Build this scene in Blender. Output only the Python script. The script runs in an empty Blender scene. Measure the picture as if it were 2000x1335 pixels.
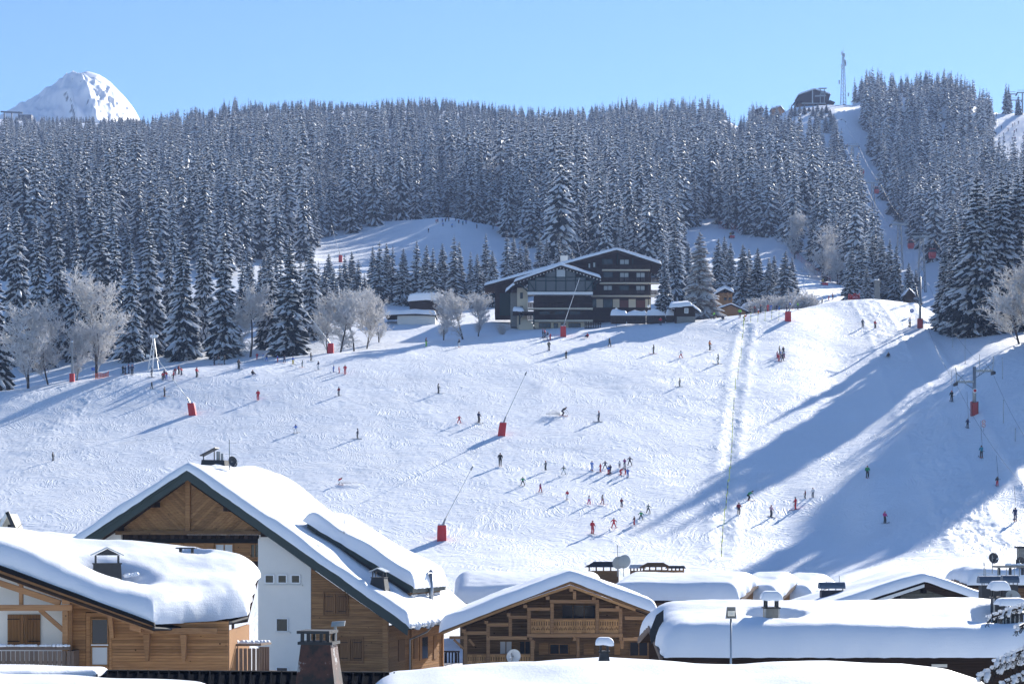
import bpy, bmesh, math, random
import numpy as np
from mathutils import Vector, Matrix, noise as mnoise
R = math.radians
random.seed(7); rng = np.random.default_rng(7)
scene = bpy.context.scene
C = scene.collection

# ------------------------------------------------------------------ camera
F = 3889.0; U0 = 1000.0; VH = 1045.0          # focal length in photo pixels, centre column, horizon row
cam = bpy.data.cameras.new('camera'); cam.sensor_width = 36.0; cam.lens = F/2000*36
cam.shift_y = (VH-667.5)/2000; cam.clip_start = 1; cam.clip_end = 20000
camo = bpy.data.objects.new('camera', cam); C.objects.link(camo)
camo.location = (0, 0, 0); camo.rotation_euler = (R(90), 0, 0); scene.camera = camo

# ------------------------------------------------------------------ sky, sun, exposure
SUN_AZ, SUN_EL = R(29), R(24.2)
world = bpy.data.worlds.new('World'); scene.world = world; world.use_nodes = True
wn = world.node_tree.nodes; wl = world.node_tree.links; wn.clear()
sky = wn.new('ShaderNodeTexSky'); sky.sky_type = 'NISHITA'; sky.sun_disc = False
sky.sun_elevation = SUN_EL; sky.sun_rotation = SUN_AZ
sky.altitude = 1300; sky.air_density = 1.0; sky.dust_density = 0.12; sky.ozone_density = 5.6
bg = wn.new('ShaderNodeBackground'); bg.inputs['Strength'].default_value = 0.074
out = wn.new('ShaderNodeOutputWorld'); wl.new(sky.outputs[0], bg.inputs[0]); wl.new(bg.outputs[0], out.inputs[0])
sun = bpy.data.lights.new('sun', 'SUN'); sun.energy = 5.0; sun.angle = R(0.53); sun.color = (1.0, 0.95, 0.87)
suno = bpy.data.objects.new('sun', sun); C.objects.link(suno)
S = Vector((math.sin(SUN_AZ)*math.cos(SUN_EL), math.cos(SUN_AZ)*math.cos(SUN_EL), math.sin(SUN_EL)))
suno.rotation_euler = (-S).to_track_quat('-Z', 'Y').to_euler(); suno.location = S*400
vs = scene.view_settings; vs.view_transform = 'Standard'; vs.look = 'None'; vs.gamma = 1.0; vs.exposure = 1.16
vs.use_curve_mapping = False
scene.render.engine = 'CYCLES'
cy = scene.cycles; cy.max_bounces = 6; cy.diffuse_bounces = 3; cy.glossy_bounces = 3; cy.transmission_bounces = 4
cy.volume_bounces = 0; cy.use_denoising = True; cy.use_adaptive_sampling = True; cy.adaptive_threshold = 0.02
cy.caustics_reflective = False; cy.caustics_refractive = False

# ------------------------------------------------------------------ materials
MATS = {}
def nmat(name):
    m = bpy.data.materials.new(name); m.use_nodes = True; MATS[name] = m
    nt = m.node_tree; b = nt.nodes['Principled BSDF']
    return m, nt, b
def flat(name, col, rough=0.6, metal=0.0, var=0.12, scale=6.0, spec=0.4, bump=0.0, emis=None):
    """plain colour with a little procedural wear"""
    m, nt, b = nmat(name)
    tc = nt.nodes.new('ShaderNodeTexCoord'); nz = nt.nodes.new('ShaderNodeTexNoise')
    nz.inputs['Scale'].default_value = scale; nz.inputs['Detail'].default_value = 4
    nt.links.new(tc.outputs['Object'], nz.inputs['Vector'])
    mx = nt.nodes.new('ShaderNodeMix'); mx.data_type = 'RGBA'
    mx.inputs['A'].default_value = tuple(c*(1-var) for c in col)+(1,)
    mx.inputs['B'].default_value = tuple(min(1, c*(1+var)) for c in col)+(1,)
    nt.links.new(nz.outputs['Fac'], mx.inputs['Factor']); nt.links.new(mx.outputs['Result'], b.inputs['Base Color'])
    b.inputs['Roughness'].default_value = rough; b.inputs['Metallic'].default_value = metal
    b.inputs['Specular IOR Level'].default_value = spec
    if bump:
        bp = nt.nodes.new('ShaderNodeBump'); bp.inputs['Strength'].default_value = bump; bp.inputs['Distance'].default_value = 0.05
        nt.links.new(nz.outputs['Fac'], bp.inputs['Height']); nt.links.new(bp.outputs['Normal'], b.inputs['Normal'])
    return m
def wood(name, c0, c1, rough=0.75, axis='X', scale=3.0, knots=True, spec=0.15):
    """grain stretched along an axis, with knots"""
    m, nt, b = nmat(name)
    tc = nt.nodes.new('ShaderNodeTexCoord'); mp = nt.nodes.new('ShaderNodeMapping')
    st = {'X': (0.25, 6, 6), 'Z': (6, 6, 0.25), 'D': (3, 3, 3)}[axis]
    mp.inputs['Scale'].default_value = st
    oi = nt.nodes.new('ShaderNodeObjectInfo'); ad = nt.nodes.new('ShaderNodeVectorMath'); ad.operation = 'ADD'
    ml = nt.nodes.new('ShaderNodeMath'); ml.operation = 'MULTIPLY'; ml.inputs[1].default_value = 37.0
    nt.links.new(oi.outputs['Random'], ml.inputs[0]); nt.links.new(tc.outputs['Object'], ad.inputs[0]); nt.links.new(ml.outputs[0], ad.inputs[1])
    nt.links.new(ad.outputs[0], mp.inputs['Vector'])
    nz = nt.nodes.new('ShaderNodeTexNoise'); nz.inputs['Scale'].default_value = scale; nz.inputs['Detail'].default_value = 6; nz.inputs['Roughness'].default_value = 0.65
    nt.links.new(mp.outputs[0], nz.inputs['Vector'])
    rp = nt.nodes.new('ShaderNodeValToRGB'); rp.color_ramp.elements[0].position = 0.3; rp.color_ramp.elements[1].position = 0.72
    rp.color_ramp.elements[0].color = c0+(1,); rp.color_ramp.elements[1].color = c1+(1,)
    nt.links.new(nz.outputs['Fac'], rp.inputs['Fac'])
    hs = nt.nodes.new('ShaderNodeHueSaturation')
    mr = nt.nodes.new('ShaderNodeMapRange'); mr.inputs['To Min'].default_value = 0.78; mr.inputs['To Max'].default_value = 1.2
    nt.links.new(oi.outputs['Random'], mr.inputs['Value']); nt.links.new(mr.outputs[0], hs.inputs['Value'])
    nt.links.new(rp.outputs['Color'], hs.inputs['Color']); src = hs.outputs[0]
    if knots:
        vo = nt.nodes.new('ShaderNodeTexVoronoi'); vo.inputs['Scale'].default_value = 1.6
        nt.links.new(ad.outputs[0], vo.inputs['Vector'])
        lt = nt.nodes.new('ShaderNodeMath'); lt.operation = 'LESS_THAN'; lt.inputs[1].default_value = 0.075
        nt.links.new(vo.outputs['Distance'], lt.inputs[0])
        mk = nt.nodes.new('ShaderNodeMix'); mk.data_type = 'RGBA'; mk.inputs['B'].default_value = tuple(c*0.35 for c in c0)+(1,)
        nt.links.new(lt.outputs[0], mk.inputs['Factor']); nt.links.new(src, mk.inputs['A']); src = mk.outputs['Result']
    nt.links.new(src, b.inputs['Base Color']); b.inputs['Roughness'].default_value = rough; b.inputs['Specular IOR Level'].default_value = spec
    bp = nt.nodes.new('ShaderNodeBump'); bp.inputs['Strength'].default_value = 0.25; bp.inputs['Distance'].default_value = 0.02
    nt.links.new(nz.outputs['Fac'], bp.inputs['Height']); nt.links.new(bp.outputs['Normal'], b.inputs['Normal'])
    return m
def snow_mat(name, col, layers, rough=0.55, strata=False, rots=None):
    """snow: white base, relief from several noise layers (scale, strength metres, stretch)"""
    m, nt, b = nmat(name)
    b.inputs['Base Color'].default_value = col+(1,); b.inputs['Roughness'].default_value = rough
    b.inputs['Specular IOR Level'].default_value = 0.25
    tc = nt.nodes.new('ShaderNodeTexCoord'); prev = None
    for k_, (sc, dist, st) in enumerate(layers):
        mp = nt.nodes.new('ShaderNodeMapping'); mp.inputs['Scale'].default_value = st
        if rots:
            rt_ = nt.nodes.new('ShaderNodeMapping'); rt_.inputs['Rotation'].default_value = (0, 0, rots[k_])
        if rots: nt.links.new(tc.outputs['Object'], rt_.inputs['Vector']); nt.links.new(rt_.outputs[0], mp.inputs['Vector'])
        else: nt.links.new(tc.outputs['Object'], mp.inputs['Vector'])
        nz = nt.nodes.new('ShaderNodeTexNoise'); nz.inputs['Scale'].default_value = sc; nz.inputs['Detail'].default_value = 3
        nt.links.new(mp.outputs[0], nz.inputs['Vector'])
        bp = nt.nodes.new('ShaderNodeBump'); bp.inputs['Strength'].default_value = 1.0; bp.inputs['Distance'].default_value = dist
        nt.links.new(nz.outputs['Fac'], bp.inputs['Height'])
        if prev: nt.links.new(prev.outputs[0], bp.inputs['Normal'])
        prev = bp
    if strata:
        # melted dirt-grey layer lines in the cut edge of a snow pack
        mp = nt.nodes.new('ShaderNodeMapping'); mp.inputs['Scale'].default_value = (0.25, 0.25, 5.0)
        nt.links.new(tc.outputs['Object'], mp.inputs['Vector'])
        nz = nt.nodes.new('ShaderNodeTexNoise'); nz.inputs['Scale'].default_value = 2.2; nz.inputs['Detail'].default_value = 5
        nt.links.new(mp.outputs[0], nz.inputs['Vector'])
        bp = nt.nodes.new('ShaderNodeBump'); bp.inputs['Distance'].default_value = 0.03; bp.inputs['Strength'].default_value = 0.3
        nt.links.new(nz.outputs['Fac'], bp.inputs['Height'])
        if prev: nt.links.new(prev.outputs[0], bp.inputs['Normal'])
        prev = bp
    if prev: nt.links.new(prev.outputs[0], b.inputs['Normal'])
    return m
SNOW = (0.85, 0.872, 0.908)
# piste: warped scratches left by edges in several directions, over soft unevenness
m, nt, b = nmat('piste_snow'); b.inputs['Base Color'].default_value = SNOW+(1,); b.inputs['Roughness'].default_value = 0.55; b.inputs['Specular IOR Level'].default_value = 0.25
tc = nt.nodes.new('ShaderNodeTexCoord'); wz = nt.nodes.new('ShaderNodeTexNoise'); wz.inputs['Scale'].default_value = 0.07; wz.inputs['Detail'].default_value = 2
nt.links.new(tc.outputs['Object'], wz.inputs['Vector'])
w1 = nt.nodes.new('ShaderNodeVectorMath'); w1.operation = 'MULTIPLY_ADD'; w1.inputs[1].default_value = (22, 22, 0); nt.links.new(wz.outputs['Color'], w1.inputs[0]); nt.links.new(tc.outputs['Object'], w1.inputs[2])
prev = None
for rot, sx_, sy_, dist, pw in ((0.5, 3.6, 0.15, 0.028, 1), (-0.7, 3.2, 0.16, 0.028, 1), (1.45, 4.2, 0.16, 0.028, 1), (0.0, 0.9, 0.5, 0.03, 0), (0.3, 6.0, 2.0, 0.009, 0)):
    r1_ = nt.nodes.new('ShaderNodeMapping'); r1_.inputs['Rotation'].default_value = (0, 0, rot); r2_ = nt.nodes.new('ShaderNodeMapping'); r2_.inputs['Scale'].default_value = (sx_, sy_, 1)
    nt.links.new(w1.outputs[0], r1_.inputs['Vector']); nt.links.new(r1_.outputs[0], r2_.inputs['Vector'])
    nz = nt.nodes.new('ShaderNodeTexNoise'); nz.inputs['Scale'].default_value = 1.0; nz.inputs['Detail'].default_value = 3; nt.links.new(r2_.outputs[0], nz.inputs['Vector']); h_ = nz.outputs['Fac']
    if pw:      # only the stronger streaks bite
        rp = nt.nodes.new('ShaderNodeMapRange'); rp.interpolation_type = 'SMOOTHSTEP'; rp.inputs['From Min'].default_value = 0.46; rp.inputs['From Max'].default_value = 0.66; nt.links.new(h_, rp.inputs['Value']); h_ = rp.outputs[0]
    bp = nt.nodes.new('ShaderNodeBump'); bp.inputs['Strength'].default_value = 1.0; bp.inputs['Distance'].default_value = dist; nt.links.new(h_, bp.inputs['Height'])
    if prev: nt.links.new(prev.outputs[0], bp.inputs['Normal'])
    prev = bp
nt.links.new(prev.outputs[0], b.inputs['Normal'])
snow_mat('roof_snow', (0.86, 0.882, 0.92), [(1.2, 0.03, (1, 1, 1)), (14, 0.012, (1, 1, 1))], strata=True)
def translucent(name, col, f):
    # snow and rime on twigs let part of the sun through
    m = MATS[name]; nt = m.node_tree; b = nt.nodes['Principled BSDF']; o = nt.nodes['Material Output']
    t = nt.nodes.new('ShaderNodeBsdfTranslucent'); t.inputs['Color'].default_value = col+(1,)
    mx = nt.nodes.new('ShaderNodeMixShader'); mx.inputs['Fac'].default_value = f
    nt.links.new(b.outputs[0], mx.inputs[1]); nt.links.new(t.outputs[0], mx.inputs[2]); nt.links.new(mx.outputs[0], o.inputs['Surface'])
snow_mat('bough_snow', (0.86, 0.885, 0.93), []); translucent('bough_snow', (0.86, 0.87, 0.89), 0.35)
flat('frost', (0.74, 0.735, 0.735), 0.8, var=0.18, scale=1.5); translucent('frost', (0.77, 0.755, 0.74), 0.38)
flat('needles', (0.016, 0.027, 0.032), 0.85, var=0.4, scale=0.8, spec=0.0)
flat('bark', (0.06, 0.048, 0.042), 0.9, spec=0.0, var=0.35, scale=2)
flat('twig', (0.19, 0.17, 0.16), 0.9, var=0.3, scale=2)
wood('pine_wood', (0.22, 0.105, 0.042), (0.42, 0.225, 0.098), scale=4)
wood('larch_wood', (0.17, 0.08, 0.03), (0.40, 0.22, 0.095))
wood('old_wood', (0.085, 0.046, 0.022), (0.25, 0.145, 0.068))
wood('beam_wood', (0.25, 0.125, 0.055), (0.45, 0.245, 0.115))
wood('carved_wood', (0.34, 0.165, 0.06), (0.56, 0.30, 0.125))
wood('taupe_wood', (0.13, 0.095, 0.075), (0.21, 0.155, 0.12), axis='Z', knots=False)
wood('shutter_wood', (0.15, 0.074, 0.03), (0.27, 0.14, 0.06), axis='Z', knots=False)
wood('dark_wood', (0.020, 0.014, 0.011), (0.052, 0.034, 0.025), knots=False, spec=0.0)
wood('hotel_wood', (0.022, 0.013, 0.011), (0.044, 0.027, 0.022), knots=False, scale=1, spec=0.0)
flat('plaster', (0.72, 0.70, 0.65), 0.9, var=0.04, scale=1.5, bump=0.1)
flat('cream_plaster', (0.62, 0.55, 0.42), 0.9, var=0.05)
flat('green_paint', (0.030, 0.046, 0.042), 0.6, var=0.12)
flat('hotel_green', (0.018, 0.036, 0.037), 0.7, spec=0.1)
flat('dark_metal', (0.024, 0.027, 0.032), 0.6, metal=0.0, var=0.3)
flat('roof_metal', (0.014, 0.015, 0.018), 0.9, var=0.3, spec=0.0)
flat('black_edge', (0.012, 0.012, 0.013), 0.7, spec=0.05)
flat('grey_metal', (0.28, 0.29, 0.30), 0.4, metal=0.6, var=0.2)
flat('zinc', (0.42, 0.44, 0.46), 0.35, metal=0.8, var=0.2)
flat('pale_metal', (0.6, 0.62, 0.63), 0.45, metal=0.3)
flat('stone', (0.20, 0.20, 0.185), 0.9, var=0.4, scale=3, bump=0.4)
flat('block_stone', (0.105, 0.112, 0.10), 0.9, var=0.35, scale=4, bump=0.4)
flat('red_pad', (0.50, 0.022, 0.03), 0.6, var=0.15, scale=2)
flat('red_net', (0.55, 0.04, 0.05), 0.7)
flat('orange_net', (0.75, 0.16, 0.09), 0.7)
flat('yellow_paint', (0.72, 0.75, 0.06), 0.5)
flat('black_paint', (0.02, 0.02, 0.022), 0.5)
flat('white_paint', (0.78, 0.78, 0.77), 0.5, var=0.05)
flat('lance_white', (0.8, 0.79, 0.76), 0.5, var=0.1)
flat('dish_grey', (0.30, 0.33, 0.34), 0.5, var=0.1)
flat('dish_white', (0.62, 0.63, 0.62), 0.4, var=0.05)
flat('dish_dark', (0.035, 0.037, 0.042), 0.5)
flat('blue_metal', (0.10, 0.135, 0.18), 0.4, metal=0.4)
flat('redbrown_door', (0.12, 0.032, 0.025), 0.6)
flat('red_cabin', (0.35, 0.03, 0.035), 0.4)
flat('sign_white', (0.8, 0.8, 0.8), 0.5, var=0.03)
flat('sign_blue', (0.03, 0.12, 0.45), 0.5, var=0.05)
flat('cable', (0.06, 0.06, 0.065), 0.6)
flat('lamp_glass', (0.75, 0.72, 0.62), 0.2, var=0.05)
m, nt, b = nmat('glass'); b.inputs['Base Color'].default_value = (0.018, 0.022, 0.028, 1); b.inputs['Roughness'].default_value = 0.08; b.inputs['Specular IOR Level'].default_value = 0.45
m, nt, b = nmat('gable_glass'); b.inputs['Base Color'].default_value = (0.075, 0.07, 0.068, 1); b.inputs['Roughness'].default_value = 0.12; b.inputs['Specular IOR Level'].default_value = 0.5  # brown-grey base colour stands in for the reflection in these panes
m, nt, b = nmat('curtain'); b.inputs['Base Color'].default_value = (0.42, 0.44, 0.46, 1); b.inputs['Roughness'].default_value = 0.25; b.inputs['Specular IOR Level'].default_value = 0.8
m, nt, b = nmat('rusty_metal')   # flaking dark paint over rust and bare pale patches
tc = nt.nodes.new('ShaderNodeTexCoord'); nz = nt.nodes.new('ShaderNodeTexNoise'); nz.inputs['Scale'].default_value = 1.6; nz.inputs['Detail'].default_value = 8; nz.inputs['Roughness'].default_value = 0.7
nt.links.new(tc.outputs['Object'], nz.inputs['Vector'])
rp = nt.nodes.new('ShaderNodeValToRGB'); e = rp.color_ramp.elements
e[0].position = 0.42; e[0].color = (0.016, 0.013, 0.013, 1); e[1].position = 0.60; e[1].color = (0.30, 0.30, 0.30, 1)
x = e.new(0.50); x.color = (0.06, 0.024, 0.018, 1); x = e.new(0.575); x.color = (0.085, 0.03, 0.02, 1)
nt.links.new(nz.outputs['Fac'], rp.inputs['Fac']); nt.links.new(rp.outputs[0], b.inputs['Base Color']); b.inputs['Roughness'].default_value = 0.55; b.inputs['Metallic'].default_value = 0.3

# ------------------------------------------------------------------ object helpers
def P(u, v, D): return Vector(((u-U0)*D/F, D, (VH-v)*D/F))
def link(o, parent=None):
    C.objects.link(o)
    if parent is not None: o.parent = parent
    return o
def tag(o, label=None, cat=None, group=None, kind=None):
    if label: o['label'] = label
    if cat: o['category'] = cat
    if group: o['group'] = group
    if kind: o['kind'] = kind
    return o
def empty(name, loc=(0, 0, 0), rz=0.0, label=None, cat=None, group=None):
    o = bpy.data.objects.new(name, None); o.location = loc; o.rotation_euler = (0, 0, rz); o.empty_display_size = 0.5
    return tag(link(o), label, cat, group)
def mobj(name, mesh, parent=None, loc=None):
    o = bpy.data.objects.new(name, mesh)
    if loc is not None: o.location = loc
    return link(o, parent)
class MB:
    """collects faces, builds one mesh object"""
    def __init__(s): s.v = []; s.f = []; s.m = []
    def add(s, vs, fs, m=0):
        n = len(s.v); s.v += [tuple(p) for p in vs]
        s.f += [tuple(i+n for i in f) for f in fs]; s.m += [m]*len(fs); return s
    def box(s, x0, x1, y0, y1, z0, z1, m=0):
        if x0 > x1: x0, x1 = x1, x0
        if y0 > y1: y0, y1 = y1, y0
        if z0 > z1: z0, z1 = z1, z0
        return s.add([(x0,y0,z0),(x1,y0,z0),(x1,y1,z0),(x0,y1,z0),(x0,y0,z1),(x1,y0,z1),(x1,y1,z1),(x0,y1,z1)],
                     [(0,3,2,1),(4,5,6,7),(0,1,5,4),(1,2,6,5),(2,3,7,6),(3,0,4,7)], m)
    def bar(s, a, b, w, h, m=0, up=(0,0,1)):
        a = Vector(a); b = Vector(b); d = (b-a).normalized(); u = Vector(up)
        if abs(d.dot(u)) > 0.98: u = Vector((0,1,0))
        r = d.cross(u).normalized()*(w/2); t = r.cross(d).normalized()*(h/2)
        q = [a-r-t, a+r-t, a+r+t, a-r+t, b-r-t, b+r-t, b+r+t, b-r+t]
        return s.add(q, [(0,3,2,1),(4,5,6,7),(0,1,5,4),(1,2,6,5),(2,3,7,6),(3,0,4,7)], m)
    def tube(s, a, b, r0, r1=None, n=6, m=0):
        if r1 is None: r1 = r0
        a = Vector(a); b = Vector(b); d = (b-a).normalized(); u = Vector((0,0,1)) if abs(d.z) < 0.9 else Vector((1,0,0))
        r = d.cross(u).normalized(); t = d.cross(r)
        vs = [a+(r*math.cos(k*2*math.pi/n)+t*math.sin(k*2*math.pi/n))*r0 for k in range(n)]
        vs += [b+(r*math.cos(k*2*math.pi/n)+t*math.sin(k*2*math.pi/n))*r1 for k in range(n)]
        fs = [(k, n+k, n+(k+1)%n, (k+1)%n) for k in range(n)]+[tuple(range(n)), tuple(range(2*n-1, n-1, -1))]
        return s.add(vs, fs, m)
    def path(s, pts, r, n=5, m=0):
        for a, b in zip(pts[:-1], pts[1:]): s.tube(a, b, r, r, n, m)
        return s
    def prism(s, poly, y0, y1, m=0):
        """polygon of (x,z) points extruded along y"""
        n = len(poly); vs = [(x, y0, z) for x, z in poly]+[(x, y1, z) for x, z in poly]
        return s.add(vs, [tuple(range(n)), tuple(range(2*n-1, n-1, -1))]+[(k, n+k, n+(k+1)%n, (k+1)%n) for k in range(n)], m)
    def mesh(s, name, mats):
        me = bpy.data.meshes.new(name); me.from_pydata(s.v, [], s.f)
        for x in (mats if isinstance(mats, (list, tuple)) else [mats]): me.materials.append(MATS[x])
        if any(s.m): me.polygons.foreach_set('material_index', s.m)
        bm = bmesh.new(); bm.from_mesh(me); bmesh.ops.recalc_face_normals(bm, faces=bm.faces); bm.to_mesh(me); bm.free()
        return me
    def build(s, name, mats, parent=None, smooth=False, loc=None):
        me = s.mesh(name, mats)
        if smooth: me.polygons.foreach_set('use_smooth', [True]*len(me.polygons))
        return mobj(name, me, parent, loc)
def copy_tree(o, parent=None):
    c = o.copy(); link(c); c.parent = parent
    if parent is not None: c.matrix_parent_inverse = o.matrix_parent_inverse
    for ch in o.children: copy_tree(ch, c)
    return c
# ------------------------------------------------------------------ terrain
# profiles: at image column u, the ground passes row v at depth D (z=... where the ground itself is hidden)
def z_(z): return ('z', z)
NEAR = [(-250, z_(-14)), (20, z_(-14)), (100, z_(-12.5)), (150, z_(-9.8)), (200, z_(-7.2))]
NEARR = [(-250, z_(-14)), (20, z_(-14)), (100, z_(-12)), (150, z_(-9)), (195, z_(-5))]
MAIN = [(240, 1077), (270, 966), (300, 870), (330, 786), (360, 715)]
LEFT = [(240, 1088), (270, 985), (300, 900), (325, 832)]
PROF = {
 -1500: NEAR+LEFT+[(345, 800), (420, z_(30)), (520, z_(55)), (740, z_(110)), (1000, z_(180)), (1700, z_(330)), (2600, z_(300))],
 0: NEAR+LEFT+[(345, 764), (365, z_(26)), (420, z_(35)), (520, z_(60)), (600, z_(84)), (740, z_(118)), (1000, z_(182)), (1700, z_(334)), (2000, z_(322)), (2600, z_(300))],
 250: NEAR+[(240, 1084), (270, 978), (300, 888), (330, 805), (355, 727), (375, z_(30)), (420, z_(38)), (520, z_(61)), (600, z_(84)), (740, z_(118)), (1000, z_(184)), (1500, z_(296)), (1800, z_(296)), (2600, z_(280))],
 460: NEAR+[(240, 1080), (270, 970), (300, 878), (330, 795), (366, 709), (385, z_(33)), (420, z_(40)), (520, z_(62)), (600, z_(84)), (740, z_(118)), (1000, z_(190)), (1250, z_(259)), (1500, z_(262)), (2600, z_(240))],
 640: NEAR+MAIN+[(378, 690), (395, z_(36)), (420, z_(42)), (520, z_(62)), (600, z_(80)), (650, 503), (740, z_(116)), (1000, z_(192)), (1250, z_(260)), (1500, z_(255)), (2600, z_(240))],
 880: NEAR+MAIN+[(388, 672), (420, 656), (440, 632), (520, z_(60)), (600, 548), (680, 492), (745, 428), (765, z_(118)), (820, z_(130)), (1000, z_(192)), (1250, z_(260)), (1500, z_(255)), (2600, z_(240))],
 1040: NEAR+MAIN+[(390, 666), (402, 651), (425, 645), (470, z_(52)), (520, z_(62)), (600, z_(80)), (700, z_(104)), (750, z_(114)), (820, z_(132)), (1000, z_(190)), (1250, z_(252)), (1500, z_(250)), (2600, z_(240))],
 1200: NEAR+MAIN+[(390, 666), (404, 645), (430, z_(45.5)), (470, z_(52)), (520, z_(62)), (600, z_(80)), (700, z_(106)), (800, z_(132)), (1000, z_(190)), (1250, z_(254)), (1500, z_(250)), (2600, z_(240))],
 1400: NEAR+MAIN+[(390, 660), (412, 622), (440, z_(47)), (520, 577), (600, 530), (700, 452), (725, 446), (800, z_(133)), (1000, z_(188)), (1250, z_(258)), (1500, z_(250)), (2600, z_(240))],
 1450: NEAR+MAIN+[(390, 658), (416, 614), (440, z_(48)), (520, 573), (600, 528), (700, 465), (800, z_(130)), (1000, z_(184)), (1200, z_(241)), (1500, z_(240)), (2600, z_(240))],
 1540: NEAR+MAIN+[(390, 655), (424, 602), (445, z_(49)), (520, 566), (600, 528), (700, z_(106)), (900, z_(160)), (1100, 222), (1300, z_(225)), (2600, z_(210))],
 1640: NEARR+[(238, 1065), (268, 955), (300, 862), (330, 790), (360, 725), (400, 648), (425, 603), (436, 587), (455, z_(50)), (520, 572), (600, z_(76)), (700, z_(103)), (900, 395), (1100, 213), (1250, z_(225)), (2600, z_(210))],
 1700: NEARR+[(235, 1050), (264, 940), (300, 848), (330, 778), (360, 716), (400, 644), (425, 600), (440, 583), (455, z_(51)), (520, z_(62)), (600, z_(75)), (700, z_(100)), (900, z_(152)), (1000, z_(190)), (1150, 188), (1300, z_(245)), (2600, z_(220))],
 1780: NEARR+[(228, 1052), (250, 972), (270, 906), (300, 825), (330, 757), (360, 703), (400, 640), (425, 603), (440, 592), (460, z_(50.5)), (520, z_(60)), (600, z_(75)), (700, z_(98)), (900, z_(150)), (1000, z_(190)), (1150, 188), (1300, z_(245)), (2600, z_(220))],
 1850: NEARR+[(226, 1042), (248, 958), (268, 888), (300, 802), (330, 742), (360, 697), (390, 656), (410, 633), (430, 620), (460, z_(50)), (520, z_(62)), (600, z_(78)), (700, z_(102)), (900, z_(158)), (1150, 192), (1300, z_(245)), (2600, z_(220))],
 1950: NEARR+[(224, 1040), (245, 955), (264, 885), (285, 812), (300, 765), (330, 705), (360, 668), (385, 649), (400, 640), (440, z_(47)), (520, z_(62)), (600, z_(80)), (700, z_(105)), (900, z_(160)), (980, 292), (1080, 228), (1200, z_(228)), (2600, z_(210))],
 2050: NEARR+[(222, 1035), (245, 940), (264, 862), (285, 782), (300, 738), (330, 692), (360, 660), (385, 645), (400, 640), (440, z_(47)), (520, z_(62)), (700, z_(105)), (900, z_(160)), (980, 285), (1080, 222), (1200, z_(230)), (2600, z_(210))],
 3500: NEARR+[(222, 1035), (245, 940), (264, 862), (300, 738), (360, 660), (400, 640), (520, z_(62)), (700, z_(105)), (900, z_(160)), (1080, 222), (2600, z_(210))],
}
def pchip(x, y, xs):
    h = np.diff(x); d = np.diff(y)/h; m = np.zeros(len(x))
    for k in range(1, len(x)-1):
        if d[k-1]*d[k] > 0:
            w1 = 2*h[k]+h[k-1]; w2 = h[k]+2*h[k-1]; m[k] = (w1+w2)/(w1/d[k-1]+w2/d[k])
    m[0] = d[0]; m[-1] = d[-1]
    i = np.clip(np.searchsorted(x, xs)-1, 0, len(x)-2); t = np.clip((xs-x[i])/h[i], 0, 1); hh = h[i]
    return ((1+2*t)*(1-t)**2*y[i]+t*(1-t)**2*hh*m[i]+t*t*(3-2*t)*y[i+1]+t*t*(t-1)*hh*m[i+1])
DG = np.arange(-250, 2601, 2.0)
us = sorted(PROF); tab = []
for u in us:
    pts = PROF[u]; x = np.array([p[0] for p in pts], float)
    y = np.array([p[1][1] if isinstance(p[1], tuple) else (VH-p[1])*p[0]/F for p in pts], float)
    tab.append(pchip(x, y, DG))
tab = np.array(tab); UG = np.arange(-1500, 3501, 10.0)
ZT = np.array([np.interp(UG, us, tab[:, k]) for k in range(len(DG))]).T
ker = np.hanning(9); ker /= ker.sum()
ZT = np.apply_along_axis(lambda c: np.convolve(np.pad(c, 4, mode='edge'), ker, 'valid'), 0, ZT)
ker = np.hanning(7); ker /= ker.sum()
ZT = np.apply_along_axis(lambda c: np.convolve(np.pad(c, 3, mode='edge'), ker, 'valid'), 1, ZT)
def zground(x, y):
    x = np.asarray(x, float); y = np.asarray(y, float)
    u = U0+F*x/np.maximum(y, 150.0)
    a = np.clip((u-UG[0])/10.0, 0, len(UG)-1.001); b_ = np.clip((y-DG[0])/2.0, 0, len(DG)-1.001)
    i = a.astype(int); j = b_.astype(int); fa = a-i; fb = b_-j
    return (ZT[i, j]*(1-fa)+ZT[i+1, j]*fa)*(1-fb)+(ZT[i, j+1]*(1-fa)+ZT[i+1, j+1]*fa)*fb
def at(u, D):
    """ground point under image column u at depth D"""
    x = (u-U0)*D/F; return Vector((x, D, float(zground(x, D))))
def hit(u, v, D0=215, D1=1300):
    """first ground point seen at pixel (u,v)"""
    D = np.arange(D0, D1, 0.5); z = zground((u-U0)*D/F, D); vv = VH-F*z/D
    k = np.nonzero(vv <= v)[0]
    return at(u, float(D[k[0]]) if len(k) else D1)

# value noise on numpy grids
def vnoise(x, y, seed=0):
    r = np.random.default_rng(seed); T = r.random((256, 256))
    xi = np.floor(x).astype(int); yi = np.floor(y).astype(int); fx = x-xi; fy = y-yi
    fx = fx*fx*(3-2*fx); fy = fy*fy*(3-2*fy); g = lambda a, b_: T[a & 255, b_ & 255]
    return (g(xi, yi)*(1-fx)+g(xi+1, yi)*fx)*(1-fy)+(g(xi, yi+1)*(1-fx)+g(xi+1, yi+1)*fx)*fy-0.5
def polydist(X, Y, pts):
    best = np.full(X.shape, 1e9)
    for (ax, ay), (bx, by) in zip(pts[:-1], pts[1:]):
        dx, dy = bx-ax, by-ay; t = np.clip(((X-ax)*dx+(Y-ay)*dy)/(dx*dx+dy*dy), 0, 1)
        best = np.minimum(best, np.hypot(X-ax-t*dx, Y-ay-t*dy))
    return best
def pxline(pts): return [tuple(hit(u, v)[:2]) for u, v in pts]

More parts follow.
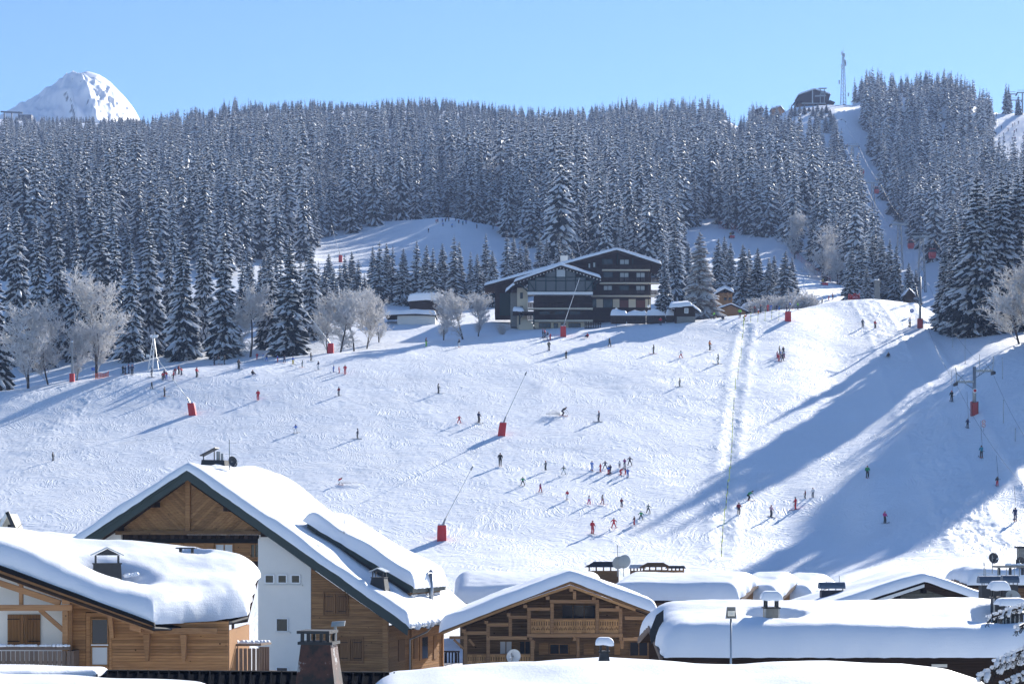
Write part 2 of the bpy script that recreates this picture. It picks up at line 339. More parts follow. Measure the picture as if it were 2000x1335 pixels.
inner = np.linspace(-40, 2040, 880)
ucols = np.concatenate([np.linspace(-1450, -60, 22), inner, np.linspace(2060, 3450, 22)])
drows = np.concatenate([[-220, -120, -40, 20, 60, 95, 125, 150, 170, 185, 197], np.linspace(207, 446, 400), np.geomspace(449, 2550, 125)])
NU, ND = len(ucols), len(drows)
X = ((ucols-U0)/F)[:, None]*np.maximum(drows, 150.0)[None, :]; Y = np.broadcast_to(drows[None, :], X.shape).copy()
Z = zground(X, Y)
fine = np.clip((Y-205)/15, 0, 1)*np.clip((470-Y)/30, 0, 1)
knoll = np.clip((Y-540)/20, 0, 1)*np.clip((790-Y)/20, 0, 1)
# broad swells and chop left by skis
H = 0.36*vnoise(X/14, Y/18, 1)+0.15*vnoise(X/5, Y/7, 2)+0.045*vnoise(X/1.6, Y/2.6, 3)+0.03*vnoise(X/.6, Y/1.2, 4)
churn = np.zeros_like(Z)
L_berm = pxline([(1459, 636), (1447, 690), (1440, 745), (1433, 800), (1426, 860), (1420, 930), (1414, 1010), (1408, 1090)])
d = polydist(X, Y, L_berm)
churn += np.exp(-(d/2.3)**2)*0.85*(0.7+0.8*vnoise(X/4, Y/9, 52)); bn = 0.5+1.2*np.clip(vnoise(X/3, Y/4, 51)+0.2, 0, 1); H += bn*(0.12*np.exp(-((d-1.6)/0.8)**2)-0.16*np.exp(-(d/0.8)**2))
L_twin = pxline([(1692, 592), (1722, 640), (1748, 700), (1790, 800), (1830, 890), (1862, 950), (1900, 1040), (1925, 1100)])
d = polydist(X, Y, L_twin); churn += np.exp(-(d/3.4)**2)*0.7; H += 0.10*np.exp(-((d-3.0)/0.6)**2)
L_trackL = pxline([(1722, 590), (1775, 650), (1830, 755), (1880, 860), (1925, 960), (1975, 1060)])
L_trackR = pxline([(1752, 586), (1802, 645), (1865, 735), (1915, 820), (1955, 890), (2010, 985)])
dl = polydist(X, Y, L_trackL); dr = polydist(X, Y, L_trackR)
L_mid = [((a[0]+b[0])/2, (a[1]+b[1])/2) for a, b in zip(L_trackL, L_trackR)]
dm = polydist(X, Y, L_mid); groom = np.exp(-(dm/2.2)**4)
H += 0.5*np.exp(-((dr)/1.2)**2)
lane = groom*1.0
L_gl = pxline([(-20, 840), (70, 800), (150, 765), (230, 730)])
d = polydist(X, Y, L_gl); groom = np.maximum(groom, np.exp(-(d/3.2)**4))
for q in ([(60, 880), (130, 820), (190, 770), (245, 735)], [(-20, 790), (60, 770), (140, 748)]):
    d = polydist(X, Y, pxline(q)); churn += np.exp(-(d/2.6)**2)*0.5; H += 0.14*np.exp(-(d/2.4)**2)
# trampled patch low on the lift side
c0 = hit(1850, 1030); churn += 0.65*np.exp(-(((X-c0.x)/7)**2+((Y-c0.y)/10)**2))
churn += 0.7*np.clip((X-(1905-U0)/F*Y)/6, 0, 1)*fine*0.5          # loose bank beside the lift
churn *= (1-0.8*lane)
CH = 0.55*np.abs(vnoise(X/1.3, Y/2.0, 11))+0.5*np.abs(vnoise(X/.6, Y/1.1, 12))+0.2*vnoise(X/.35, Y/.8, 13)
Z += fine*((H*(1-0.75*groom)) + churn*CH*0.62)
Z += knoll*0.5*H
Z += np.clip((Y-450)/30, 0, 1)*1.5*vnoise(X/25, Y/25, 21)*np.clip((900-Y)/100, 0.3, 1)
# ski tracks: two grooves per skier, turning down the piste
sp = 2080/879.0/F
rows = np.nonzero((drows > 207) & (drows < 440))[0]; dd = drows[rows]
ncol0 = 22; tr = np.random.default_rng(5); TR = np.zeros_like(Z)
for k in range(700):
    lam = tr.uniform(26, 110); A = lam*tr.uniform(0.02, 0.17); ph = tr.uniform(0, 6.28)
    Dtop = tr.uniform(250, 440); length = tr.uniform(12, 90); x0 = tr.uniform(-95, 95); drift = tr.uniform(-0.8, 0.8)
    x = x0+A*np.sin(dd*2*np.pi/lam+ph)+drift*(dd-300)+2*np.sin(dd/31+ph)
    ok = (dd < Dtop) & (dd > Dtop-length)
    dep = tr.uniform(0.003, 0.02)
    for off in (0, tr.uniform(0.35, 0.6)):
        g = (x+off)/dd; ci = (g*F+U0-inner[0])/(sp*F)
        i0 = np.floor(ci).astype(int)
        for o_, wgt in ((-2, 0.45), (-1, -0.2), (0, -1.0), (1, -0.7), (2, 0.3), (3, 0.5)):
            ii = i0+o_; q = ok & (ii > 2) & (ii < 876)
            np.add.at(TR, (ii[q]+ncol0, rows[q]), dep*wgt)
# slides across the fall line
for k in range(1500):
    D0 = tr.uniform(215, 430); x0 = tr.uniform(-95, 95); L = tr.uniform(3, 16); sl = tr.uniform(-0.9, 0.9); dep = tr.uniform(0.006, 0.03); bow = tr.uniform(-.03, .03)
    xs = np.arange(x0, x0+L, 0.12); ys = D0+sl*(xs-x0)+bow*(xs-x0)**2
    jj = np.interp(ys, dd, np.arange(len(dd))).astype(int); ii = ((xs/ys*F+U0-inner[0])/(sp*F)).astype(int)
    q = (ii > 2) & (ii < 876) & (jj > 2) & (jj < len(dd)-3)
    key = np.unique(ii[q]*1000+jj[q]); a_, b__ = key//1000, key % 1000
    np.add.at(TR, (a_+ncol0, rows[b__]), -dep); np.add.at(TR, (a_+ncol0, rows[b__-1]), dep*0.7)
Z += np.clip(TR, -0.16, 0.16)*fine*(1-np.clip(groom, 0, 1)*0.9)*(1-np.clip(churn, 0, 1)*0.6)
# corduroy in the groomed lanes
idx = np.arange(NU*ND).reshape(NU, ND)
quads = np.stack([idx[:-1, :-1], idx[1:, :-1], idx[1:, 1:], idx[:-1, 1:]], -1).reshape(-1, 4)
me = bpy.data.meshes.new('ground')
me.vertices.add(NU*ND); me.vertices.foreach_set('co', np.stack([X, Y, Z], -1).reshape(-1).astype(np.float32))
me.loops.add(len(quads)*4); me.loops.foreach_set('vertex_index', quads.reshape(-1).astype(np.int32))
me.polygons.add(len(quads)); me.polygons.foreach_set('loop_start', (np.arange(len(quads))*4).astype(np.int32))
me.polygons.foreach_set('loop_total', np.full(len(quads), 4, np.int32)); me.polygons.foreach_set('use_smooth', np.ones(len(quads), bool))
me.materials.append(MATS['piste_snow']); me.update(); me.validate()
tag(mobj('ground', me), 'snow covered ski slope rising to the wooded hill', 'ground', kind='structure')

# far white peak
def peak():
    nx, ny = 240, 150; D = 1900.0
    px = np.linspace(-60, 420, nx); yy = np.linspace(-260, 260, ny)
    prof_u = [-60, 0, 40, 60, 100, 130, 150, 172, 195, 215, 235, 250, 262, 275, 300, 420]
    prof_v = [275, 246, 209, 198, 174, 153, 144, 139, 145, 158, 178, 196, 212, 236, 262, 300]
    top = (VH-np.interp(px, prof_u, prof_v))*D/F
    Xp = ((px-U0)*D/F)[:, None]+np.zeros((1, ny)); Yp = D+yy[None, :]+np.zeros((nx, 1))
    fall = np.abs(yy)[None, :]
    Zp = top[:, None]-fall*0.40-(fall/260)**2*20
    amp = np.clip(fall/60, 0, 1)
    rough = 0.35+0.65*np.clip((Xp-(120-U0)*D/F)/45, 0, 1)
    for s_, a_ in ((70, 30), (34, 20), (17, 12), (8, 6), (4, 3)):
        n_ = vnoise(Xp/s_+0.35*Yp/s_, Yp/(s_*1.9), 40+s_); Zp = Zp+amp*rough*a_*(0.55-np.abs(n_)*3.2)*0.8
    rock = np.clip((Xp-(200-U0)*D/F)/12, 0, 1)
    Zp = Zp+rock*np.clip(fall/25, 0, 1)*7*(0.4-np.abs(vnoise(Xp/5, Yp/9, 77))*2.5)
    idx = np.arange(nx*ny).reshape(nx, ny)
    q = np.stack([idx[:-1, :-1], idx[1:, :-1], idx[1:, 1:], idx[:-1, 1:]], -1).reshape(-1, 4)
    me = bpy.data.meshes.new('mountain'); me.from_pydata(np.stack([Xp, Yp, Zp], -1).reshape(-1, 3).tolist(), [], q.tolist())
    me.polygons.foreach_set('use_smooth', [True]*len(q)); me.materials.append(MATS['mountain_snow'])
    return me
m, nt, b = nmat('mountain_snow')
geo = nt.nodes.new('ShaderNodeNewGeometry'); sx = nt.nodes.new('ShaderNodeSeparateXYZ'); nt.links.new(geo.outputs['Normal'], sx.inputs[0])
tc = nt.nodes.new('ShaderNodeTexCoord'); nz = nt.nodes.new('ShaderNodeTexNoise'); nz.inputs['Scale'].default_value = 0.1; nz.inputs['Detail'].default_value = 6
nt.links.new(tc.outputs['Object'], nz.inputs['Vector'])
ad = nt.nodes.new('ShaderNodeMath'); ad.operation = 'MULTIPLY_ADD'; ad.inputs[1].default_value = 0.5; nt.links.new(nz.outputs['Fac'], ad.inputs[0]); nt.links.new(sx.outputs['Z'], ad.inputs[2])
rp = nt.nodes.new('ShaderNodeValToRGB'); rp.color_ramp.elements[0].position = 0.58; rp.color_ramp.elements[1].position = 0.66
rp.color_ramp.elements[0].color = (0.13, 0.13, 0.14, 1); rp.color_ramp.elements[1].color = (0.86, 0.87, 0.9, 1)
nt.links.new(ad.outputs[0], rp.inputs['Fac']); nt.links.new(rp.outputs[0], b.inputs['Base Color']); b.inputs['Roughness'].default_value = 0.7
tag(mobj('mountain', peak()), 'white rounded peak beyond the forest ridge', 'mountain', kind='structure')
# ------------------------------------------------------------------ spruces
def spruce_mesh(name, seed, whorls, per, rmax, H=24.0, lod=0, snowy=0.75, bare=0.05, ex=0.74):
    """crown of drooping boughs, each a few needle fingers with hanging fringes and broken pillows of snow on top (needles, snow)"""
    r = random.Random(seed); V = []; Fc = []; M = []
    def tri(a, b, c, m): n = len(V); V.extend((a, b, c)); Fc.append((n, n+1, n+2)); M.append(m)
    def quad(a, b, c, d, m): n = len(V); V.extend((a, b, c, d)); Fc.append((n, n+1, n+2, n+3)); M.append(m)
    def finger(p0, az, L, rise, drop, wid, ns, fringe, sn):
        dx, dy = math.cos(az), math.sin(az); sp_, lf, rt = [], [], []
        for s in range(ns+1):
            q = s/ns; o_ = L*q*(1-0.08*q); z = p0[2]+rise*o_-drop*L*(q**1.2)*0.95+0.12*L*max(0, q-0.7)
            wq = wid*(0.35+1.1*q if q < 0.55 else (1.0-q)*1.9+0.12)*r.uniform(0.7, 1.25); side = 0.5*wq+0.03; back = 0.12*L
            sp_.append((p0[0]+dx*o_, p0[1]+dy*o_, z))
            lf.append((p0[0]+dx*(o_-back)-dy*wq, p0[1]+dy*(o_-back)+dx*wq, z-side*r.uniform(0.7, 1.4)))
            rt.append((p0[0]+dx*(o_-back)+dy*wq, p0[1]+dy*(o_-back)-dx*wq, z-side*r.uniform(0.7, 1.4)))
        T = 0.045+0.05*L**0.8
        up = lambda p, d_: (p[0], p[1], p[2]+d_)
        for s in range(ns):
            quad(sp_[s], sp_[s+1], lf[s+1], lf[s], 0); quad(sp_[s], rt[s], rt[s+1], sp_[s+1], 0)
            if r.random() < fringe:
                for e in (lf, rt):
                    mid = [(e[s][i]+e[s+1][i])/2 for i in range(3)]; tri(e[s], e[s+1], (mid[0], mid[1], mid[2]-r.uniform(0.2, 0.5)*(0.3+wid*0.7)), 0)
            if r.random() > sn: continue
            def top(i, side, f_):
                a, b_ = sp_[i], side[i]; return (a[0]+(b_[0]-a[0])*f_, a[1]+(b_[1]-a[1])*f_, a[2]+(b_[2]-a[2])*f_)
            a0, a1 = up(sp_[s], T*r.uniform(0.9, 1.8)), up(sp_[s+1], T*r.uniform(0.6, 1.5))
            for sd in (lf, rt):
                c = r.uniform(0.55, 1.02); l0, l1 = up(top(s, sd, c), .02), up(top(s+1, sd, c*r.uniform(0.6, 1)), .02)
                if lod == 0 and L > 0.9:
                    m0, m1 = up(top(s, sd, c*0.6), T*1.15), up(top(s+1, sd, c*0.55), T*0.95)
                    quad(a0, a1, m1, m0, 1); quad(m0, m1, l1, l0, 1)
                else: quad(a0, a1, l1, l0, 1)
            if s == ns-1 and lod < 2:
                e = sp_[-1]; tp = (e[0]+dx*0.04*L, e[1]+dy*0.04*L, e[2]-T*0.5); tri(a1, tp, up(top(s+1, lf, .6), .02), 1); tri(a1, up(top(s+1, rt, .6), .02), tp, 1)
    for w in range(whorls):
        t = bare+(1-bare)*((w+0.15)/whorls)**1.03
        h = H*t; k = 1-t
        Lw = rmax*(k**ex)*(0.70+0.30*min(1, (t-bare)/0.12))+0.15
        n = max(4, int(per*(0.5+0.5*k))); a0 = r.uniform(0, 6.28)
        for j in range(n):
            L = Lw*r.uniform(0.62, 1.16); az = a0+j*6.2832/n+r.uniform(-0.3, 0.3); hh = h+r.uniform(-0.5, 0.5)*H/whorls
            rise = 0.6*max(0, t-0.72)/0.28; drop = (0.36+0.42*k)*r.uniform(0.7, 1.3)
            sn = snowy*((0.62+0.5*t) if lod == 0 else (0.62+0.56*t))  # less snow low on the crown, painting its lower half as shaded
            if lod == 0:
                finger((0, 0, hh), az, L, rise, drop, 0.17*L+0.10, 3, 0.8, sn)
                if L > 0.8:
                    for sg in (-1, 1):
                        q = r.uniform(0.25, 0.5); o_ = L*q; p0 = (math.cos(az)*o_, math.sin(az)*o_, hh+rise*o_-drop*L*(q**1.2)*0.95-0.03)
                        finger(p0, az+sg*r.uniform(0.5, 0.95), L*r.uniform(0.42, 0.62), rise, drop*1.1, 0.10*L+0.07, 2, 0.6, sn)
            elif lod == 1: finger((0, 0, hh), az, L, rise, drop, 0.24*L+0.12, 3, 0.6, sn)
            else: finger((0, 0, hh), az, L, rise, drop, 0.28*L+0.14, 2, 0.5, sn)
    for a in range(5):
        az = a*1.2566; tri((0, 0, H*1.03), (0.12*math.cos(az), 0.12*math.sin(az), H*0.965), (0.12*math.cos(az+1.26), 0.12*math.sin(az+1.26), H*0.965), 1 if a % 2 else 0)
    me = bpy.data.meshes.new(name); me.from_pydata(V, [], Fc); me.materials.append(MATS['needles']); me.materials.append(MATS['bough_snow'])
    me.polygons.foreach_set('material_index', M)
    return me
def trunk_mesh(H=24.0, r0=0.30):
    b = MB(); ks = [(-1.2, 1.25), (0.6, 1.0), (6, 0.78), (14, 0.45), (H, 0.04)]
    for (z0, f0), (z1, f1) in zip(ks[:-1], ks[1:]): b.tube((0, 0, z0), (0, 0, z1), r0*f0, r0*f1, 7)
    return b.mesh('trunk', 'bark')
near_sp = [spruce_mesh('spruce_crown', 10+i, 38, 11, 4.3+0.35*(i % 3), snowy=0.60+0.08*(i % 3)) for i in range(5)]
mid_sp = [spruce_mesh('spruce_crown', 30+i, 28, 9, 3.9+0.35*(i % 3), lod=1, snowy=0.82) for i in range(5)]
far_sp = [spruce_mesh('spruce_crown', 50+i, 20+2*(i % 4), 8, 3.4+0.5*(i % 4), lod=1, snowy=0.86+0.05*(i % 3), ex=0.62+0.07*(i % 5)) for i in range(10)]
trunk_me = trunk_mesh()
def put_spruce(u, D, vtip=None, H=None, meshes=near_sp, wide=1.0, label=None, group=None, x=None):
    p = at(u, D) if x is None else Vector((x, D, float(zground(x, D))))
    if H is None: H = (VH-vtip)*D/F-p.z
    s = H/24.8; w = wide*(0.55*s+0.42)*random.uniform(0.92, 1.1)
    t = empty('spruce_tree', p, random.uniform(0, 6.28), label, 'tree', group); t.scale = (w, w, s)
    mobj('trunk', trunk_me, t); mobj('crown', random.choice(meshes), t)
    return t

# ------------------------------------------------------------------ rimed bare trees
def bare_mesh(name, seed, H=13.0, spread=1.0, depth=5, kids=4, shrub=False):
    r = random.Random(seed); V = []; Fc = []; M = []; TV = MB()
    def stick(a, b_, r0, r1, m):
        d = (b_-a); L = d.length
        if L < 1e-4: return
        d /= L; u = d.cross(Vector((0, 0, 1)));
        if u.length < 0.05: u = d.cross(Vector((1, 0, 0)))
        u.normalize(); t = u.cross(d); n = len(V)
        for p, rr in ((a, r0), (b_, r1)):
            V.extend((tuple(p+t*rr), tuple(p-t*rr*0.6+u*rr), tuple(p-t*rr*0.6-u*rr)))
        Fc.extend(((n, n+1, n+4, n+3), (n+1, n+2, n+5, n+4), (n+2, n, n+3, n+5)))
        M.extend((m, m if r0 < 0.05 else 0, m))
    def grow(p, d, L, rad, lev):
        seg = 3 if lev < 3 else 2; q = p
        for s in range(seg):
            d = (d+Vector((r.uniform(-.22, .22), r.uniform(-.22, .22), r.uniform(-.05, .16) if lev < 3 else r.uniform(-.2, .12)))).normalized()
            e = q+d*(L/seg); r1 = rad*(1-0.5*(s+1)/seg)
            if lev == 0: TV.tube(q, e, rad*(1-0.5*s/seg), r1, 6)
            else: stick(q, e, max(rad*(1-0.5*s/seg), 0.040), max(r1, 0.030), 1)
            q = e
            if lev < depth:
                for c in range(kids if lev > 0 else kids+1):
                    if lev > 0 and r.random() < 0.25: continue
                    if lev == 0 and s == 0 and r.random() < .4: continue
                    ax = Vector((r.uniform(-1, 1), r.uniform(-1, 1), r.uniform(-.2, .7))).normalized()
                    nd = (d*0.55+ax*0.85*spread).normalized()
                    grow(q-d*(L/seg)*r.uniform(0, 0.8), nd, L*r.uniform(0.42, 0.62), r1*0.55, lev+1)
    if shrub:
        for k in range(5):
            a = r.uniform(0, 6.28); grow(Vector((math.cos(a)*.3, math.sin(a)*.3, -.3)), Vector((math.cos(a)*.55, math.sin(a)*.55, 1)).normalized(), H*0.55, 0.06, 1)
    else: grow(Vector((0, 0, -0.5)), Vector((r.uniform(-.1, .1), 0, 1)).normalized(), H*0.62, H*0.014, 0)
    me = bpy.data.meshes.new(name); me.from_pydata(V, [], Fc); me.materials.append(MATS['twig']); me.materials.append(MATS['frost'])
    me.polygons.foreach_set('material_index', M)
    return me, (None if shrub else TV.mesh('trunk', 'bark'))
bare = [bare_mesh('bare_crown', 3+i, 13, 0.72+.1*i, 4, 3) for i in range(4)]
shrubs = [bare_mesh('shrub_crown', 23+i, 6, 1.0, 4, 3, True) for i in range(2)]
def put_bare(u, D, H, label, group='rimed bare trees', wide=1.0, src=None):
    p = at(u, D); me, tr = (src or random.choice(bare)); base = 13.0 if tr else 5.2
    t = empty('bare_tree' if tr else 'frosted_shrub', p, random.uniform(0, 6.28), label, 'tree' if tr else 'shrub', group)
    s = H/base; t.scale = (s*wide, s*wide, s)
    if tr: mobj('trunk', tr, t); mobj('crown', me, t)
    else: mobj('branches', me, t)
    return t
# ------------------------------------------------------------------ trees one can tell apart
G_EDGE = 'spruces along the top edge of the slope'
LEFT_ROW = [ # column, depth, tip row, width, label
 (-12, 352, 470, 1.1, 'dark spruce cut by the left edge of the picture beside the slope'),
 (35, 392, 398, 1.0, 'tall spruce behind the rimed bush at the left end of the treeline'),
 (75, 380, 432, 0.9, 'slim spruce second in the left treeline, above the rimed bush'),
 (112, 395, 402, 1.0, 'tall spruce just left of the big rimed tree'),
 (150, 388, 442, 0.9, 'spruce whose top shows behind the big rimed tree'),
 (196, 400, 392, 1.15, 'broad spruce with layered snowy boughs above the big rimed tree'),
 (226, 386, 435, 0.85, 'narrow spruce right of the layered broad spruce'),
 (256, 376, 475, 0.95, 'dark low spruce behind the lattice lift mast'),
 (292, 384, 417, 1.1, 'big dark spruce standing right of the lattice lift mast'),
 (330, 392, 462, 0.8, 'half hidden spruce between two big dark spruces'),
 (357, 372, 440, 1.1, 'tall spruce left of the three standing skiers'),
 (398, 386, 425, 0.9, 'slim tall spruce behind the three standing skiers'),
 (437, 370, 445, 1.15, 'broad bottomed spruce at the right end of the left treeline'),
]
for u, D, vt, w, lab in LEFT_ROW: put_spruce(u, D+(32 if u > 0 else 14), vt, wide=w, label=lab, group=G_EDGE)
put_spruce(566, 398, 458, wide=1.3, label='large broad spruce with boughs sweeping to the snow beside a snow lance', group=G_EDGE)
put_spruce(526, 412, 480, wide=0.9, label='spruce half behind the large broad spruce, on its left', group=G_EDGE)
put_spruce(607, 418, 466, wide=0.95, label='dark spruce right behind the large broad spruce', group=G_EDGE)
MIDROW = [(484, 520, 474, 1.0), (516, 520, 486, 1.0), (540, 470, 482, 1.0), (642, 520, 492, 1.1), (673, 515, 495, 1.1), (687, 520, 488, 1.0), (700, 515, 503, 1.0), (728, 510, 478, 1.0),
 (741, 505, 468, 1.2), (755, 510, 471, 1.0), (767, 508, 478, 1.1), (788, 505, 482, 1.0), (814, 505, 466, 1.1), (833, 500, 474, 1.1), (846, 496, 478, 1.1), (864, 508, 471, 1.1), (887, 500, 455, 1.15), (897, 505, 468, 1.0),
 (919, 505, 487, 1.0), (932, 500, 492, 1.0), (949, 508, 453, 1.1), (962, 500, 486, 1.0), (990, 520, 447, 1.2), (1003, 525, 458, 1.0), (1016, 520, 466, 1.0), (1028, 524, 470, 1.0), (1054, 535, 452, 1.1), (1068, 530, 462, 1.0), (1091, 535, 457, 1.1), (1104, 530, 468, 1.0), (1118, 532, 478, .9)]
ords = ['first', 'second', 'third', 'fourth', 'fifth', 'sixth', 'seventh', 'eighth', 'ninth', 'tenth', 'eleventh', 'twelfth', 'thirteenth', 'fourteenth', 'fifteenth', 'sixteenth', 'seventeenth', 'eighteenth', 'nineteenth', 'twentieth']
def ordi(k):
    if k < 20: return ords[k]
    return ['twenty', 'thirty', 'forty', 'fifty', 'sixty', 'seventy', 'eighty', 'ninety'][k//10-1-(1 if k % 10 == 9 and False else 0)]+'-'+ords[k % 10] if (k+1) % 10 else ['thirtieth', 'fortieth', 'fiftieth', 'sixtieth', 'seventieth', 'eightieth', 'ninetieth'][(k+1)//10-3]
for k, (u, D, vt, w) in enumerate(MIDROW):
    put_spruce(u, D, vt, wide=w, label='small snowy spruce below the shaded knoll, %s from the left of its row' % ordi(k), group='small spruces below the shaded knoll', meshes=near_sp if k % 2 else mid_sp)
for k, (u, D, vt) in enumerate([(474, 462, 492), (492, 478, 505), (508, 455, 510), (548, 445, 500), (586, 450, 498), (596, 470, 505), (622, 480, 508), (634, 462, 515), (652, 470, 520), (664, 486, 512), (712, 470, 530)]):
    put_spruce(u, D, vt, wide=1.1, label='young snowy spruce between broad spruce and knoll, %s from the left' % ords[k], group='young spruces left of the knoll', meshes=mid_sp)
RIGHTROW = [(1298, 432, 506, 1.1, 'small pale spruce at the right corner of the big chalet hotel'),
 (1318, 500, 432, 1.1, 'tall dark spruce behind the right roof end of the hotel'), (1344, 510, 470, 1.0, 'spruce between the tall dark one and the pale larch'),
 (1403, 505, 462, 1.1, 'spruce just right of the pale larch'), (1415, 512, 458, 1.0, 'slim spruce second to the right of the pale larch'), (1427, 506, 470, 1.0, 'low spruce third to the right of the pale larch'),
 (1451, 480, 473, 1.15, 'spruce directly above the wooden chalet by the crest'), (1463, 485, 482, 1.0, 'narrow spruce beside the one above the wooden chalet'), (1480, 478, 480, 1.1, 'full spruce right of the wooden chalet'),
 (1502, 475, 500, 1.0, 'low spruce above the skier crowd'), (1512, 480, 495, 1.0, 'spruce above the middle of the skier crowd'), (1534, 470, 486, 1.2, 'broad spruce behind the leaning snow lance on the crest'), (1547, 474, 498, 1.0, 'spruce touching the broad one behind the crest lance'),
 (1663, 462, 480, 1.2, 'dark full spruce behind the red banner on the crest'), (1684, 470, 458, 1.1, 'tall spruce right behind the red banner'), (1692, 455, 516, 0.9, 'short spruce beside the blue sign on the crest'),
 (1704, 480, 455, 1.0, 'spruce behind the concrete lift pylon'), (1722, 478, 452, 1.1, 'tall spruce right of the concrete lift pylon'), (1738, 474, 462, 1.1, 'full spruce left of the wooden lift hut'), (1750, 470, 476, 1.0, 'spruce close above the wooden lift hut'),
 (1775, 462, 510, 1.1, 'small spruce leaning over the wooden lift hut'), (1789, 466, 522, 0.9, 'smallest spruce beside the lift hut')]
for u, D, vt, w, lab in RIGHTROW: put_spruce(u, D, vt, wide=w, label=lab, group='spruces behind the crest')
BIGR_EXTRA = [(1858, 392, 500, .9), (1897, 392, 372, 1.1), (1920, 394, 350, 1.15), (1944, 392, 340, 1.15), (1968, 396, 335, 1.15), (1988, 392, 330, 1.2), (2012, 400, 325, 1.2)]
for k, (u, D, vt, w) in enumerate(BIGR_EXTRA): put_spruce(u, D, vt, wide=w, label='spruce filling the dark drag lift clump, %s of the inner trees from the left' % ords[k], group='tall spruces by the drag lift')
BIGR = [(1846, 398, 470, 1.0), (1866, 404, 420, 1.1), (1886, 388, 402, 1.2), (1908, 385, 332, 1.25), (1932, 384, 385, 1.1), (1956, 386, 325, 1.2), (1978, 394, 372, 1.1), (2000, 396, 318, 1.2)]
for k, (u, D, vt, w) in enumerate(BIGR):
    put_spruce(u, D, vt, wide=w*1.0, label='very tall spruce in the dark clump by the drag lift, %s from its left side' % ords[k], group='tall spruces by the drag lift')
# trees of the same clump just outside the picture: their shadows lie over the slope
for k, (u, D, H) in enumerate([(2070, 352, 35), (2105, 358, 33), (2140, 350, 36), (2185, 362, 34), (2225, 350, 36), (2275, 360, 34), (2320, 366, 32), (2215, 385, 34), (2120, 345, 34), (2165, 344, 35), (2205, 352, 35), (2250, 345, 35), (2300, 350, 33), (2160, 376, 36), (2255, 382, 36), (2330, 388, 36)]):
    put_spruce(u, D, H=H, wide=1.5, label='spruce of the clump past the picture edge, shading the slope', group='tall spruces by the drag lift')
# the frosted larch and bare trees
def larch(u, D, vt, wide, label):
    t = put_spruce(u, D, vt, wide=wide, label=label, group=None, meshes=[larch_me]); t.name = 'larch_tree'
larch_me = spruce_mesh('larch_crown', 91, 34, 11, 5.2, snowy=0.97); larch_me.materials[0] = MATS['twig']; larch_me.materials[1] = MATS['frost']
larch(1367, 428, 447, 1.25, 'wide pale frosted larch right of the hotel')
BARE = [(55, 350, 15.5, 1.15, 'rimed bare tree at the far left end of the treeline'), (95, 356, 12, 1.0, 'low rimed tree between lift pole and left treeline end'), (188, 362, 19, 1.05, 'big rimed tree with feathery crown left of the lattice mast'),
 (150, 358, 11, 1.0, 'low rimed tree under the big feathery one'), (488, 400, 17, 1.0, 'rimed tree left of the large broad spruce'), (640, 396, 12, 0.9, 'rimed tree right above the lance by the broad spruce'),
 (664, 390, 13.5, 1.0, 'dark trunked rimed tree left of the garages'), (692, 394, 14, 1.0, 'rimed tree in the middle of the group left of the garages'), (716, 400, 12.5, 1.0, 'rimed tree nearest the garages'), (740, 410, 10, 1.0, 'low rimed tree partly hiding the garage roof'),
 (866, 402, 10.5, 1.1, 'spreading rimed tree between garage and hotel'), (905, 398, 11.5, 1.2, 'rimed tree close to the left hotel wall'), (934, 408, 10, 1.0, 'rimed tree touching the hotel roof corner'),
 (1608, 600, 15, 1.2, 'round rimed tree below the cable car forest'), (1552, 640, 16, .8, 'pale rimed tree at the forest edge above the upper run'), (1992, 352, 15, 1.1, 'rimed tree at the right picture edge above the drag lift'), (2030, 350, 22, 1.0, 'rimed tree overhanging from the right edge'),
 (1635, 590, 12, 1.1, 'rimed tree right of the round one below the forest')]
for u, D, H, w, lab in BARE: put_bare(u, D, H, lab, wide=w)
for k, (u, D, H) in enumerate([(1478, 446, 5), (1497, 448, 5.5), (1520, 450, 6), (1552, 452, 7), (1572, 454, 6), (1590, 454, 5), (980, 408, 3), (1262, 415, 3)]):
    put_bare(u, D, H, ['rimed shrub left end of the crest thicket', 'rimed shrub second in the crest thicket', 'rimed shrub behind the blue skiers', 'largest rimed shrub behind the crest lance', 'rimed shrub right of the crest lance', 'low rimed shrub at the right end of the thicket', 'small snowy shrub at the hotel entrance', 'snowy shrub before the hotel ground floor'][k], 'rimed shrubs', src=shrubs[k % 2], wide=1.2)

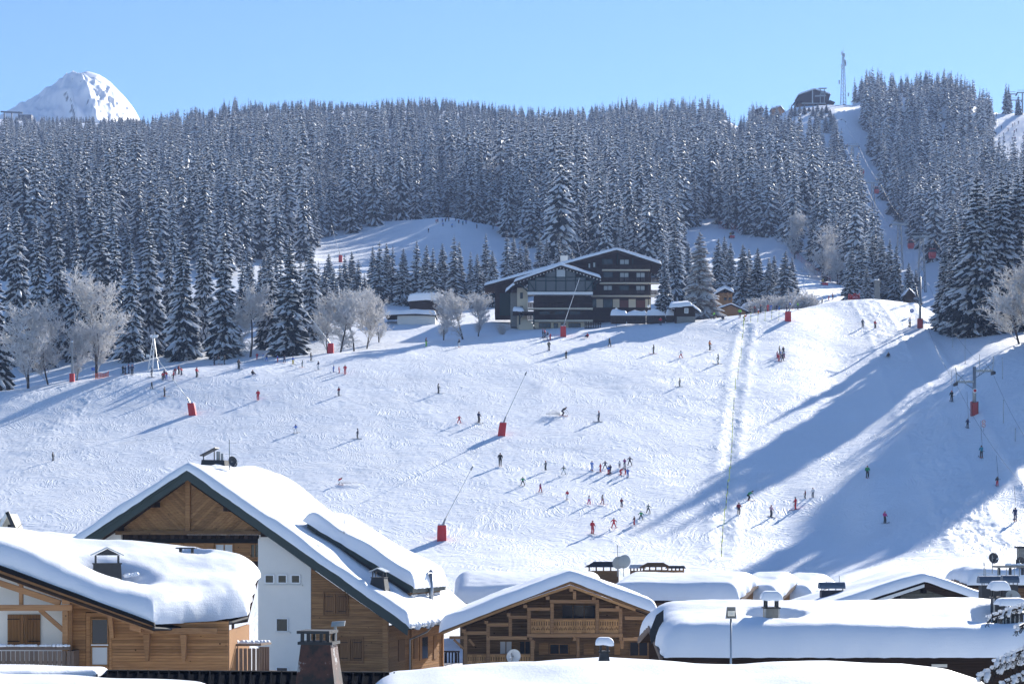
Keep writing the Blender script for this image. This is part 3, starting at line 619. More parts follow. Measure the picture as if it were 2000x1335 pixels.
# ------------------------------------------------------------------ forest on the hill
DMIN = [(-300, 560), (440, 560), (480, 590), (585, 600), (625, 690), (700, 715), (760, 735), (820, 765), (960, 768), (1000, 745), (1045, 640), (1090, 575), (1332, 570), (1340, 722), (1400, 728), (1460, 702), (1540, 655), (1640, 595), (1700, 540), (1750, 520), (1790, 640), (1830, 600), (1850, 470), (2300, 450)]
RIDGE = [(-300, 1720), (0, 1720), (260, 1540), (300, 1350), (360, 1290), (1400, 1270), (1450, 1225), (1500, 1150), (1545, 1120), (1640, 1100), (1660, 1170), (1940, 1170), (1950, 960), (2300, 1000)]
CUT = [(560, 1800), (620, 1778), (700, 1748), (800, 1718), (900, 1692), (1000, 1670), (1100, 1650), (1200, 1648)]
fr = np.random.default_rng(12); pts = []
D = 420.0
while D < 1760:
    step = 7.8 if D < 760 else 8.0+(D-760)*0.0014
    half = 0.31*D; n = int(2*half/step)
    xs = -half+np.arange(n)*step+fr.uniform(-.48, .48, n)*step; ys = D+fr.uniform(-.5, .5, n)*step
    uu = U0+F*xs/ys
    dmin = np.interp(uu, *zip(*DMIN)); dr_ = np.interp(uu, *zip(*RIDGE)); cu = np.interp(ys, *zip(*CUT))
    ok = (ys > dmin) & (ys < dr_) & (np.abs((uu-cu)/F*ys) > np.interp(ys, [600, 800, 1100], [10, 10, 6]))
    ok &= ~((np.abs(uu-1438) < 22) & (ys > 1120)) & ~((np.abs(uu-1440) < 20) & (np.abs(ys-1000) < 26))
    ok &= ~((uu > 1535) & (uu < 1650) & (ys > 1078))
    ok &= ~((uu > 1940) & (ys > 905))
    ok &= (fr.random(n) > 0.05)
    for q in np.nonzero(ok)[0]: pts.append((xs[q], ys[q]))
    D += step
for k in range(70):                                   # dense tall stand right of the knoll, which throws it into shade
    y_ = fr.uniform(700, 860); u_ = fr.uniform(975, 1150) if y_ < 770 else fr.uniform(900, 1150); pts.append(((u_-U0)*y_/F, y_))
pts = np.array(pts); zz = zground(pts[:, 0], pts[:, 1])
hgt = np.clip(fr.normal(23.5, 6.5, len(pts)), 8, 36)*np.interp(pts[:, 1], [420, 760, 1300, 1700], [1.0, 1.0, 0.86, 0.75])
hgt *= 1+0.34*vnoise(pts[:, 0]/45, pts[:, 1]/45, 91)
uq = U0+F*pts[:, 0]/pts[:, 1]; hgt = np.where((uq > 900) & (uq < 1160) & (pts[:, 1] < 880), np.maximum(hgt*1.2, 22), hgt)
# tree tops never rise above the skyline of the hill
SKYL = [(-300, 222), (0, 224), (240, 226), (290, 224), (330, 212), (380, 205), (410, 212), (450, 184), (520, 197), (600, 190), (700, 197), (800, 185), (900, 190), (1000, 202), (1060, 207), (1150, 206), (1215, 184), (1300, 191), (1390, 181), (1420, 203), (1432, 228), (1455, 216), (1470, 187), (1500, 202), (1540, 204), (1555, 205), (1632, 206), (1640, 228), (1654, 234), (1662, 126), (1700, 124), (1750, 141), (1800, 136), (1850, 131), (1900, 150), (1936, 175), (1945, 240), (2300, 250)]
uq = U0+F*pts[:, 0]/pts[:, 1]; lim = np.interp(uq, *zip(*SKYL))+34*fr.random(len(pts))**1.4
hmax = (VH-lim)*pts[:, 1]/F-zz; hgt = np.minimum(hgt, hmax); keep = hgt > 4.5
pts = pts[keep]; zz = zz[keep]; hgt = hgt[keep]
uu = U0+F*pts[:, 0]/pts[:, 1]
front = pts[:, 1]-np.interp(uu, *zip(*DMIN))          # metres behind the forest edge
score = hgt/pts[:, 1]*np.where(front < 22, 2.0, np.where(front < 45, 1.25, 1.0))*np.where((uu > -30) & (uu < 2030), 1, 0)
made = sum(1 for o in bpy.data.objects if o.name.startswith('spruce_tree'))
order = np.argsort(-score); near = order[:300-made]; rest = order[300-made:]
def zone(u, D):
    if u < 480: return 'snowy spruce in the dense forest rising behind the left treeline', 'forest spruces behind the left treeline'
    if u < 1030: return 'snowy spruce at the forest edge above the shaded knoll', 'forest spruces above the knoll'
    if u < 1336: return 'snowy spruce in the forest behind the hotel roofs', 'forest spruces behind the hotel'
    if u < 1640: return 'snowy spruce at the forest edge above the upper run', 'forest spruces above the upper run'
    if u < 1830: return 'snowy spruce in the forest beside the cable car cutting', 'forest spruces beside the cable car'
    return 'snowy spruce in the forest behind the tall drag lift clump', 'forest spruces behind the drag lift clump'
for q in near:
    lab, grp = zone(uu[q], pts[q, 1]); put_spruce(0, pts[q, 1], H=float(hgt[q]), meshes=mid_sp, label=lab, group=grp, x=float(pts[q, 0]))
# all other trees of the hill: one mass, instanced crowns
src = bpy.data.collections.new('spruce_sources')
for i, me in enumerate(far_sp):
    o = bpy.data.objects.new('far_spruce', me); src.objects.link(o)
me = bpy.data.meshes.new('forest'); n = len(rest)
me.vertices.add(n); me.vertices.foreach_set('co', np.stack([pts[rest, 0], pts[rest, 1], zz[rest]], -1).reshape(-1).astype(np.float32))
a = me.attributes.new('size', 'FLOAT_VECTOR', 'POINT'); hs = hgt[rest]/24.8; ws = (0.6*hs+0.42)*fr.uniform(0.85, 1.2, n)
a.data.foreach_set('vector', np.stack([ws, ws, hs], -1).reshape(-1).astype(np.float32))
a = me.attributes.new('turn', 'FLOAT_VECTOR', 'POINT'); a.data.foreach_set('vector', np.stack([fr.normal(0, .03, n), fr.normal(0, .03, n), fr.uniform(0, 6.28, n)], -1).reshape(-1).astype(np.float32))
a = me.attributes.new('kind_index', 'INT', 'POINT'); a.data.foreach_set('value', fr.integers(0, len(far_sp), n).astype(np.int32))
fo = tag(mobj('forest', me), 'snow laden spruce forest covering the hill up to the ridge', 'forest', kind='stuff')
ng = bpy.data.node_groups.new('forest_scatter', 'GeometryNodeTree')
ng.interface.new_socket('Geometry', in_out='INPUT', socket_type='NodeSocketGeometry'); ng.interface.new_socket('Geometry', in_out='OUTPUT', socket_type='NodeSocketGeometry')
N = ng.nodes; Lk = ng.links
gi = N.new('NodeGroupInput'); go = N.new('NodeGroupOutput'); mp = N.new('GeometryNodeMeshToPoints'); io = N.new('GeometryNodeInstanceOnPoints'); ci = N.new('GeometryNodeCollectionInfo')
ci.inputs['Collection'].default_value = src; ci.inputs['Separate Children'].default_value = True
def attr(nm, ty):
    q = N.new('GeometryNodeInputNamedAttribute'); q.data_type = ty; q.inputs['Name'].default_value = nm; return q.outputs['Attribute']
Lk.new(gi.outputs[0], mp.inputs[0]); Lk.new(mp.outputs[0], io.inputs['Points']); Lk.new(ci.outputs[0], io.inputs['Instance'])
io.inputs['Pick Instance'].default_value = True; Lk.new(attr('kind_index', 'INT'), io.inputs['Instance Index'])
Lk.new(attr('turn', 'FLOAT_VECTOR'), io.inputs['Rotation']); Lk.new(attr('size', 'FLOAT_VECTOR'), io.inputs['Scale']); Lk.new(io.outputs[0], go.inputs[0])
md = fo.modifiers.new('scatter', 'NODES'); md.node_group = ng
print('trees: single', len(near)+made, 'mass', n, 'tris', [len(m_.polygons) for m_ in near_sp[:1]+mid_sp[:1]+far_sp[:1]+[bare[0][0]]])

# ------------------------------------------------------------------ winter air
hz = MB().box(-1500, 1500, -300, 2700, -17, 480).build('haze', 'plaster'); hz.data.materials.clear()
m = bpy.data.materials.new('haze_air'); m.use_nodes = True; nt = m.node_tree; nt.nodes.remove(nt.nodes['Principled BSDF'])
pv = nt.nodes.new('ShaderNodeVolumePrincipled'); pv.inputs['Color'].default_value = (0.42, 0.58, 1, 1); pv.inputs['Density'].default_value = 0.00011; pv.inputs['Anisotropy'].default_value = 0.2
nt.links.new(pv.outputs[0], nt.nodes['Material Output'].inputs['Volume']); hz.data.materials.append(m)
tag(hz, 'thin blue winter haze over the whole valley', 'haze', kind='stuff')
# ------------------------------------------------------------------ building kit
class Bld:
    """a thing whose facade planes are measured from the photograph; X right along the front, Y into depth, Z up"""
    def __init__(s, name, label, cat, O, yaw=0.0, group=None):
        s.O = Vector(O); a = R(yaw); s.c = math.cos(a); s.s = math.sin(a)
        s.root = empty(name, s.O, -a, label, cat, group)
    def px(s, u, v, Y=0.0):
        dx = (u-U0)/F; dz = (VH-v)/F
        t = (Y+s.O.x*s.s+s.O.y*s.c)/(dx*s.s+s.c)
        return ((t*dx-s.O.x)*s.c-(t-s.O.y)*s.s, t*dz-s.O.z)
    def p3(s, u, v, Y=0.0): x, z = s.px(u, v, Y); return Vector((x, Y, z))
    def loc(s, w):
        d = w-s.O; return Vector((d.x*s.c-d.y*s.s, d.x*s.s+d.y*s.c, d.z))
    def w(s, u, v, D): return s.loc(P(u, v, D))
    def poly(s, pts, Y): return [s.px(u, v, Y) for u, v in pts]
    def box(s, name, mat, u0, v0, u1, v1, Y, dep, parent=None):
        x0, z1 = s.px(u0, v0, Y); x1, z0 = s.px(u1, v1, Y)
        return MB().box(x0, x1, Y, Y+dep, z0, z1).build(name, mat, parent or s.root)
    def prism(s, name, mat, pts, Y, dep, parent=None):
        return MB().prism(s.poly(pts, Y), Y, Y+dep).build(name, mat, parent or s.root)
    def bar(s, name, mat, a, b_, w, h, parent=None):
        return MB().bar(s.p3(*a), s.p3(*b_), w, h).build(name, mat, parent or s.root)
    def window(s, u0, v0, u1, v1, Y, frame='white_paint', nx=1, nz=1, glass='glass', fw=0.06, parent=None, name='window'):
        x0, z1 = s.px(u0, v0, Y); x1, z0 = s.px(u1, v1, Y); return mk_window(s.root if parent is None else parent, x0, x1, z0, z1, Y, frame, nx, nz, glass, fw, name)
def mk_window(parent, x0, x1, z0, z1, Y, frame, nx, nz, glass, fw, name='window'):
    b = MB()
    for i in range(nx+1):
        x = x0+(x1-x0)*i/nx; b.box(x-fw/2, x+fw/2, Y-0.05, Y+0.04, z0, z1)
    for i in range(nz+1):
        z = z0+(z1-z0)*i/nz; b.box(x0, x1, Y-0.046, Y+0.036, z-fw/2, z+fw/2)
    fr_ = b.build(name, frame, parent)
    for i in range(nx):
        for k in range(nz):
            MB().box(x0+(x1-x0)*i/nx+fw*.4, x0+(x1-x0)*(i+1)/nx-fw*.4, Y+0.0, Y+0.02, z0+(z1-z0)*k/nz+fw*.4, z0+(z1-z0)*(k+1)/nz-fw*.4).build('pane', glass, fr_)
    return fr_
def clip(poly, a, b_, c):
    """keep a*x+b*z<=c"""
    out_ = []
    for i in range(len(poly)):
        p, q = poly[i], poly[(i+1) % len(poly)]; dp = a*p[0]+b_*p[1]-c; dq = a*q[0]+b_*q[1]-c
        if dp <= 0: out_.append(p)
        if dp*dq < 0: t = dp/(dp-dq); out_.append((p[0]+(q[0]-p[0])*t, p[1]+(q[1]-p[1])*t))
    return out_
def planks(parent, poly, Y, pitch, mat, ang=0.0, thick=0.05, gap=0.012, holes=(), name='plank'):
    """boards over a convex wall outline, each its own piece"""
    ca, sa = math.cos(ang), math.sin(ang)
    rot = [(x*ca+z*sa, -x*sa+z*ca) for x, z in poly]
    z0 = min(p[1] for p in rot); z1 = max(p[1] for p in rot); z = z0
    while z < z1-0.01:
        band = clip(clip(rot, 0, 1, z+pitch-gap), 0, -1, -z)
        segs = [band] if len(band) >= 3 else []
        for hx0, hz0, hx1, hz1 in holes:
            if hz1 <= z+0.02 or hz0 >= z+pitch-0.02: continue
            ns = []
            for sg in segs:
                for q in (clip(sg, 1, 0, hx0), clip(sg, -1, 0, -hx1)):
                    if len(q) >= 3: ns.append(q)
            segs = ns
        for sg in segs:
            if max(p[0] for p in sg)-min(p[0] for p in sg) < 0.05: continue
            MB().prism([(x*ca-zz_*sa, x*sa+zz_*ca) for x, zz_ in sg], Y-thick-random.uniform(0, 0.012), Y).build(name, mat, parent)
        z += pitch
def lerp_line(pts, s):
    n = len(pts)-1; k = min(int(s*n), n-1); return pts[k].lerp(pts[k+1], s*n-k)
def snow_cap(parent, back, front, T, r=0.6, ns=46, nt=22, amp=0.12, seed=0, craters=(), name='snow_cover', drip=0.0, rb=None, mat='roof_snow', cut=0.55, freq=0.45, skirt=0.06):
    """pillow of snow over a roof patch given by its back and front edges (local coordinates)"""
    Ls = (sum((front[i+1]-front[i]).length for i in range(len(front)-1))+sum((back[i+1]-back[i]).length for i in range(len(back)-1)))/2
    Lt = (lerp_line(front, .5)-lerp_line(back, .5)).length; rb = r if rb is None else rb
    def params(L, n, r0, r1):
        e = 6; a = [r0*(1-math.cos(k/e*math.pi/2)) for k in range(e)]; b_ = [L-r1*(1-math.cos(k/e*math.pi/2)) for k in range(e-1, -1, -1)]
        m_ = max(4, n-2*e); mid = [r0+(L-r0-r1)*k/m_ for k in range(m_+1)]
        return a+mid+b_
    r0 = min(r, Ls*0.3); rt0 = min(rb, Lt*0.35); rt1 = min(r, Lt*0.4)
    Sx = params(Ls, ns, r0, r0); Tx = params(Lt, nt, rt0, rt1); V = []; F_ = []
    def pr(d, rr):
        x = min(max(d/rr, 0), 1); return (1-(1-x)**2)**cut
    for s in Sx:
        for t in Tx:
            base = lerp_line(back, s/Ls).lerp(lerp_line(front, s/Ls), t/Lt)
            h = pr(s, r0)*pr(Ls-s, r0)*pr(t, rt0)*pr(Lt-t, rt1)
            nz_ = mnoise.noise(Vector((base.x*freq+seed*7.3, base.y*freq, seed)))
            n2 = mnoise.noise(Vector((base.x*1.7+seed, base.y*1.7, seed*3.1)))
            th = T*(1+amp*1.6*nz_+amp*0.12*n2)
            for cx_, cy_, cr, cd in craters:
                d = math.hypot(base.x-cx_, base.y-cy_)/cr
                if d < 1.6: th *= 1-cd*max(0, min(1, (1.6-d)/0.8))**1.5
            # ragged lip where the snow hangs over the eave
            e = Lt-t; p = base+Vector((0, 0, th*h))
            if e < r0*0.5 and drip: p.z -= drip*(0.5+0.9*abs(mnoise.noise(Vector((base.x*2.3, base.y*2.3, seed+5)))))*(1-e/(r0*0.5))
            jit = 0.12*(1-h)*mnoise.noise(Vector((base.x*1.3, base.y*1.3, base.z+seed)))*r0
            V.append(p+Vector((jit, jit, 0)))
    a_, b_ = len(Sx), len(Tx)
    for i in range(a_-1):
        for j in range(b_-1): F_.append((i*b_+j, (i+1)*b_+j, (i+1)*b_+j+1, i*b_+j+1))
    rim = [i*b_ for i in range(a_)]+[(a_-1)*b_+j for j in range(1, b_)]+[i*b_+b_-1 for i in range(a_-2, -1, -1)]+[j for j in range(b_-2, 0, -1)]
    n0 = len(V); V += [V[k]-Vector((0, 0, skirt)) for k in rim]
    for k in range(len(rim)): F_.append((rim[k], rim[(k+1) % len(rim)], n0+(k+1) % len(rim), n0+k))
    mb = MB(); mb.add(V, F_); return mb.build(name, mat, parent, smooth=True)
def snow_gable(parent, left, ridge, right, T, r=0.6, ns=40, nt=64, amp=0.12, seed=0, drip=0.06, craters=(), cut=0.5, freq=0.3, rw=0.9, name='snow_cover'):
    """one blanket of snow over both slopes of a gable: edges left eave, ridge, right eave run from back to front"""
    mid = lambda l: lerp_line(l, .5); La = (mid(ridge)-mid(left)).length; Lb = (mid(right)-mid(ridge)).length; Ls = (ridge[-1]-ridge[0]).length; L = La+Lb
    def params(L_, n, r_):
        e = 6; a = [r_*(1-math.cos(k/e*math.pi/2)) for k in range(e)]; m_ = max(4, n-2*e)
        return a+[r_+(L_-2*r_)*k/m_ for k in range(m_+1)]+[L_-q for q in reversed(a)]
    r0 = min(r, Ls*.3); Sx = params(Ls, ns, r0); Tx = params(L, nt, r)
    pr = lambda d, rr: (1-(1-min(max(d/rr, 0), 1))**2)**cut
    sl_ = abs(mid(ridge).z-mid(left).z)/La+abs(mid(ridge).z-mid(right).z)/Lb; V = []; F_ = []
    for s in Sx:
        for t in Tx:
            f_ = s/Ls; base = lerp_line(left, f_).lerp(lerp_line(ridge, f_), t/La) if t < La else lerp_line(ridge, f_).lerp(lerp_line(right, f_), (t-La)/Lb)
            h = pr(s, r0)*pr(Ls-s, r0)*pr(t, r)*pr(L-t, r)
            n1 = mnoise.noise(Vector((base.x*freq+seed*7.3, base.y*freq, seed))); n2 = mnoise.noise(Vector((base.x*1.3+seed, base.y*1.3, seed*3.1)))
            th = T*(1+amp*1.6*n1+amp*.25*n2)-.25*sl_*rw*math.exp(-abs(t-La)/rw)*.8
            for cx_, cy_, cr, cd in craters:
                d = math.hypot(base.x-cx_, base.y-cy_)/cr
                if d < 1.6: th *= 1-cd*max(0, min(1, (1.6-d)/0.8))**1.5
            e = min(t, L-t); p = base+Vector((0, 0, max(.05, th)*h))
            if e < r*.5 and drip: p.z -= drip*(.5+.9*abs(mnoise.noise(Vector((base.x*2.3, base.y*2.3, seed+5)))))*(1-e/(r*.5))
            j = .15*(1-h)*mnoise.noise(Vector((base.x*1.3, base.y*1.3, base.z+seed)))*r0; V.append(p+Vector((j, j, 0)))
    a_, b_ = len(Sx), len(Tx)
    for i in range(a_-1):
        for j in range(b_-1): F_.append((i*b_+j, (i+1)*b_+j, (i+1)*b_+j+1, i*b_+j+1))
    rim = [i*b_ for i in range(a_)]+[(a_-1)*b_+j for j in range(1, b_)]+[i*b_+b_-1 for i in range(a_-2, -1, -1)]+[j for j in range(b_-2, 0, -1)]
    n0 = len(V); V += [V[k]-Vector((0, 0, 0.06)) for k in rim]
    for k in range(len(rim)): F_.append((rim[k], rim[(k+1) % len(rim)], n0+(k+1) % len(rim), n0+k))
    mb = MB(); mb.add(V, F_); return mb.build(name, 'roof_snow', parent, smooth=True)
def slab(parent, name, mat, back, front, th=0.22, n=8):
    """roof board under the snow"""
    mb = MB(); V = []; F_ = []
    for k in range(n+1):
        a = lerp_line(back, k/n); b_ = lerp_line(front, k/n); V += [a, b_, a-Vector((0, 0, th)), b_-Vector((0, 0, th))]
    for k in range(n):
        i = 4*k; j = i+4; F_ += [(i, j, j+1, i+1), (i+2, i+3, j+3, j+2), (i+1, j+1, j+3, i+3), (i, i+2, j+2, j)]
    F_ += [(0, 1, 3, 2), (4*n, 4*n+2, 4*n+3, 4*n+1)]
    mb.add(V, F_); return mb.build(name, mat, parent)
def lumps(mb, a, b_, n, r, seed=0, droop=0.0):
    """row of small snow lumps between two points"""
    rr = random.Random(seed)
    for k in range(n):
        p = Vector(a).lerp(Vector(b_), (k+rr.random())/n); q = r*rr.uniform(0.5, 1.2)
        vs = []; 
        for i in range(3):
            zz_ = (0.9-0.9*i)*q*(0.7 if i < 2 else 0.6+droop*rr.random()); rad = q*(0.55, 1.0, 0.5)[i]
            for j in range(6): vs.append(p+Vector((math.cos(j*1.047)*rad, math.sin(j*1.047)*rad, zz_)))
        fs = [(5, 4, 3, 2, 1, 0), (12, 13, 14, 15, 16, 17)]
        for i in range(2):
            for j in range(6): fs.append((i*6+j, i*6+(j+1) % 6, i*6+6+(j+1) % 6, i*6+6+j))
        mb.add(vs, fs)
    return mb
def shutter_pair(b, u0, v0, u1, v1, Y, mat='shutter_wood', framed=True):
    for k, (a, c) in enumerate(((u0, (u0+u1)/2-0.4), ((u0+u1)/2+0.4, u1))):
        x0, z1 = b.px(a, v0, Y); x1, z0 = b.px(c, v1, Y); m_ = MB(); n = 5; w = (x1-x0)/n
        for i in range(n): m_.box(x0+i*w+0.006, x0+(i+1)*w-0.006, Y-0.05, Y-0.01, z0, z1)
        m_.box(x0, x1, Y-0.012, Y+0.0, z0, z1)
        o = m_.build('shutter', mat, b.root); hh = (z1-z0)
        for zz_ in (z0+hh*0.13, z1-hh*0.15):
            MB().box(x0 if k == 0 else x1-(x1-x0)*0.75, x0+(x1-x0)*0.75 if k == 0 else x1, Y-0.075, Y-0.05, zz_-0.02, zz_+0.02).build('hinge_strap', 'black_edge', o)
    if framed:
        x0, z1 = b.px(u0-2, v0-2, Y); x1, z0 = b.px(u1+2, v1+2, Y); m_ = MB(); f_ = 0.09
        m_.box(x0-f_, x0, Y-0.06, Y, z0-f_, z1+f_); m_.box(x1, x1+f_, Y-0.06, Y, z0-f_, z1+f_); m_.box(x0, x1, Y-0.06, Y, z1, z1+f_); m_.box(x0, x1, Y-0.06, Y, z0-f_, z0)
        m_.build('window_frame', mat, b.root)
def dish(name, p, r, face, mast, label, mat='dish_dark', group='satellite dishes'):
    """satellite dish on a mast: bowl, feed arm, head"""
    t = empty(name, mast, 0, label, 'satellite dish', group); c = Vector(p)-Vector(mast); f_ = Vector(face).normalized()
    u = f_.cross(Vector((0, 0, 1))).normalized(); w = u.cross(f_); m_ = MB(); vs = []; fs = []; n = 20
    for k, (q, d) in enumerate(((0.02, -0.16), (0.5, -0.11), (0.85, -0.03), (1.0, 0.02))):
        for j in range(n): vs.append(c+(u*math.cos(j*2*math.pi/n)+w*math.sin(j*2*math.pi/n))*r*q+f_*(d*r*1.6))
    for k in range(3):
        for j in range(n): fs.append((k*n+j, k*n+(j+1) % n, k*n+n+(j+1) % n, k*n+n+j))
    fs.append(tuple(range(n))); vs2 = [v-f_*0.03 for v in vs]; n0 = len(vs)
    m_.add(vs, fs); m_.add(vs2, [tuple(reversed(f)) for f in fs]); m_.build('bowl', mat, t, smooth=True)
    MB().tube((0, 0, 0), (0, 0, c.z+r*0.5), 0.035).build('mast', 'grey_metal', t)
    e = c+f_*r*1.0-w*r*0.35; MB().tube(c-w*r*0.95, e, 0.018).build('feed_arm', 'grey_metal', t); MB().tube(e-f_*0.02, e+f_*0.12, 0.05).build('receiver_head', 'pale_metal', t)
    MB().bar((0, 0, c.z), c-f_*0.1*r, 0.06, 0.06).build('bracket', 'grey_metal', t)
    return t
def antenna(p, h, label, bars=7, w=0.7):
    t = empty('antenna', p, 0.3, label, 'antenna'); MB().tube((0, 0, -0.5), (0, 0, h), 0.03).build('mast', 'grey_metal', t)
    b = MB(); b.tube((-0.1, 0, h*0.9), (0.5, 0, h*0.9), 0.015)
    for k in range(bars): b.tube((0.02+0.07*k, -w/2*(1-k*.05), h*0.9), (0.02+0.07*k, w/2*(1-k*.05), h*0.9), 0.011, n=4)
    b.build('upper_aerial', 'pale_metal', t)
    b = MB(); b.tube((-0.3, 0, h*0.6), (0.5, 0, h*0.6), 0.013)
    for k in range(5): b.tube((-0.25+0.16*k, -w*0.6, h*0.6), (-0.25+0.16*k, w*0.6, h*0.6), 0.011, n=4)
    b.build('lower_aerial', 'pale_metal', t); return t
def chimney(p, w, d, h, label, mat='dark_metal', top=0.8, cap='gable', snow=0.0, yaw=0.0, posts=True, group='roof chimneys', base=0.6):
    """sheet metal chimney: tapering body, collar, posts, cap"""
    t = empty('chimney', p, R(-yaw), label, 'chimney', group)
    def ring(z, f): return [(-w/2*f, -d/2*f, z), (w/2*f, -d/2*f, z), (w/2*f, d/2*f, z), (-w/2*f, d/2*f, z)]
    b = MB(); b.add(ring(-base, 1.0+(1-top)*base/h)+ring(h, top), [(3, 2, 1, 0), (4, 5, 6, 7), (0, 1, 5, 4), (1, 2, 6, 5), (2, 3, 7, 6), (3, 0, 4, 7)]); b.build('body', mat, t)
    W, Dd = w*top, d*top; MB().box(-W/2-.05, W/2+.05, -Dd/2-.05, Dd/2+.05, h+.003, h+0.06).build('collar', mat, t)
    ph = 0.26*max(1, w)
    for x in (-W*.42, W*.42):
        for y in (-Dd*.42, Dd*.42): MB().box(x-.035, x+.035, y-.035, y+.035, h+.06, h+.06+ph).build('post', mat, t)
    z = h+.06+ph; e = 0.14
    if cap == 'gable':
        b = MB().prism([(-W/2-e, z), (0, z+W*0.28), (W/2+e, z), (W/2+e, z+.05), (0, z+W*0.28+.06), (-W/2-e, z+.05)], -Dd/2-e, Dd/2+e); o = b.build('cap', 'zinc', t)
        MB().prism([(-W/2+.02, z+.02), (0, z+W*0.26), (W/2-.02, z+.02)], -Dd/2, -Dd/2+.03).build('gable_end', mat, t)
    else: o = MB().box(-W/2-e, W/2+e, -Dd/2-e, Dd/2+e, z, z+.07).build('cap', mat, t)
    if snow:
        zz_ = z+.07; bk = [Vector((-W/2-e, Dd/2+e, zz_)), Vector((W/2+e, Dd/2+e, zz_))]; ft = [Vector((-W/2-e-.05, -Dd/2-e-.05, zz_)), Vector((W/2+e+.05, -Dd/2-e-.05, zz_))]
        snow_cap(t, bk, ft, snow, r=0.28, ns=20, nt=16, amp=0.12, seed=int(p[0]*10) % 50, drip=0.08)
    return t
def ground_under(u, D): return at(u, D).z
# ================================================================== near left chalet
b = Bld('wooden_chalet', 'pine chalet in the near left corner under a thick swelling snow roof', 'chalet', (P(300, 1045, 94).x, 94, ground_under(300, 94)))
b1 = b
b.prism('wall', 'plaster', [(-90, 1085), (140, 1172), (140, 1420), (-90, 1420)], 1.7, 0.25)
core = b.prism('timber_wall', 'dark_wood', [(138, 1168), (300, 1218), (446, 1211), (446, 1420), (138, 1420)], 1.35, 0.3)
hx0, hz1 = b.px(168, 1196, 1.3); hx1, hz0 = b.px(218, 1420, 1.3)
planks(core, b.poly([(137, 1167), (300, 1219), (446, 1212), (446, 1345), (137, 1345)], 1.3), 1.3, 0.148, 'pine_wood', holes=[(hx0, hz0, hx1, hz1)])
side = MB().box(b.px(440, 1300, 1.35)[0], b.px(446, 1300, 1.35)[0], 1.66, 9.0, b.px(440, 1400, 1.35)[1], b.px(440, 1232, 1.35)[1]).build('side_wall', 'pine_wood', b.root)
# glazed door
d_ = b.box('door', 'larch_wood', 176, 1204, 213, 1318, 1.22, 0.1)
b.window(179, 1208, 211, 1257, 1.18, 'larch_wood', glass='glass', parent=d_); b.window(179, 1262, 211, 1298, 1.18, 'larch_wood', glass='curtain', parent=d_)
b.box('rail', 'white_paint', 178, 1257.6, 211, 1259.6, 1.08, 0.04, d_)
b.box('kick_board', 'pine_wood', 179, 1300, 211, 1316, 1.17, 0.04, d_)
for u0, u1 in ((168, 176), (213, 218)): b.box('door_trim', 'pine_wood', u0, 1198, u1, 1340, 1.2, 0.1)
b.box('door_trim', 'pine_wood', 168.5, 1196, 217.5, 1203.6, 1.19, 0.1)
shutter_pair(b, 15, 1199, 79, 1259, 1.66, framed=False)
# posts, beams and braces of the balcony
b.box('post', 'beam_wood', 121.5, 1192.5, 132, 1420, 0.0, 0.24)
b.box('wall_post', 'beam_wood', 133, 1180, 140, 1345, 1.0, 0.28)
b.box('tie_beam', 'beam_wood', -90, 1180.5, 140, 1192, -0.03, 0.3)
b.box('king_post', 'beam_wood', 37, 1135, 44, 1180, 0.1, 0.2)
b.bar('strut', 'beam_wood', (-60, 1118, 0.15), (118, 1177, 0.15), 0.2, 0.27)
b.bar('brace', 'beam_wood', (78, 1190, 0.12), (124, 1230, 0.12), 0.14, 0.2)
b.box('purlin_end', 'beam_wood', 34, 1124, 50, 1140, -0.25, 2.0); b.box('purlin_end', 'beam_wood', 121, 1163, 136, 1179, -0.25, 2.0)
for u in (285, 357): b.prism('bracket', 'beam_wood', [(u-6, 1238), (u+7, 1238), (u+4, 1290), (u-1, 1290)], 0.75, 0.45)
b.prism('bracket', 'beam_wood', [(210, 1203), (219, 1203), (222, 1245), (215, 1245)], 0.9, 0.3)
b.bar('eave_beam', 'beam_wood', (272, 1232, 0.55), (424, 1231, 0.9), 0.2, 0.26)
b.box('beam_end', 'beam_wood', 210, 1197, 222, 1206, -0.1, 1.4); b.prism('beam_end', 'beam_wood', [(253, 1215), (275, 1220), (275, 1234), (253, 1229)], -0.05, 1.3)
# barge board and black roof edge
b.prism('barge_board', 'beam_wood', [(-90, 1081), (300, 1222), (300, 1235), (-90, 1093)], -0.35, 0.12)
b.prism('roof_edge', 'black_edge', [(-90, 1070), (300, 1215), (302, 1223), (-90, 1080)], -0.68, 0.4)
rail = b.box('handrail', 'taupe_wood', -90, 1262.5, 137, 1268, -0.15, 0.14)
for k in range(25):
    u = -87+9.05*k; b.box('picket', 'taupe_wood', u, 1270.5, u+7.2, 1325, -0.12, 0.045)
b.box('lower_rail', 'taupe_wood', -90, 1290, 137, 1295, -0.06, 0.05); b.box('corner_panel', 'taupe_wood', 133, 1270.5, 144, 1330, -0.05, 1.2)
sm = MB(); lumps(sm, b.p3(-80, 1260, -0.08), b.p3(137, 1260, -0.08), 60, 0.11, 3); sm.build('rail_snow', 'roof_snow', b.root, smooth=True)
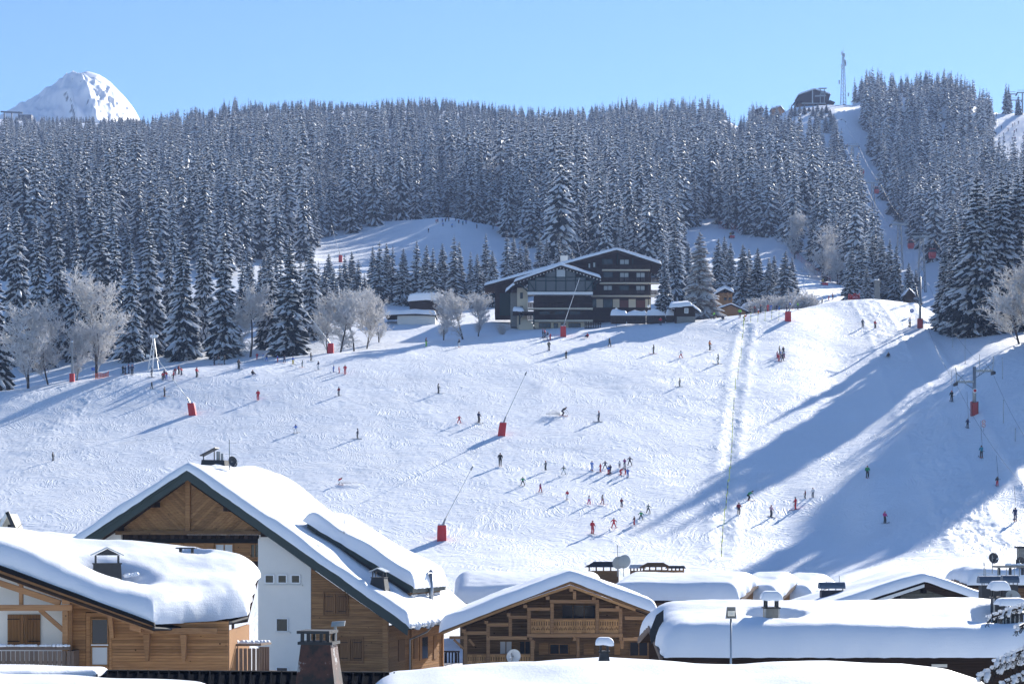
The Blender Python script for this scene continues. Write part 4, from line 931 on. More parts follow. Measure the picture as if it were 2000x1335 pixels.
# roof
A, Bq, Cq = b.w(-95, 1078, 93.6), b.w(300, 1218, 93.6), b.w(484, 1201, 99.5)
fr_ = [A, A.lerp(Bq, .5), Bq, Bq.lerp(Cq, .5)-Vector((0, 0, .12)), Cq]
bk_ = [b.w(-95, 1062, 109), b.w(60, 1072, 109), b.w(220, 1085, 109), b.w(380, 1098, 109), b.w(505, 1122, 107)]
slab(b.root, 'roof', 'dark_wood', [q-Vector((0, 0, .1)) for q in bk_], [q-Vector((0, 0, .18)) for q in fr_], 0.15)
cc = b.w(210, 1120, 100); c2 = b.w(372, 1085, 107)
snow_cap(b.root, [q+Vector((0, 0, .1)) for q in bk_], [q+Vector((0, -.1, .13)) for q in fr_], 1.05, r=1.3, ns=90, nt=44, amp=0.30, seed=3, craters=[(cc.x, cc.y-.9, 1.9, 0.93), (c2.x, c2.y, 0.8, .5)], drip=0.03, freq=0.2, skirt=0.12)
gp = [b.w(300, 1226, 93.5), b.w(345, 1228, 95), b.w(375, 1228, 95.9), b.w(420, 1223, 97.2), b.w(452, 1215, 98.2), b.w(483, 1206, 99.4)]
MB().path(gp, 0.075, 8).build('gutter', 'dark_metal', b.root)
MB().path([gp[2], b.w(368, 1236, 95.6), b.w(367, 1420, 95.6)], 0.05, 8).build('downpipe', 'grey_metal', b.root)
# right hand balcony
rb_ = b.w(440, 1300, 98)
for k in range(8):
    u = 442+8.4*k; b.box('picket', 'taupe_wood', u, 1265, u+6.6, 1330, 4.0, 0.05)
b.box('handrail', 'taupe_wood', 438, 1256.5, 508, 1260.5, 3.9, 0.16)
for k in range(4): b.bar('side_picket', 'taupe_wood', (509+4.8*k, 1262, 4.3+0.5*k), (509+4.8*k, 1332, 4.3+0.5*k), 0.13, 0.05)
b.bar('side_rail', 'taupe_wood', (508, 1258, 4.0), (528, 1255, 6.4), 0.1, 0.12)
b.box('balcony_floor', 'taupe_wood', 438, 1316, 527, 1322, 4.05, 3.0)
sm = MB(); lumps(sm, b.p3(460, 1253, 4.6), b.p3(527, 1253, 6.2), 22, 0.15, 8, 0.6); sm.build('rail_snow', 'roof_snow', b.root, smooth=True)
b.box('balcony_post', 'taupe_wood', 452, 1215, 457, 1262, 4.6, 0.12)
chimney(P(209, 1129, 100), 1.42, 1.0, 0.72, 'dark sheet metal chimney with gabled cap in the snow of the near left chalet', top=0.94, yaw=-14)
chimney(P(364, 1088, 107), 0.8, 0.6, 0.15, 'low chimney cap half buried behind the near left snow roof', top=0.95, cap='flat')
# broken snow beside the chimney
sm = MB(); lumps(sm, P(243, 1124, 99.8), P(266, 1121, 100.4), 26, 0.16, 4); tag(sm.build('snow_clods', 'roof_snow', None, smooth=True), 'broken snow clods beside the gabled chimney on the near left roof', 'snow clods', kind='stuff')

# ================================================================== big gable chalet
b = Bld('gable_chalet', 'large steep gabled chalet with green barge boards and chevron boarded gable', 'chalet', (-22.7, 140.0, ground_under(370, 142)), 15.6); b2 = b
def rp(pts, Y): return b.poly(pts, Y)
fas = b.prism('barge_board', 'green_paint', [(366, 917), (797, 1221), (795, 1240), (366, 937)], 0.0, 0.12)
b.prism('barge_board', 'green_paint', [(366, 917.5), (366, 936.5), (158, 1078), (156, 1058)], 0.003, 0.12)
b.prism('barge_strip', 'green_paint', [(366, 916), (798, 1220), (798, 1227), (366, 923)], -0.06, 0.06)
b.prism('barge_strip', 'green_paint', [(366, 916.5), (366, 922.5), (155, 1065), (153, 1058)], -0.057, 0.06)
tri = [(366, 941), (512, 1038), (226, 1038)]
gb = b.prism('gable_wall', 'dark_wood', tri, 1.2, 0.2)
planks(gb, rp([(362, 943), (362, 1038), (230, 1038)], 1.15), 1.15, 0.21, 'larch_wood', ang=R(-42), thick=0.06)
planks(gb, rp([(370, 943), (508, 1038), (370, 1038)], 1.15), 1.15, 0.21, 'larch_wood', ang=R(42), thick=0.06)
b.box('centre_post', 'larch_wood', 361.5, 936, 370.5, 1038, 0.9, 0.25)
b.box('gable_beam', 'old_wood', 225, 1036.5, 514, 1043.5, 0.75, 0.5)
jo = b.box('recess_shade', 'black_edge', 236, 1043.7, 510, 1060, 1.9, 0.1)  # upright black sheet, the recess's shade put in as colour
for k in range(15): b.box('joist_end', 'dark_wood', 242+18*k, 1044, 250+18*k, 1051, 0.9, 1.0)
rw = b.prism('balcony_wall', 'dark_wood', [(236, 1052), (508, 1052), (508, 1110), (236, 1110)], 2.25, 0.2)
planks(rw, rp([(236, 1052), (508, 1052), (508, 1095), (236, 1095)], 2.2), 2.2, 0.16, 'larch_wood', thick=0.04)
for u0, u1 in ((243, 262), (302, 330), (421, 455), (490, 506)): b.window(u0, 1062, u1, 1088, 2.1, 'larch_wood', 2, 1, glass='curtain' if u0 in (302, 421) else 'glass', fw=0.07)
for u0, u1 in ((264, 283), (333, 356), (398, 418)): b.box('shutter', 'larch_wood', u0, 1060, u1, 1090, 2.08, 0.06)
b.prism('plaster_wall', 'plaster', [(200, 1056), (236, 1032), (236, 1110), (160, 1110), (160, 1082)], 1.22, 0.25)
b.prism('plaster_wall', 'plaster', [(504, 1034), (607, 1108), (607, 1420), (504, 1420)], 1.22, 0.9)
MB().tube(b.p3(603, 1420, 1.6), b.p3(603, 1106, 1.6), 0.32, 0.32, 14).build('rounded_corner', 'plaster', b.root, smooth=True)
wd = b.prism('timber_wall', 'dark_wood', [(608, 1111), (755, 1214), (755, 1420), (608, 1420)], 1.4, 0.3)
planks(wd, rp([(608, 1109), (755, 1212), (755, 1325), (608, 1325)], 1.35), 1.35, 0.17, 'larch_wood', thick=0.07)
b.box('corner_post', 'larch_wood', 747, 1204, 757, 1420, 1.15, 0.3)
# small windows
for r_ in ((540, 1207, 562, 1232), (540, 1302, 562, 1328)):
    b.window(*r_, 1.18, 'white_paint', 1, 1); b.box('window_sill', 'plaster', r_[0]-4, r_[3]+1, r_[2]+4, r_[3]+4, 1.05, 0.18)
for u0 in (518, 543, 569): b.window(u0, 1122, u0+17, 1138, 1.18, 'white_paint', 1, 1, 'glass', fw=0.09)
b.box('window_sill', 'plaster', 515, 1141, 590, 1144, 1.08, 0.15)
shutter_pair(b, 636, 1158, 676, 1198, 1.24, 'shutter_wood'); shutter_pair(b, 664, 1247, 706, 1290, 1.24, 'shutter_wood')
for (u, v) in ((226, 1030), (297, 984), (441, 992), (514, 1042), (592, 1086), (669, 1142), (746, 1198)): b.box('purlin_end', 'dark_wood', u-5, v-4, u+5, v+6, 0.2, 1.1)
# side wall under the long eave (planks run into depth)
Xs = b.px(755, 1250, 1.2)[0]; zt = b.px(755, 1222, 1.2)[1]; zb = b.px(755, 1335, 1.2)[1]
sw = MB().box(Xs-0.3, Xs-0.06, 1.75, 14.2, zb-3, zt).build('side_wall', 'dark_wood', b.root)
z = zb; k = 0
while z < zt-0.1:
    MB().box(Xs-0.06, Xs+0.02+0.01*(k % 2), 1.7, 14.2, z, min(z+0.165, zt)).build('plank', 'larch_wood', sw); z += 0.18; k += 1
for y0, y1, v0, v1 in ((3.6, 4.9, 1248, 1290), (7.0, 7.8, 1243, 1285), (8.3, 10.2, 1241, 1288), (11.6, 12.3, 1240, 1285)):
    z1_, z0_ = b.px(760, v0, y0)[1], b.px(760, v1, y0)[1]; fx = MB().box(Xs+0.02, Xs+0.09, y0, y1, z0_, z1_).build('window', 'shutter_wood', b.root)
    if y1-y0 > 1.5: MB().box(Xs+0.085, Xs+0.1, y0+.5, y1-.1, z0_+.1, z1_-.1).build('pane', 'glass', fx)
for yy_ in (6.2, 13.6): MB().box(Xs, Xs+0.16, yy_, yy_+0.2, zb, zt).build('wall_post', 'larch_wood', b.root)
# roof slopes
zr = b.px(366, 917, 0)[1]; xr = b.px(366, 917, 0)[0]; xe, ze = b.px(797, 1221, 0); xl, zl = b.px(150, 1060, 0); DP = 15.2
xl2 = xl-3.2; zl2 = zl-(3.2)*(zr-zl)/(xr-xl)
rdg = [Vector((xr, -.05, zr)), Vector((xr, DP, zr))]
slab(b.root, 'roof', 'dark_wood', [Vector((xr, DP, zr)), Vector((xr, .13, zr))], [Vector((xe, DP, ze)), Vector((xe, .13, ze))], 0.3)
slab(b.root, 'roof', 'dark_wood', [Vector((xr-.01, .13, zr)), Vector((xr-.01, DP, zr))], [Vector((xl2, .13, zl2)), Vector((xl2, DP, zl2))], 0.3)
ch = b.w(740, 1150, 139)
snow_gable(b.root, [Vector((xl2, DP+.2, zl2)), Vector((xl2, -.15, zl2))], [Vector((xr, DP+.2, zr+.03)), Vector((xr, -.15, zr+.03))], [Vector((xe+.15, DP+.2, ze+.02)), Vector((xe+.15, -.15, ze+.02))], 0.68, r=0.55, ns=46, nt=120, amp=0.3, seed=11, drip=0.2, craters=[(ch.x-.6, ch.y, 1.2, .55)])
# eave gutter with slumped snow
MB().path([Vector((xe+.1, .0, ze-.12)), Vector((xe+.1, DP, ze-.12))], 0.09, 8).build('gutter', 'zinc', b.root)
sm = MB(); lumps(sm, (xe+.1, .1, ze+.03), (xe+.1, DP+.1, ze+.03), 58, 0.24, 9, 1.6); sm.build('slumped_snow', 'roof_snow', b.root, smooth=True)
MB().path([Vector((xe+.08, 5.4, ze-.15)), Vector((xe-.5, 5.6, ze-.7)), Vector((Xs+.15, 5.8, ze-1.25)), Vector((Xs+.15, 5.8, zb))], 0.06, 8).build('downpipe', 'grey_metal', b.root)
# shed dormer with its own roof
Yd = 4.6; Ye = 12.4
dx0, dz0 = b.px(600, 1018, Yd); dx1, dz1 = b.px(806, 1146, Yd); sl = (zr-ze)/(xe-xr)
roofz = lambda x: zr-(x-xr)*sl
db = MB().prism([(dx0, dz0), (dx1, dz1), (dx1, dz1-.42), (dx0, dz0-.42)], Yd, Ye).build('dormer_roof', 'green_paint', b.root)
MB().prism([(dx0+.5, dz0-.45), (dx1-.35, dz1-.3), (dx1-.35, roofz(dx1-.35)), (dx0+.5, roofz(dx0+.5))], Yd+.35, Yd+.5).build('dormer_cheek', 'dark_metal', b.root)
fw_ = MB().box(dx1-.5, dx1-.35, Yd+.35, Ye-.3, roofz(dx1-.35)-.3, dz1-.4).build('dormer_front', 'old_wood', b.root)
for k in range(4):
    y0 = Yd+.7+1.75*k; wfr = MB().box(dx1-.352, dx1-.30, y0, y0+1.4, roofz(dx1-.35)+.25, dz1-.55).build('dormer_window', 'white_paint', b.root); MB().box(dx1-.302, dx1-.28, y0+.12, y0+1.28, roofz(dx1-.35)+.33, dz1-.62).build('pane', 'curtain', wfr)
snow_cap(b.root, [Vector((dx0-.3, Ye+.1, dz0+.1)), Vector((dx0-.3, Yd-.1, dz0+.1))], [Vector((dx1+.15, Ye+.1, dz1+.03)), Vector((dx1+.15, Yd-.1, dz1+.03))], 0.95, r=0.55, ns=36, nt=60, amp=0.16, seed=14, drip=0.12, rb=1.2)
chimney(b.root.matrix_world @ Vector((0, 0, 0)) if False else P(741, 1163, 138.2), 1.35, 1.2, 1.25, 'tapered dark chimney with bright gabled cap low on the big chalet roof', top=0.66, yaw=15)
t = empty('flue_pipe', P(842, 1170, 144), 0, 'shiny steel flue pipe beside the dormer of the big chalet', 'flue pipe'); MB().tube((0, 0, -1), (0, 0, 1.9), 0.16, n=12).build('pipe', 'zinc', t, smooth=True); MB().tube((0, 0, 2.0), (0, 0, 2.2), 0.26, 0.02, n=12).build('cap', 'zinc', t); MB().tube((0, 0, 1.95), (0, 0, 2.0), 0.2, n=12).build('collar', 'zinc', t)
# ridge chimney with tilted lid
pc = P(419, 912, 146); t = empty('chimney', pc, R(-15.6), 'black ridge chimney with a tilted lid on the big chalet', 'chimney', 'roof chimneys')
MB().add([(-1.0, -.5, -.8), (1.1, -.5, -.8), (1.1, .5, -.8), (-1.0, .5, -.8), (-.85, -.4, .55), (.95, -.4, .5), (.95, .4, .5), (-.85, .4, .55)], [(3, 2, 1, 0), (4, 5, 6, 7), (0, 1, 5, 4), (1, 2, 6, 5), (2, 3, 7, 6), (3, 0, 4, 7)]).build('body', 'dark_metal', t)
MB().bar((-1.0, 0, .85), (.2, 0, 1.42), 0.8, 0.07).build('lid', 'dark_metal', t)
for x, z in ((-.75, .9), (.1, 1.3)): MB().box(x-.03, x+.03, -.3, -.24, .5, z).build('lid_post', 'dark_metal', t)
MB().tube((.3, 0, .5), (.3, 0, 1.15), 0.14, n=10).build('flue', 'grey_metal', t); MB().tube((.6, 0, .5), (.6, 0, 1.0), 0.1, n=10).build('flue', 'grey_metal', t)
antenna(P(448, 930, 145.5), 2.7, 'tall television antenna beside the ridge chimney of the big chalet')
dish('satellite_dish', P(455, 901, 145), 0.42, (0.75, -0.6, 0.25), P(449, 925, 145), 'dark satellite dish on the ridge of the big chalet')
antenna(P(672, 1072, 142), 2.1, 'thin television antenna standing in the dormer snow')
# dark terrace beyond the side wall
t = Bld('terrace', 'dark timber terrace railing past the side of the big chalet', 'terrace', (P(870, 1300, 152).x, 152, ground_under(870, 152)))
for k in range(9): t.box('picket', 'dark_wood', 846+6*k, 1273, 849+6*k, 1302, 0, 0.06)
t.box('handrail', 'dark_wood', 842, 1270, 898, 1273, -.05, 0.16); t.box('floor', 'dark_wood', 842, 1300, 898, 1304, -.02, 3)
for u in (848, 868, 890): t.box('post', 'dark_wood', u, 1274, u+3, 1330, -.03, 0.12)

# ================================================================== carved balcony chalet
Z3 = lambda x, y: (840+x/4.0, 1040+y/4.0)
b = Bld('balcony_chalet', 'timber chalet with carved balcony panels under a low snow gable', 'chalet', (P(1113, 1045, 139).x, 139, ground_under(1113, 139))); b3 = b
def bx(name, mat, x0, y0, x1, y1, Y, dep, parent=None):
    a = Z3(x0, y0); c = Z3(x1, y1); return b.box(name, mat, a[0], a[1], c[0], c[1], Y, dep, parent)
def pz(pts): return [Z3(*p) for p in pts]
wall = b.prism('wall', 'dark_wood', pz([(255, 735), (1095, 412), (1720, 645), (1720, 1180), (255, 1180)]), 2.55, 0.25)
planks(wall, b.poly(pz([(255, 740), (1095, 417), (1715, 650), (1715, 1085), (255, 1085)]), 2.5), 2.5, 0.20, 'old_wood', thick=0.05)
for nm, q in (('barge_board', [(1095, 405), (1605, 590), (1605, 612), (1095, 428)]), ('barge_board', [(1095, 406), (1095, 427), (585, 600), (300, 710), (90, 796), (90, 775), (300, 688), (585, 578)])):
    b.prism(nm, 'carved_wood', pz(q), -0.3, 0.12)
b.prism('upper_barge', 'beam_wood', pz([(1095, 378), (1735, 612), (1735, 634), (1095, 403)]), -0.2, 0.14); b.prism('upper_barge', 'beam_wood', pz([(1095, 379), (1095, 402), (585, 575), (585, 556)]), -0.203, 0.14)
b.prism('upper_barge', 'beam_wood', pz([(585, 556), (585, 575), (300, 690), (85, 780), (85, 758), (300, 670)]), -0.206, 0.14)
for x0, y0, x1, y1 in ((936, 522, 1318, 548), (758, 582, 936, 606), (1320, 588, 1502, 612), (612, 645, 756, 670), (440, 705, 612, 730), (262, 768, 440, 794), (1522, 652, 1702, 678)): bx('beam', 'beam_wood', x0, y0, x1, y1, -0.05, 0.25)
for x, y0, y1, w in ((940, 550, 790, 26), (1294, 550, 790, 26), (760, 608, 790, 26), (1476, 614, 790, 26), (615, 672, 810, 24), (440, 732, 1120, 27), (263, 796, 1120, 27), (1678, 680, 815, 24), (1117, 455, 520, 24), (786, 836, 1120, 26), (1145, 820, 970, 22)): bx('post', 'beam_wood', x, y0, x+w, y1, 0.0, 0.24)
bx('floor_beam', 'beam_wood', 758, 788, 1506, 815, -0.1, 0.35); bx('floor_beam', 'beam_wood', 440, 806, 757, 832, -0.05, 0.3); bx('floor_beam', 'beam_wood', 1507, 817, 1722, 843, -0.05, 0.3)
bx('balcony_floor', 'dark_wood', 760, 792, 1504, 812, 0.26, 2.2)
for x, y in ((1090, 430), (905, 495), (730, 560), (600, 625), (425, 685), (250, 752), (1265, 500), (1450, 570)): bx('purlin_end', 'beam_wood', x, y, x+28, y+26, -0.25, 2.7)
for x in (775, 1118, 1478): bx('beam_end', 'beam_wood', x, 816, x+24, 840, -0.1, 2.6)
for x0, x1 in ((790, 822), (1482, 1514)): b.prism('bracket', 'beam_wood', pz([(x0, 842), (x1, 842), (x1-4, 905), (x0+8, 905)]), 0.1, 0.5)
for a_, c_ in (((185, 830), (262, 905)), ((305, 830), (345, 880))): b.bar('brace', 'beam_wood', (*Z3(*a_), 0.1), (*Z3(*c_), 0.1), 0.14, 0.16)
bx('eave_beam', 'beam_wood', 150, 806, 262, 828, 0.0, 0.22)
# carved panels: each board sawn with slots and a diamond
def carved(x0, x1, y0, y1, par):
    X0, Z1 = b.px(*Z3(x0, y0), 0.02); X1, Z0 = b.px(*Z3(x1, y1), 0.02); n = max(2, round((X1-X0)/0.34)); w = (X1-X0)/n; h = Z1-Z0
    m_ = MB()
    xs = (0.0, 0.16, 0.32, 0.44, 0.56, 0.68, 0.84, 1.0)
    for i in range(7):                                     # upper slotted band: two slots, lower part with a notch
        if i in (1, 5): m_.box(xs[i]*w, xs[i+1]*w, 0, 0.035, h*0.86, h); m_.box(xs[i]*w, xs[i+1]*w, 0, 0.035, h*0.36, h*0.56); m_.box(xs[i]*w, xs[i+1]*w, 0, 0.035, 0.0, h*0.22)
        elif i == 3: m_.box(xs[i]*w, xs[i+1]*w, 0, 0.035, h*0.46, h); m_.box(xs[i]*w, xs[i+1]*w, 0, 0.035, 0.0, h*0.28)
        else: m_.box(xs[i]*w+.002, xs[i+1]*w-.002, 0, 0.035, 0.0, h)
    me_ = m_.mesh('carved_board', 'carved_wood')
    for i in range(n): mobj('carved_board', me_, b.root, (X0+i*w, 0.06, Z0))
    MB().box(X0, X1, 0.0, 0.14, Z1+.002, Z1+.07).build('handrail', 'beam_wood', b.root); MB().box(X0, X1, 0.0, 0.14, Z0-.06, Z0-.002).build('lower_rail', 'beam_wood', b.root)
for q in ((788, 938, 676, 782), (967, 1292, 676, 782), (1322, 1474, 676, 782), (292, 438, 952, 1060), (468, 784, 952, 1060)): carved(*q, b.root)
# openings in the back wall
b.window(*Z3(1030, 562), *Z3(1290, 668), 2.42, 'old_wood', 3, 1); b.window(*Z3(935, 868), *Z3(1082, 945), 2.42, 'larch_wood', 2, 1)
b.window(*Z3(545, 845), *Z3(640, 945), 2.42, 'old_wood', 2, 1, 'curtain'); b.window(*Z3(700, 845), *Z3(782, 945), 2.42, 'old_wood', 2, 1); b.window(*Z3(1560, 850), *Z3(1700, 960), 2.42, 'old_wood', 2, 1)
for x0, x1 in ((850, 925), (1090, 1140), (1200, 1280), (1440, 1485)): bx('shutter', 'larch_wood', x0, 862, x1, 950, 2.38, 0.07)
# roof and snow
ap = b.px(*Z3(1095, 372), -0.3); le = b.px(*Z3(80, 768), -0.3); re = b.px(*Z3(1740, 618), -0.3); DP = 13.0
V3 = lambda x, y, z: Vector((x, y, z))
slab(b.root, 'roof', 'old_wood', [V3(ap[0], DP, ap[1]), V3(ap[0], -.33, ap[1])], [V3(re[0], DP, re[1]), V3(re[0], -.33, re[1])], 0.12)
slab(b.root, 'roof', 'old_wood', [V3(ap[0]-.01, -.33, ap[1]), V3(ap[0]-.01, DP, ap[1])], [V3(le[0], -.33, le[1]), V3(le[0], DP, le[1])], 0.12)
snow_gable(b.root, [V3(le[0]-.1, DP, le[1]+.02), V3(le[0]-.1, -.42, le[1]+.02)], [V3(ap[0], DP, ap[1]+.02), V3(ap[0], -.42, ap[1]+.02)], [V3(re[0]+.4, DP, re[1]-.1), V3(re[0]+.4, -.42, re[1]-.1)], 0.78, r=0.55, ns=36, nt=90, amp=0.16, seed=21, drip=0.1)
dish('satellite_dish', P(1003, 1281, 112), 0.42, (-0.35, -0.9, 0.3), P(999, 1310, 112), 'white satellite dish on a mast before the carved balcony chalet', 'dish_white')

# ================================================================== row houses behind
def snow_house(name, label, u0, u1, Dr, De, v_ridge, v_eave, T, seed, gable_right=True, wallmat='old_wood', group='row houses behind the balcony chalet', craters=(), amp=0.1, edge=0.0, gdep=0.5, yaw=0.0):
    """long snow roof seen from the eave side: front slope, back slope, wall, boarded gable end"""
    O = (P((u0+u1)/2, 1045, De).x, De, ground_under((u0+u1)/2, De)); h = Bld(name, label, 'house', O, 0, group)
    rz = (VH-v_ridge)*Dr/F-T*0.95; ez = (VH-v_eave)*De/F; x0 = P(u0, 0, De).x; x1 = P(u1, 0, De).x
    W = lambda x, y, z: h.loc(Vector((x, y, z))); dp = Dr-De; rise = rz-ez
    ridge = [W(x0, Dr, rz), W(x1, Dr, rz)]; eave = [W(x0+edge, De, ez), W(x1, De, ez)]; beave = [W(x0, Dr+dp, ez), W(x1, Dr+dp, ez)]
    slab(h.root, 'roof', 'dark_wood', ridge, eave, 0.2); slab(h.root, 'roof', 'dark_wood', [q+Vector((0, .01, 0)) for q in reversed(ridge)], list(reversed(beave)), 0.2)
    up = Vector((0, 0, .02)); cs = [(h.loc(Vector((cx_, cy_, 0))).x, h.loc(Vector((cx_, cy_, 0))).y, r_, d_) for cx_, cy_, r_, d_ in craters]
    snow_gable(h.root, [q+up+Vector((0, .15, .06)) for q in reversed(beave)], [q+up for q in reversed(ridge)], [q+up+Vector((0, -.22, .08)) for q in reversed(eave)], T, r=1.15, ns=70, nt=60, amp=amp, seed=seed, craters=cs, drip=0.05, rw=1.6, freq=.2)
    wz0 = -1.0; wl_ = MB().box(W(x0, 0, 0).x+gdep, W(x1, 0, 0).x-gdep, gdep+.3, 2*dp-.6, wz0, ez-h.O.z-.02); wl_.build('wall', wallmat, h.root)
    for sx_, xx in ((-1, W(x0, 0, 0).x+gdep), (1, W(x1, 0, 0).x-gdep)):
        g = MB(); zz_ = ez-h.O.z-.02
        g.add([(xx, .6, zz_), (xx, 2*dp-.6, zz_), (xx, dp, zz_+rise-.2), (xx-sx_*.2, .6, zz_), (xx-sx_*.2, 2*dp-.6, zz_), (xx-sx_*.2, dp, zz_+rise-.2)], [(0, 1, 2), (3, 5, 4), (0, 3, 4, 1), (1, 4, 5, 2), (2, 5, 3, 0)]).build('gable_wall', 'larch_wood', h.root)
        xe_ = W(x0 if sx_ < 0 else x1, 0, 0).x
        for ya, yb in ((0.0, dp), (2*dp, dp)):
            MB().bar((xe_, ya, ez-h.O.z-.1), (xe_, yb, ez-h.O.z+rise-.1), 0.1, 0.26).build('barge_board', 'taupe_wood', h.root)
    h.root.rotation_euler.z = -R(yaw)
    return h
snow_house('row_house', 'row house with the long rounded snow roof left behind the balcony chalet', 886, 1180, 168, 162, 1113, 1178, 1.15, 31)
snow_house('row_house', 'row house with snow roof right behind the balcony chalet, boarded gable to the right', 1176, 1447, 167, 161, 1115, 1172, 1.15, 33, yaw=20, gdep=0.3)
snow_house('row_house', 'middle of the three stepped snow gables behind the long roof', 1420, 1522, 171, 165, 1116, 1172, 1.1, 35, yaw=22, gdep=0.3)
snow_house('row_house', 'last of the three stepped snow gables behind the long roof', 1500, 1590, 175, 169, 1117, 1174, 1.1, 37, yaw=22, gdep=0.3)

# ================================================================== long snow roof at the right
cr = P(1510, 1225, 91.2); c2 = P(1972, 1228, 91.5)
b4 = snow_house('long_house', 'long low house on the right under an unbroken deep snow roof with craters', 1292, 2090, 96, 88, 1174, 1283, 1.25, 41, group=None, wallmat='dark_wood', craters=[(cr.x, cr.y+.4, 1.05, 0.93), (c2.x, c2.y+.4, 1.5, .9)], amp=0.14)
b4.box('eave_board', 'beam_wood', 1310, 1287, 1400, 1292, 0.35, 0.1); b4.box('window', 'plaster', 1820, 1296, 1850, 1302, 0.55, 0.1)
b4.prism('gable_sheet', 'dark_metal', [(1268, 1235), (1282, 1200), (1296, 1190), (1296, 1225), (1272, 1258)], 4.0, 0.05)
# posts of stone chimney
def stone_chimney(p, w, h, label, snow=0.3, mat='stone'):
    t = empty('chimney', p, 0, label, 'chimney', 'roof chimneys'); MB().box(-w/2, w/2, -w/2, w/2, -.8, h).build('shaft', mat, t)
    for x in (-w/2-.02, w/2-.06): MB().box(x, x+.08, -w/2-.03, -w/2-.001, -.8, h).build('corner_strip', 'grey_metal', t)
    MB().box(-w/2-.06, w/2+.06, -w/2-.06, w/2+.06, h+.002, h+.07).build('collar', 'dark_metal', t)
    for x in (-w/2+.08, w/2-.08):
        for y in (-w/2+.08, w/2-.08): MB().box(x-.06, x+.06, y-.06, y+.06, h+.072, h+.42).build('post', 'dark_metal', t)
    MB().box(-w/2-.12, w/2+.12, -w/2-.12, w/2+.12, h+.422, h+.5).build('cap', 'dark_metal', t); z = h+.5; e = w/2+.14
    snow_cap(t, [V3(-e, e, z), V3(e, e, z)], [V3(-e-.03, -e-.03, z), V3(e+.03, -e-.03, z)], snow, r=0.26, ns=20, nt=18, amp=0.1, seed=int(p[0]) % 17, drip=0.1)
    return t
stone_chimney(P(1506, 1228, 91.0), 0.66, 0.95, 'stone chimney with a snow hat in a round crater of the long roof')
def double_chimney():
    p = P(1968, 1236, 90.5); t = empty('chimney', p, 0, 'wide dark chimney with snow hat at the right edge of the long roof', 'chimney', 'roof chimneys')
    MB().box(-.35, .62, -.4, .5, -.8, .95).build('body', 'dark_metal', t)
    for x in (-.33, -.2, .0, .2, .4): MB().box(x, x+.05, -.43, -.401, -.8, .95).build('rib', 'grey_metal', t)
    for x in (-.32, -.05, .2, .5): MB().box(x, x+.07, -.3, -.22, .952, 1.3).build('post', 'dark_metal', t)
    MB().box(-.45, .75, -.5, .55, 1.302, 1.36).build('cap', 'dark_metal', t)
    snow_cap(t, [V3(-.5, .55, 1.36), V3(.8, .55, 1.36)], [V3(-.5, -.55, 1.36), V3(.8, -.55, 1.36)], 0.26, r=0.25, ns=22, nt=18, seed=2, drip=.06)
double_chimney()
stone_chimney(P(1950, 1205, 93.5), 0.6, 0.9, 'rear chimney with a round snow hat above the right end of the long roof', 0.3, 'dark_metal')
dish('satellite_dish', P(1979, 1167, 94), 0.40, (0.2, -0.9, 0.35), P(1976, 1195, 94), 'pale satellite dish between the chimneys of the long roof', 'dish_grey')
# street lamp in front
lp = P(1427.5, 1420, 78); t = empty('street_lamp', lp, 0, 'grey street lamp with a boxy floodlight head before the long snow roof', 'street lamp'); hp = P(1427.5, 1205, 78).z-lp.z
MB().tube((0, 0, 0), (0, 0, hp), 0.045, 0.04, n=10).build('pole', 'zinc', t, smooth=True)
hd = MB(); hd.add([(-.2, -.14, hp), (.2, -.14, hp), (.18, .2, hp+.02), (-.18, .2, hp+.02), (-.17, -.12, hp+.42), (.17, -.12, hp+.42), (.15, .15, hp+.38), (-.15, .15, hp+.38)], [(3, 2, 1, 0), (4, 5, 6, 7), (0, 1, 5, 4), (1, 2, 6, 5), (2, 3, 7, 6), (3, 0, 4, 7)]); hd = hd.build('lamp_head', 'stone', t)
MB().box(-.14, .14, -.19, -.15, hp+.06, hp+.27).build('lens', 'lamp_glass', hd); MB().box(-.045, .045, -.23, -.191, hp+.12, hp+.2).build('bulb', 'zinc', hd); MB().box(-.2, .2, -.18, .2, hp-.04, hp-.003).build('bracket', 'grey_metal', t)

# ================================================================== stone gable house
b = Bld('stone_house', 'low house with dark stone block gable and white fringed snow roof', 'house', (P(1805, 1045, 124).x, 124, ground_under(1805, 124))); b6 = b
gw = b.prism('gable_wall', 'dark_wood', [(1806, 1146), (1910, 1181), (1910, 1260), (1690, 1260), (1690, 1186)], 1.0, 0.3)
X0, Z0 = b.px(1690, 1200, 0.95); X1, Z1 = b.px(1910, 1140, 0.95); outl = b.poly([(1806, 1147), (1905, 1180), (1905, 1200), (1695, 1200), (1695, 1184)], 0.95); z = Z0; row = 0
while z < Z1:
    x = X0-random.uniform(0, .5)
    while x < X1:
        w = random.uniform(0.35, 0.8); q = clip(clip(clip(clip(outl, 1, 0, x+w-.02), -1, 0, -x), 0, 1, z+.21), 0, -1, -z)
        if len(q) >= 3: MB().prism(q, 0.9-random.uniform(0, .04), 1.0).build('stone_block', 'block_stone', gw)
        x += w
    z += 0.23; row += 1
b.prism('barge_board', 'dark_wood', [(1806, 1138), (1945, 1184), (1945, 1196), (1806, 1150)], 0.0, 0.12); b.prism('barge_board', 'pale_metal', [(1805.6, 1140), (1805.6, 1146), (1680, 1187), (1680, 1180)], 0.0, 0.12)
b.prism('roof_edge', 'black_edge', [(1806, 1134), (1806, 1139.6), (1678, 1181), (1678, 1175)], -0.05, 0.15)
for u, v in ((1806, 1150), (1755, 1163), (1857, 1163)): b.box('purlin_end', 'black_edge', u-4, v, u+4, v+8, 0.2, 0.9)
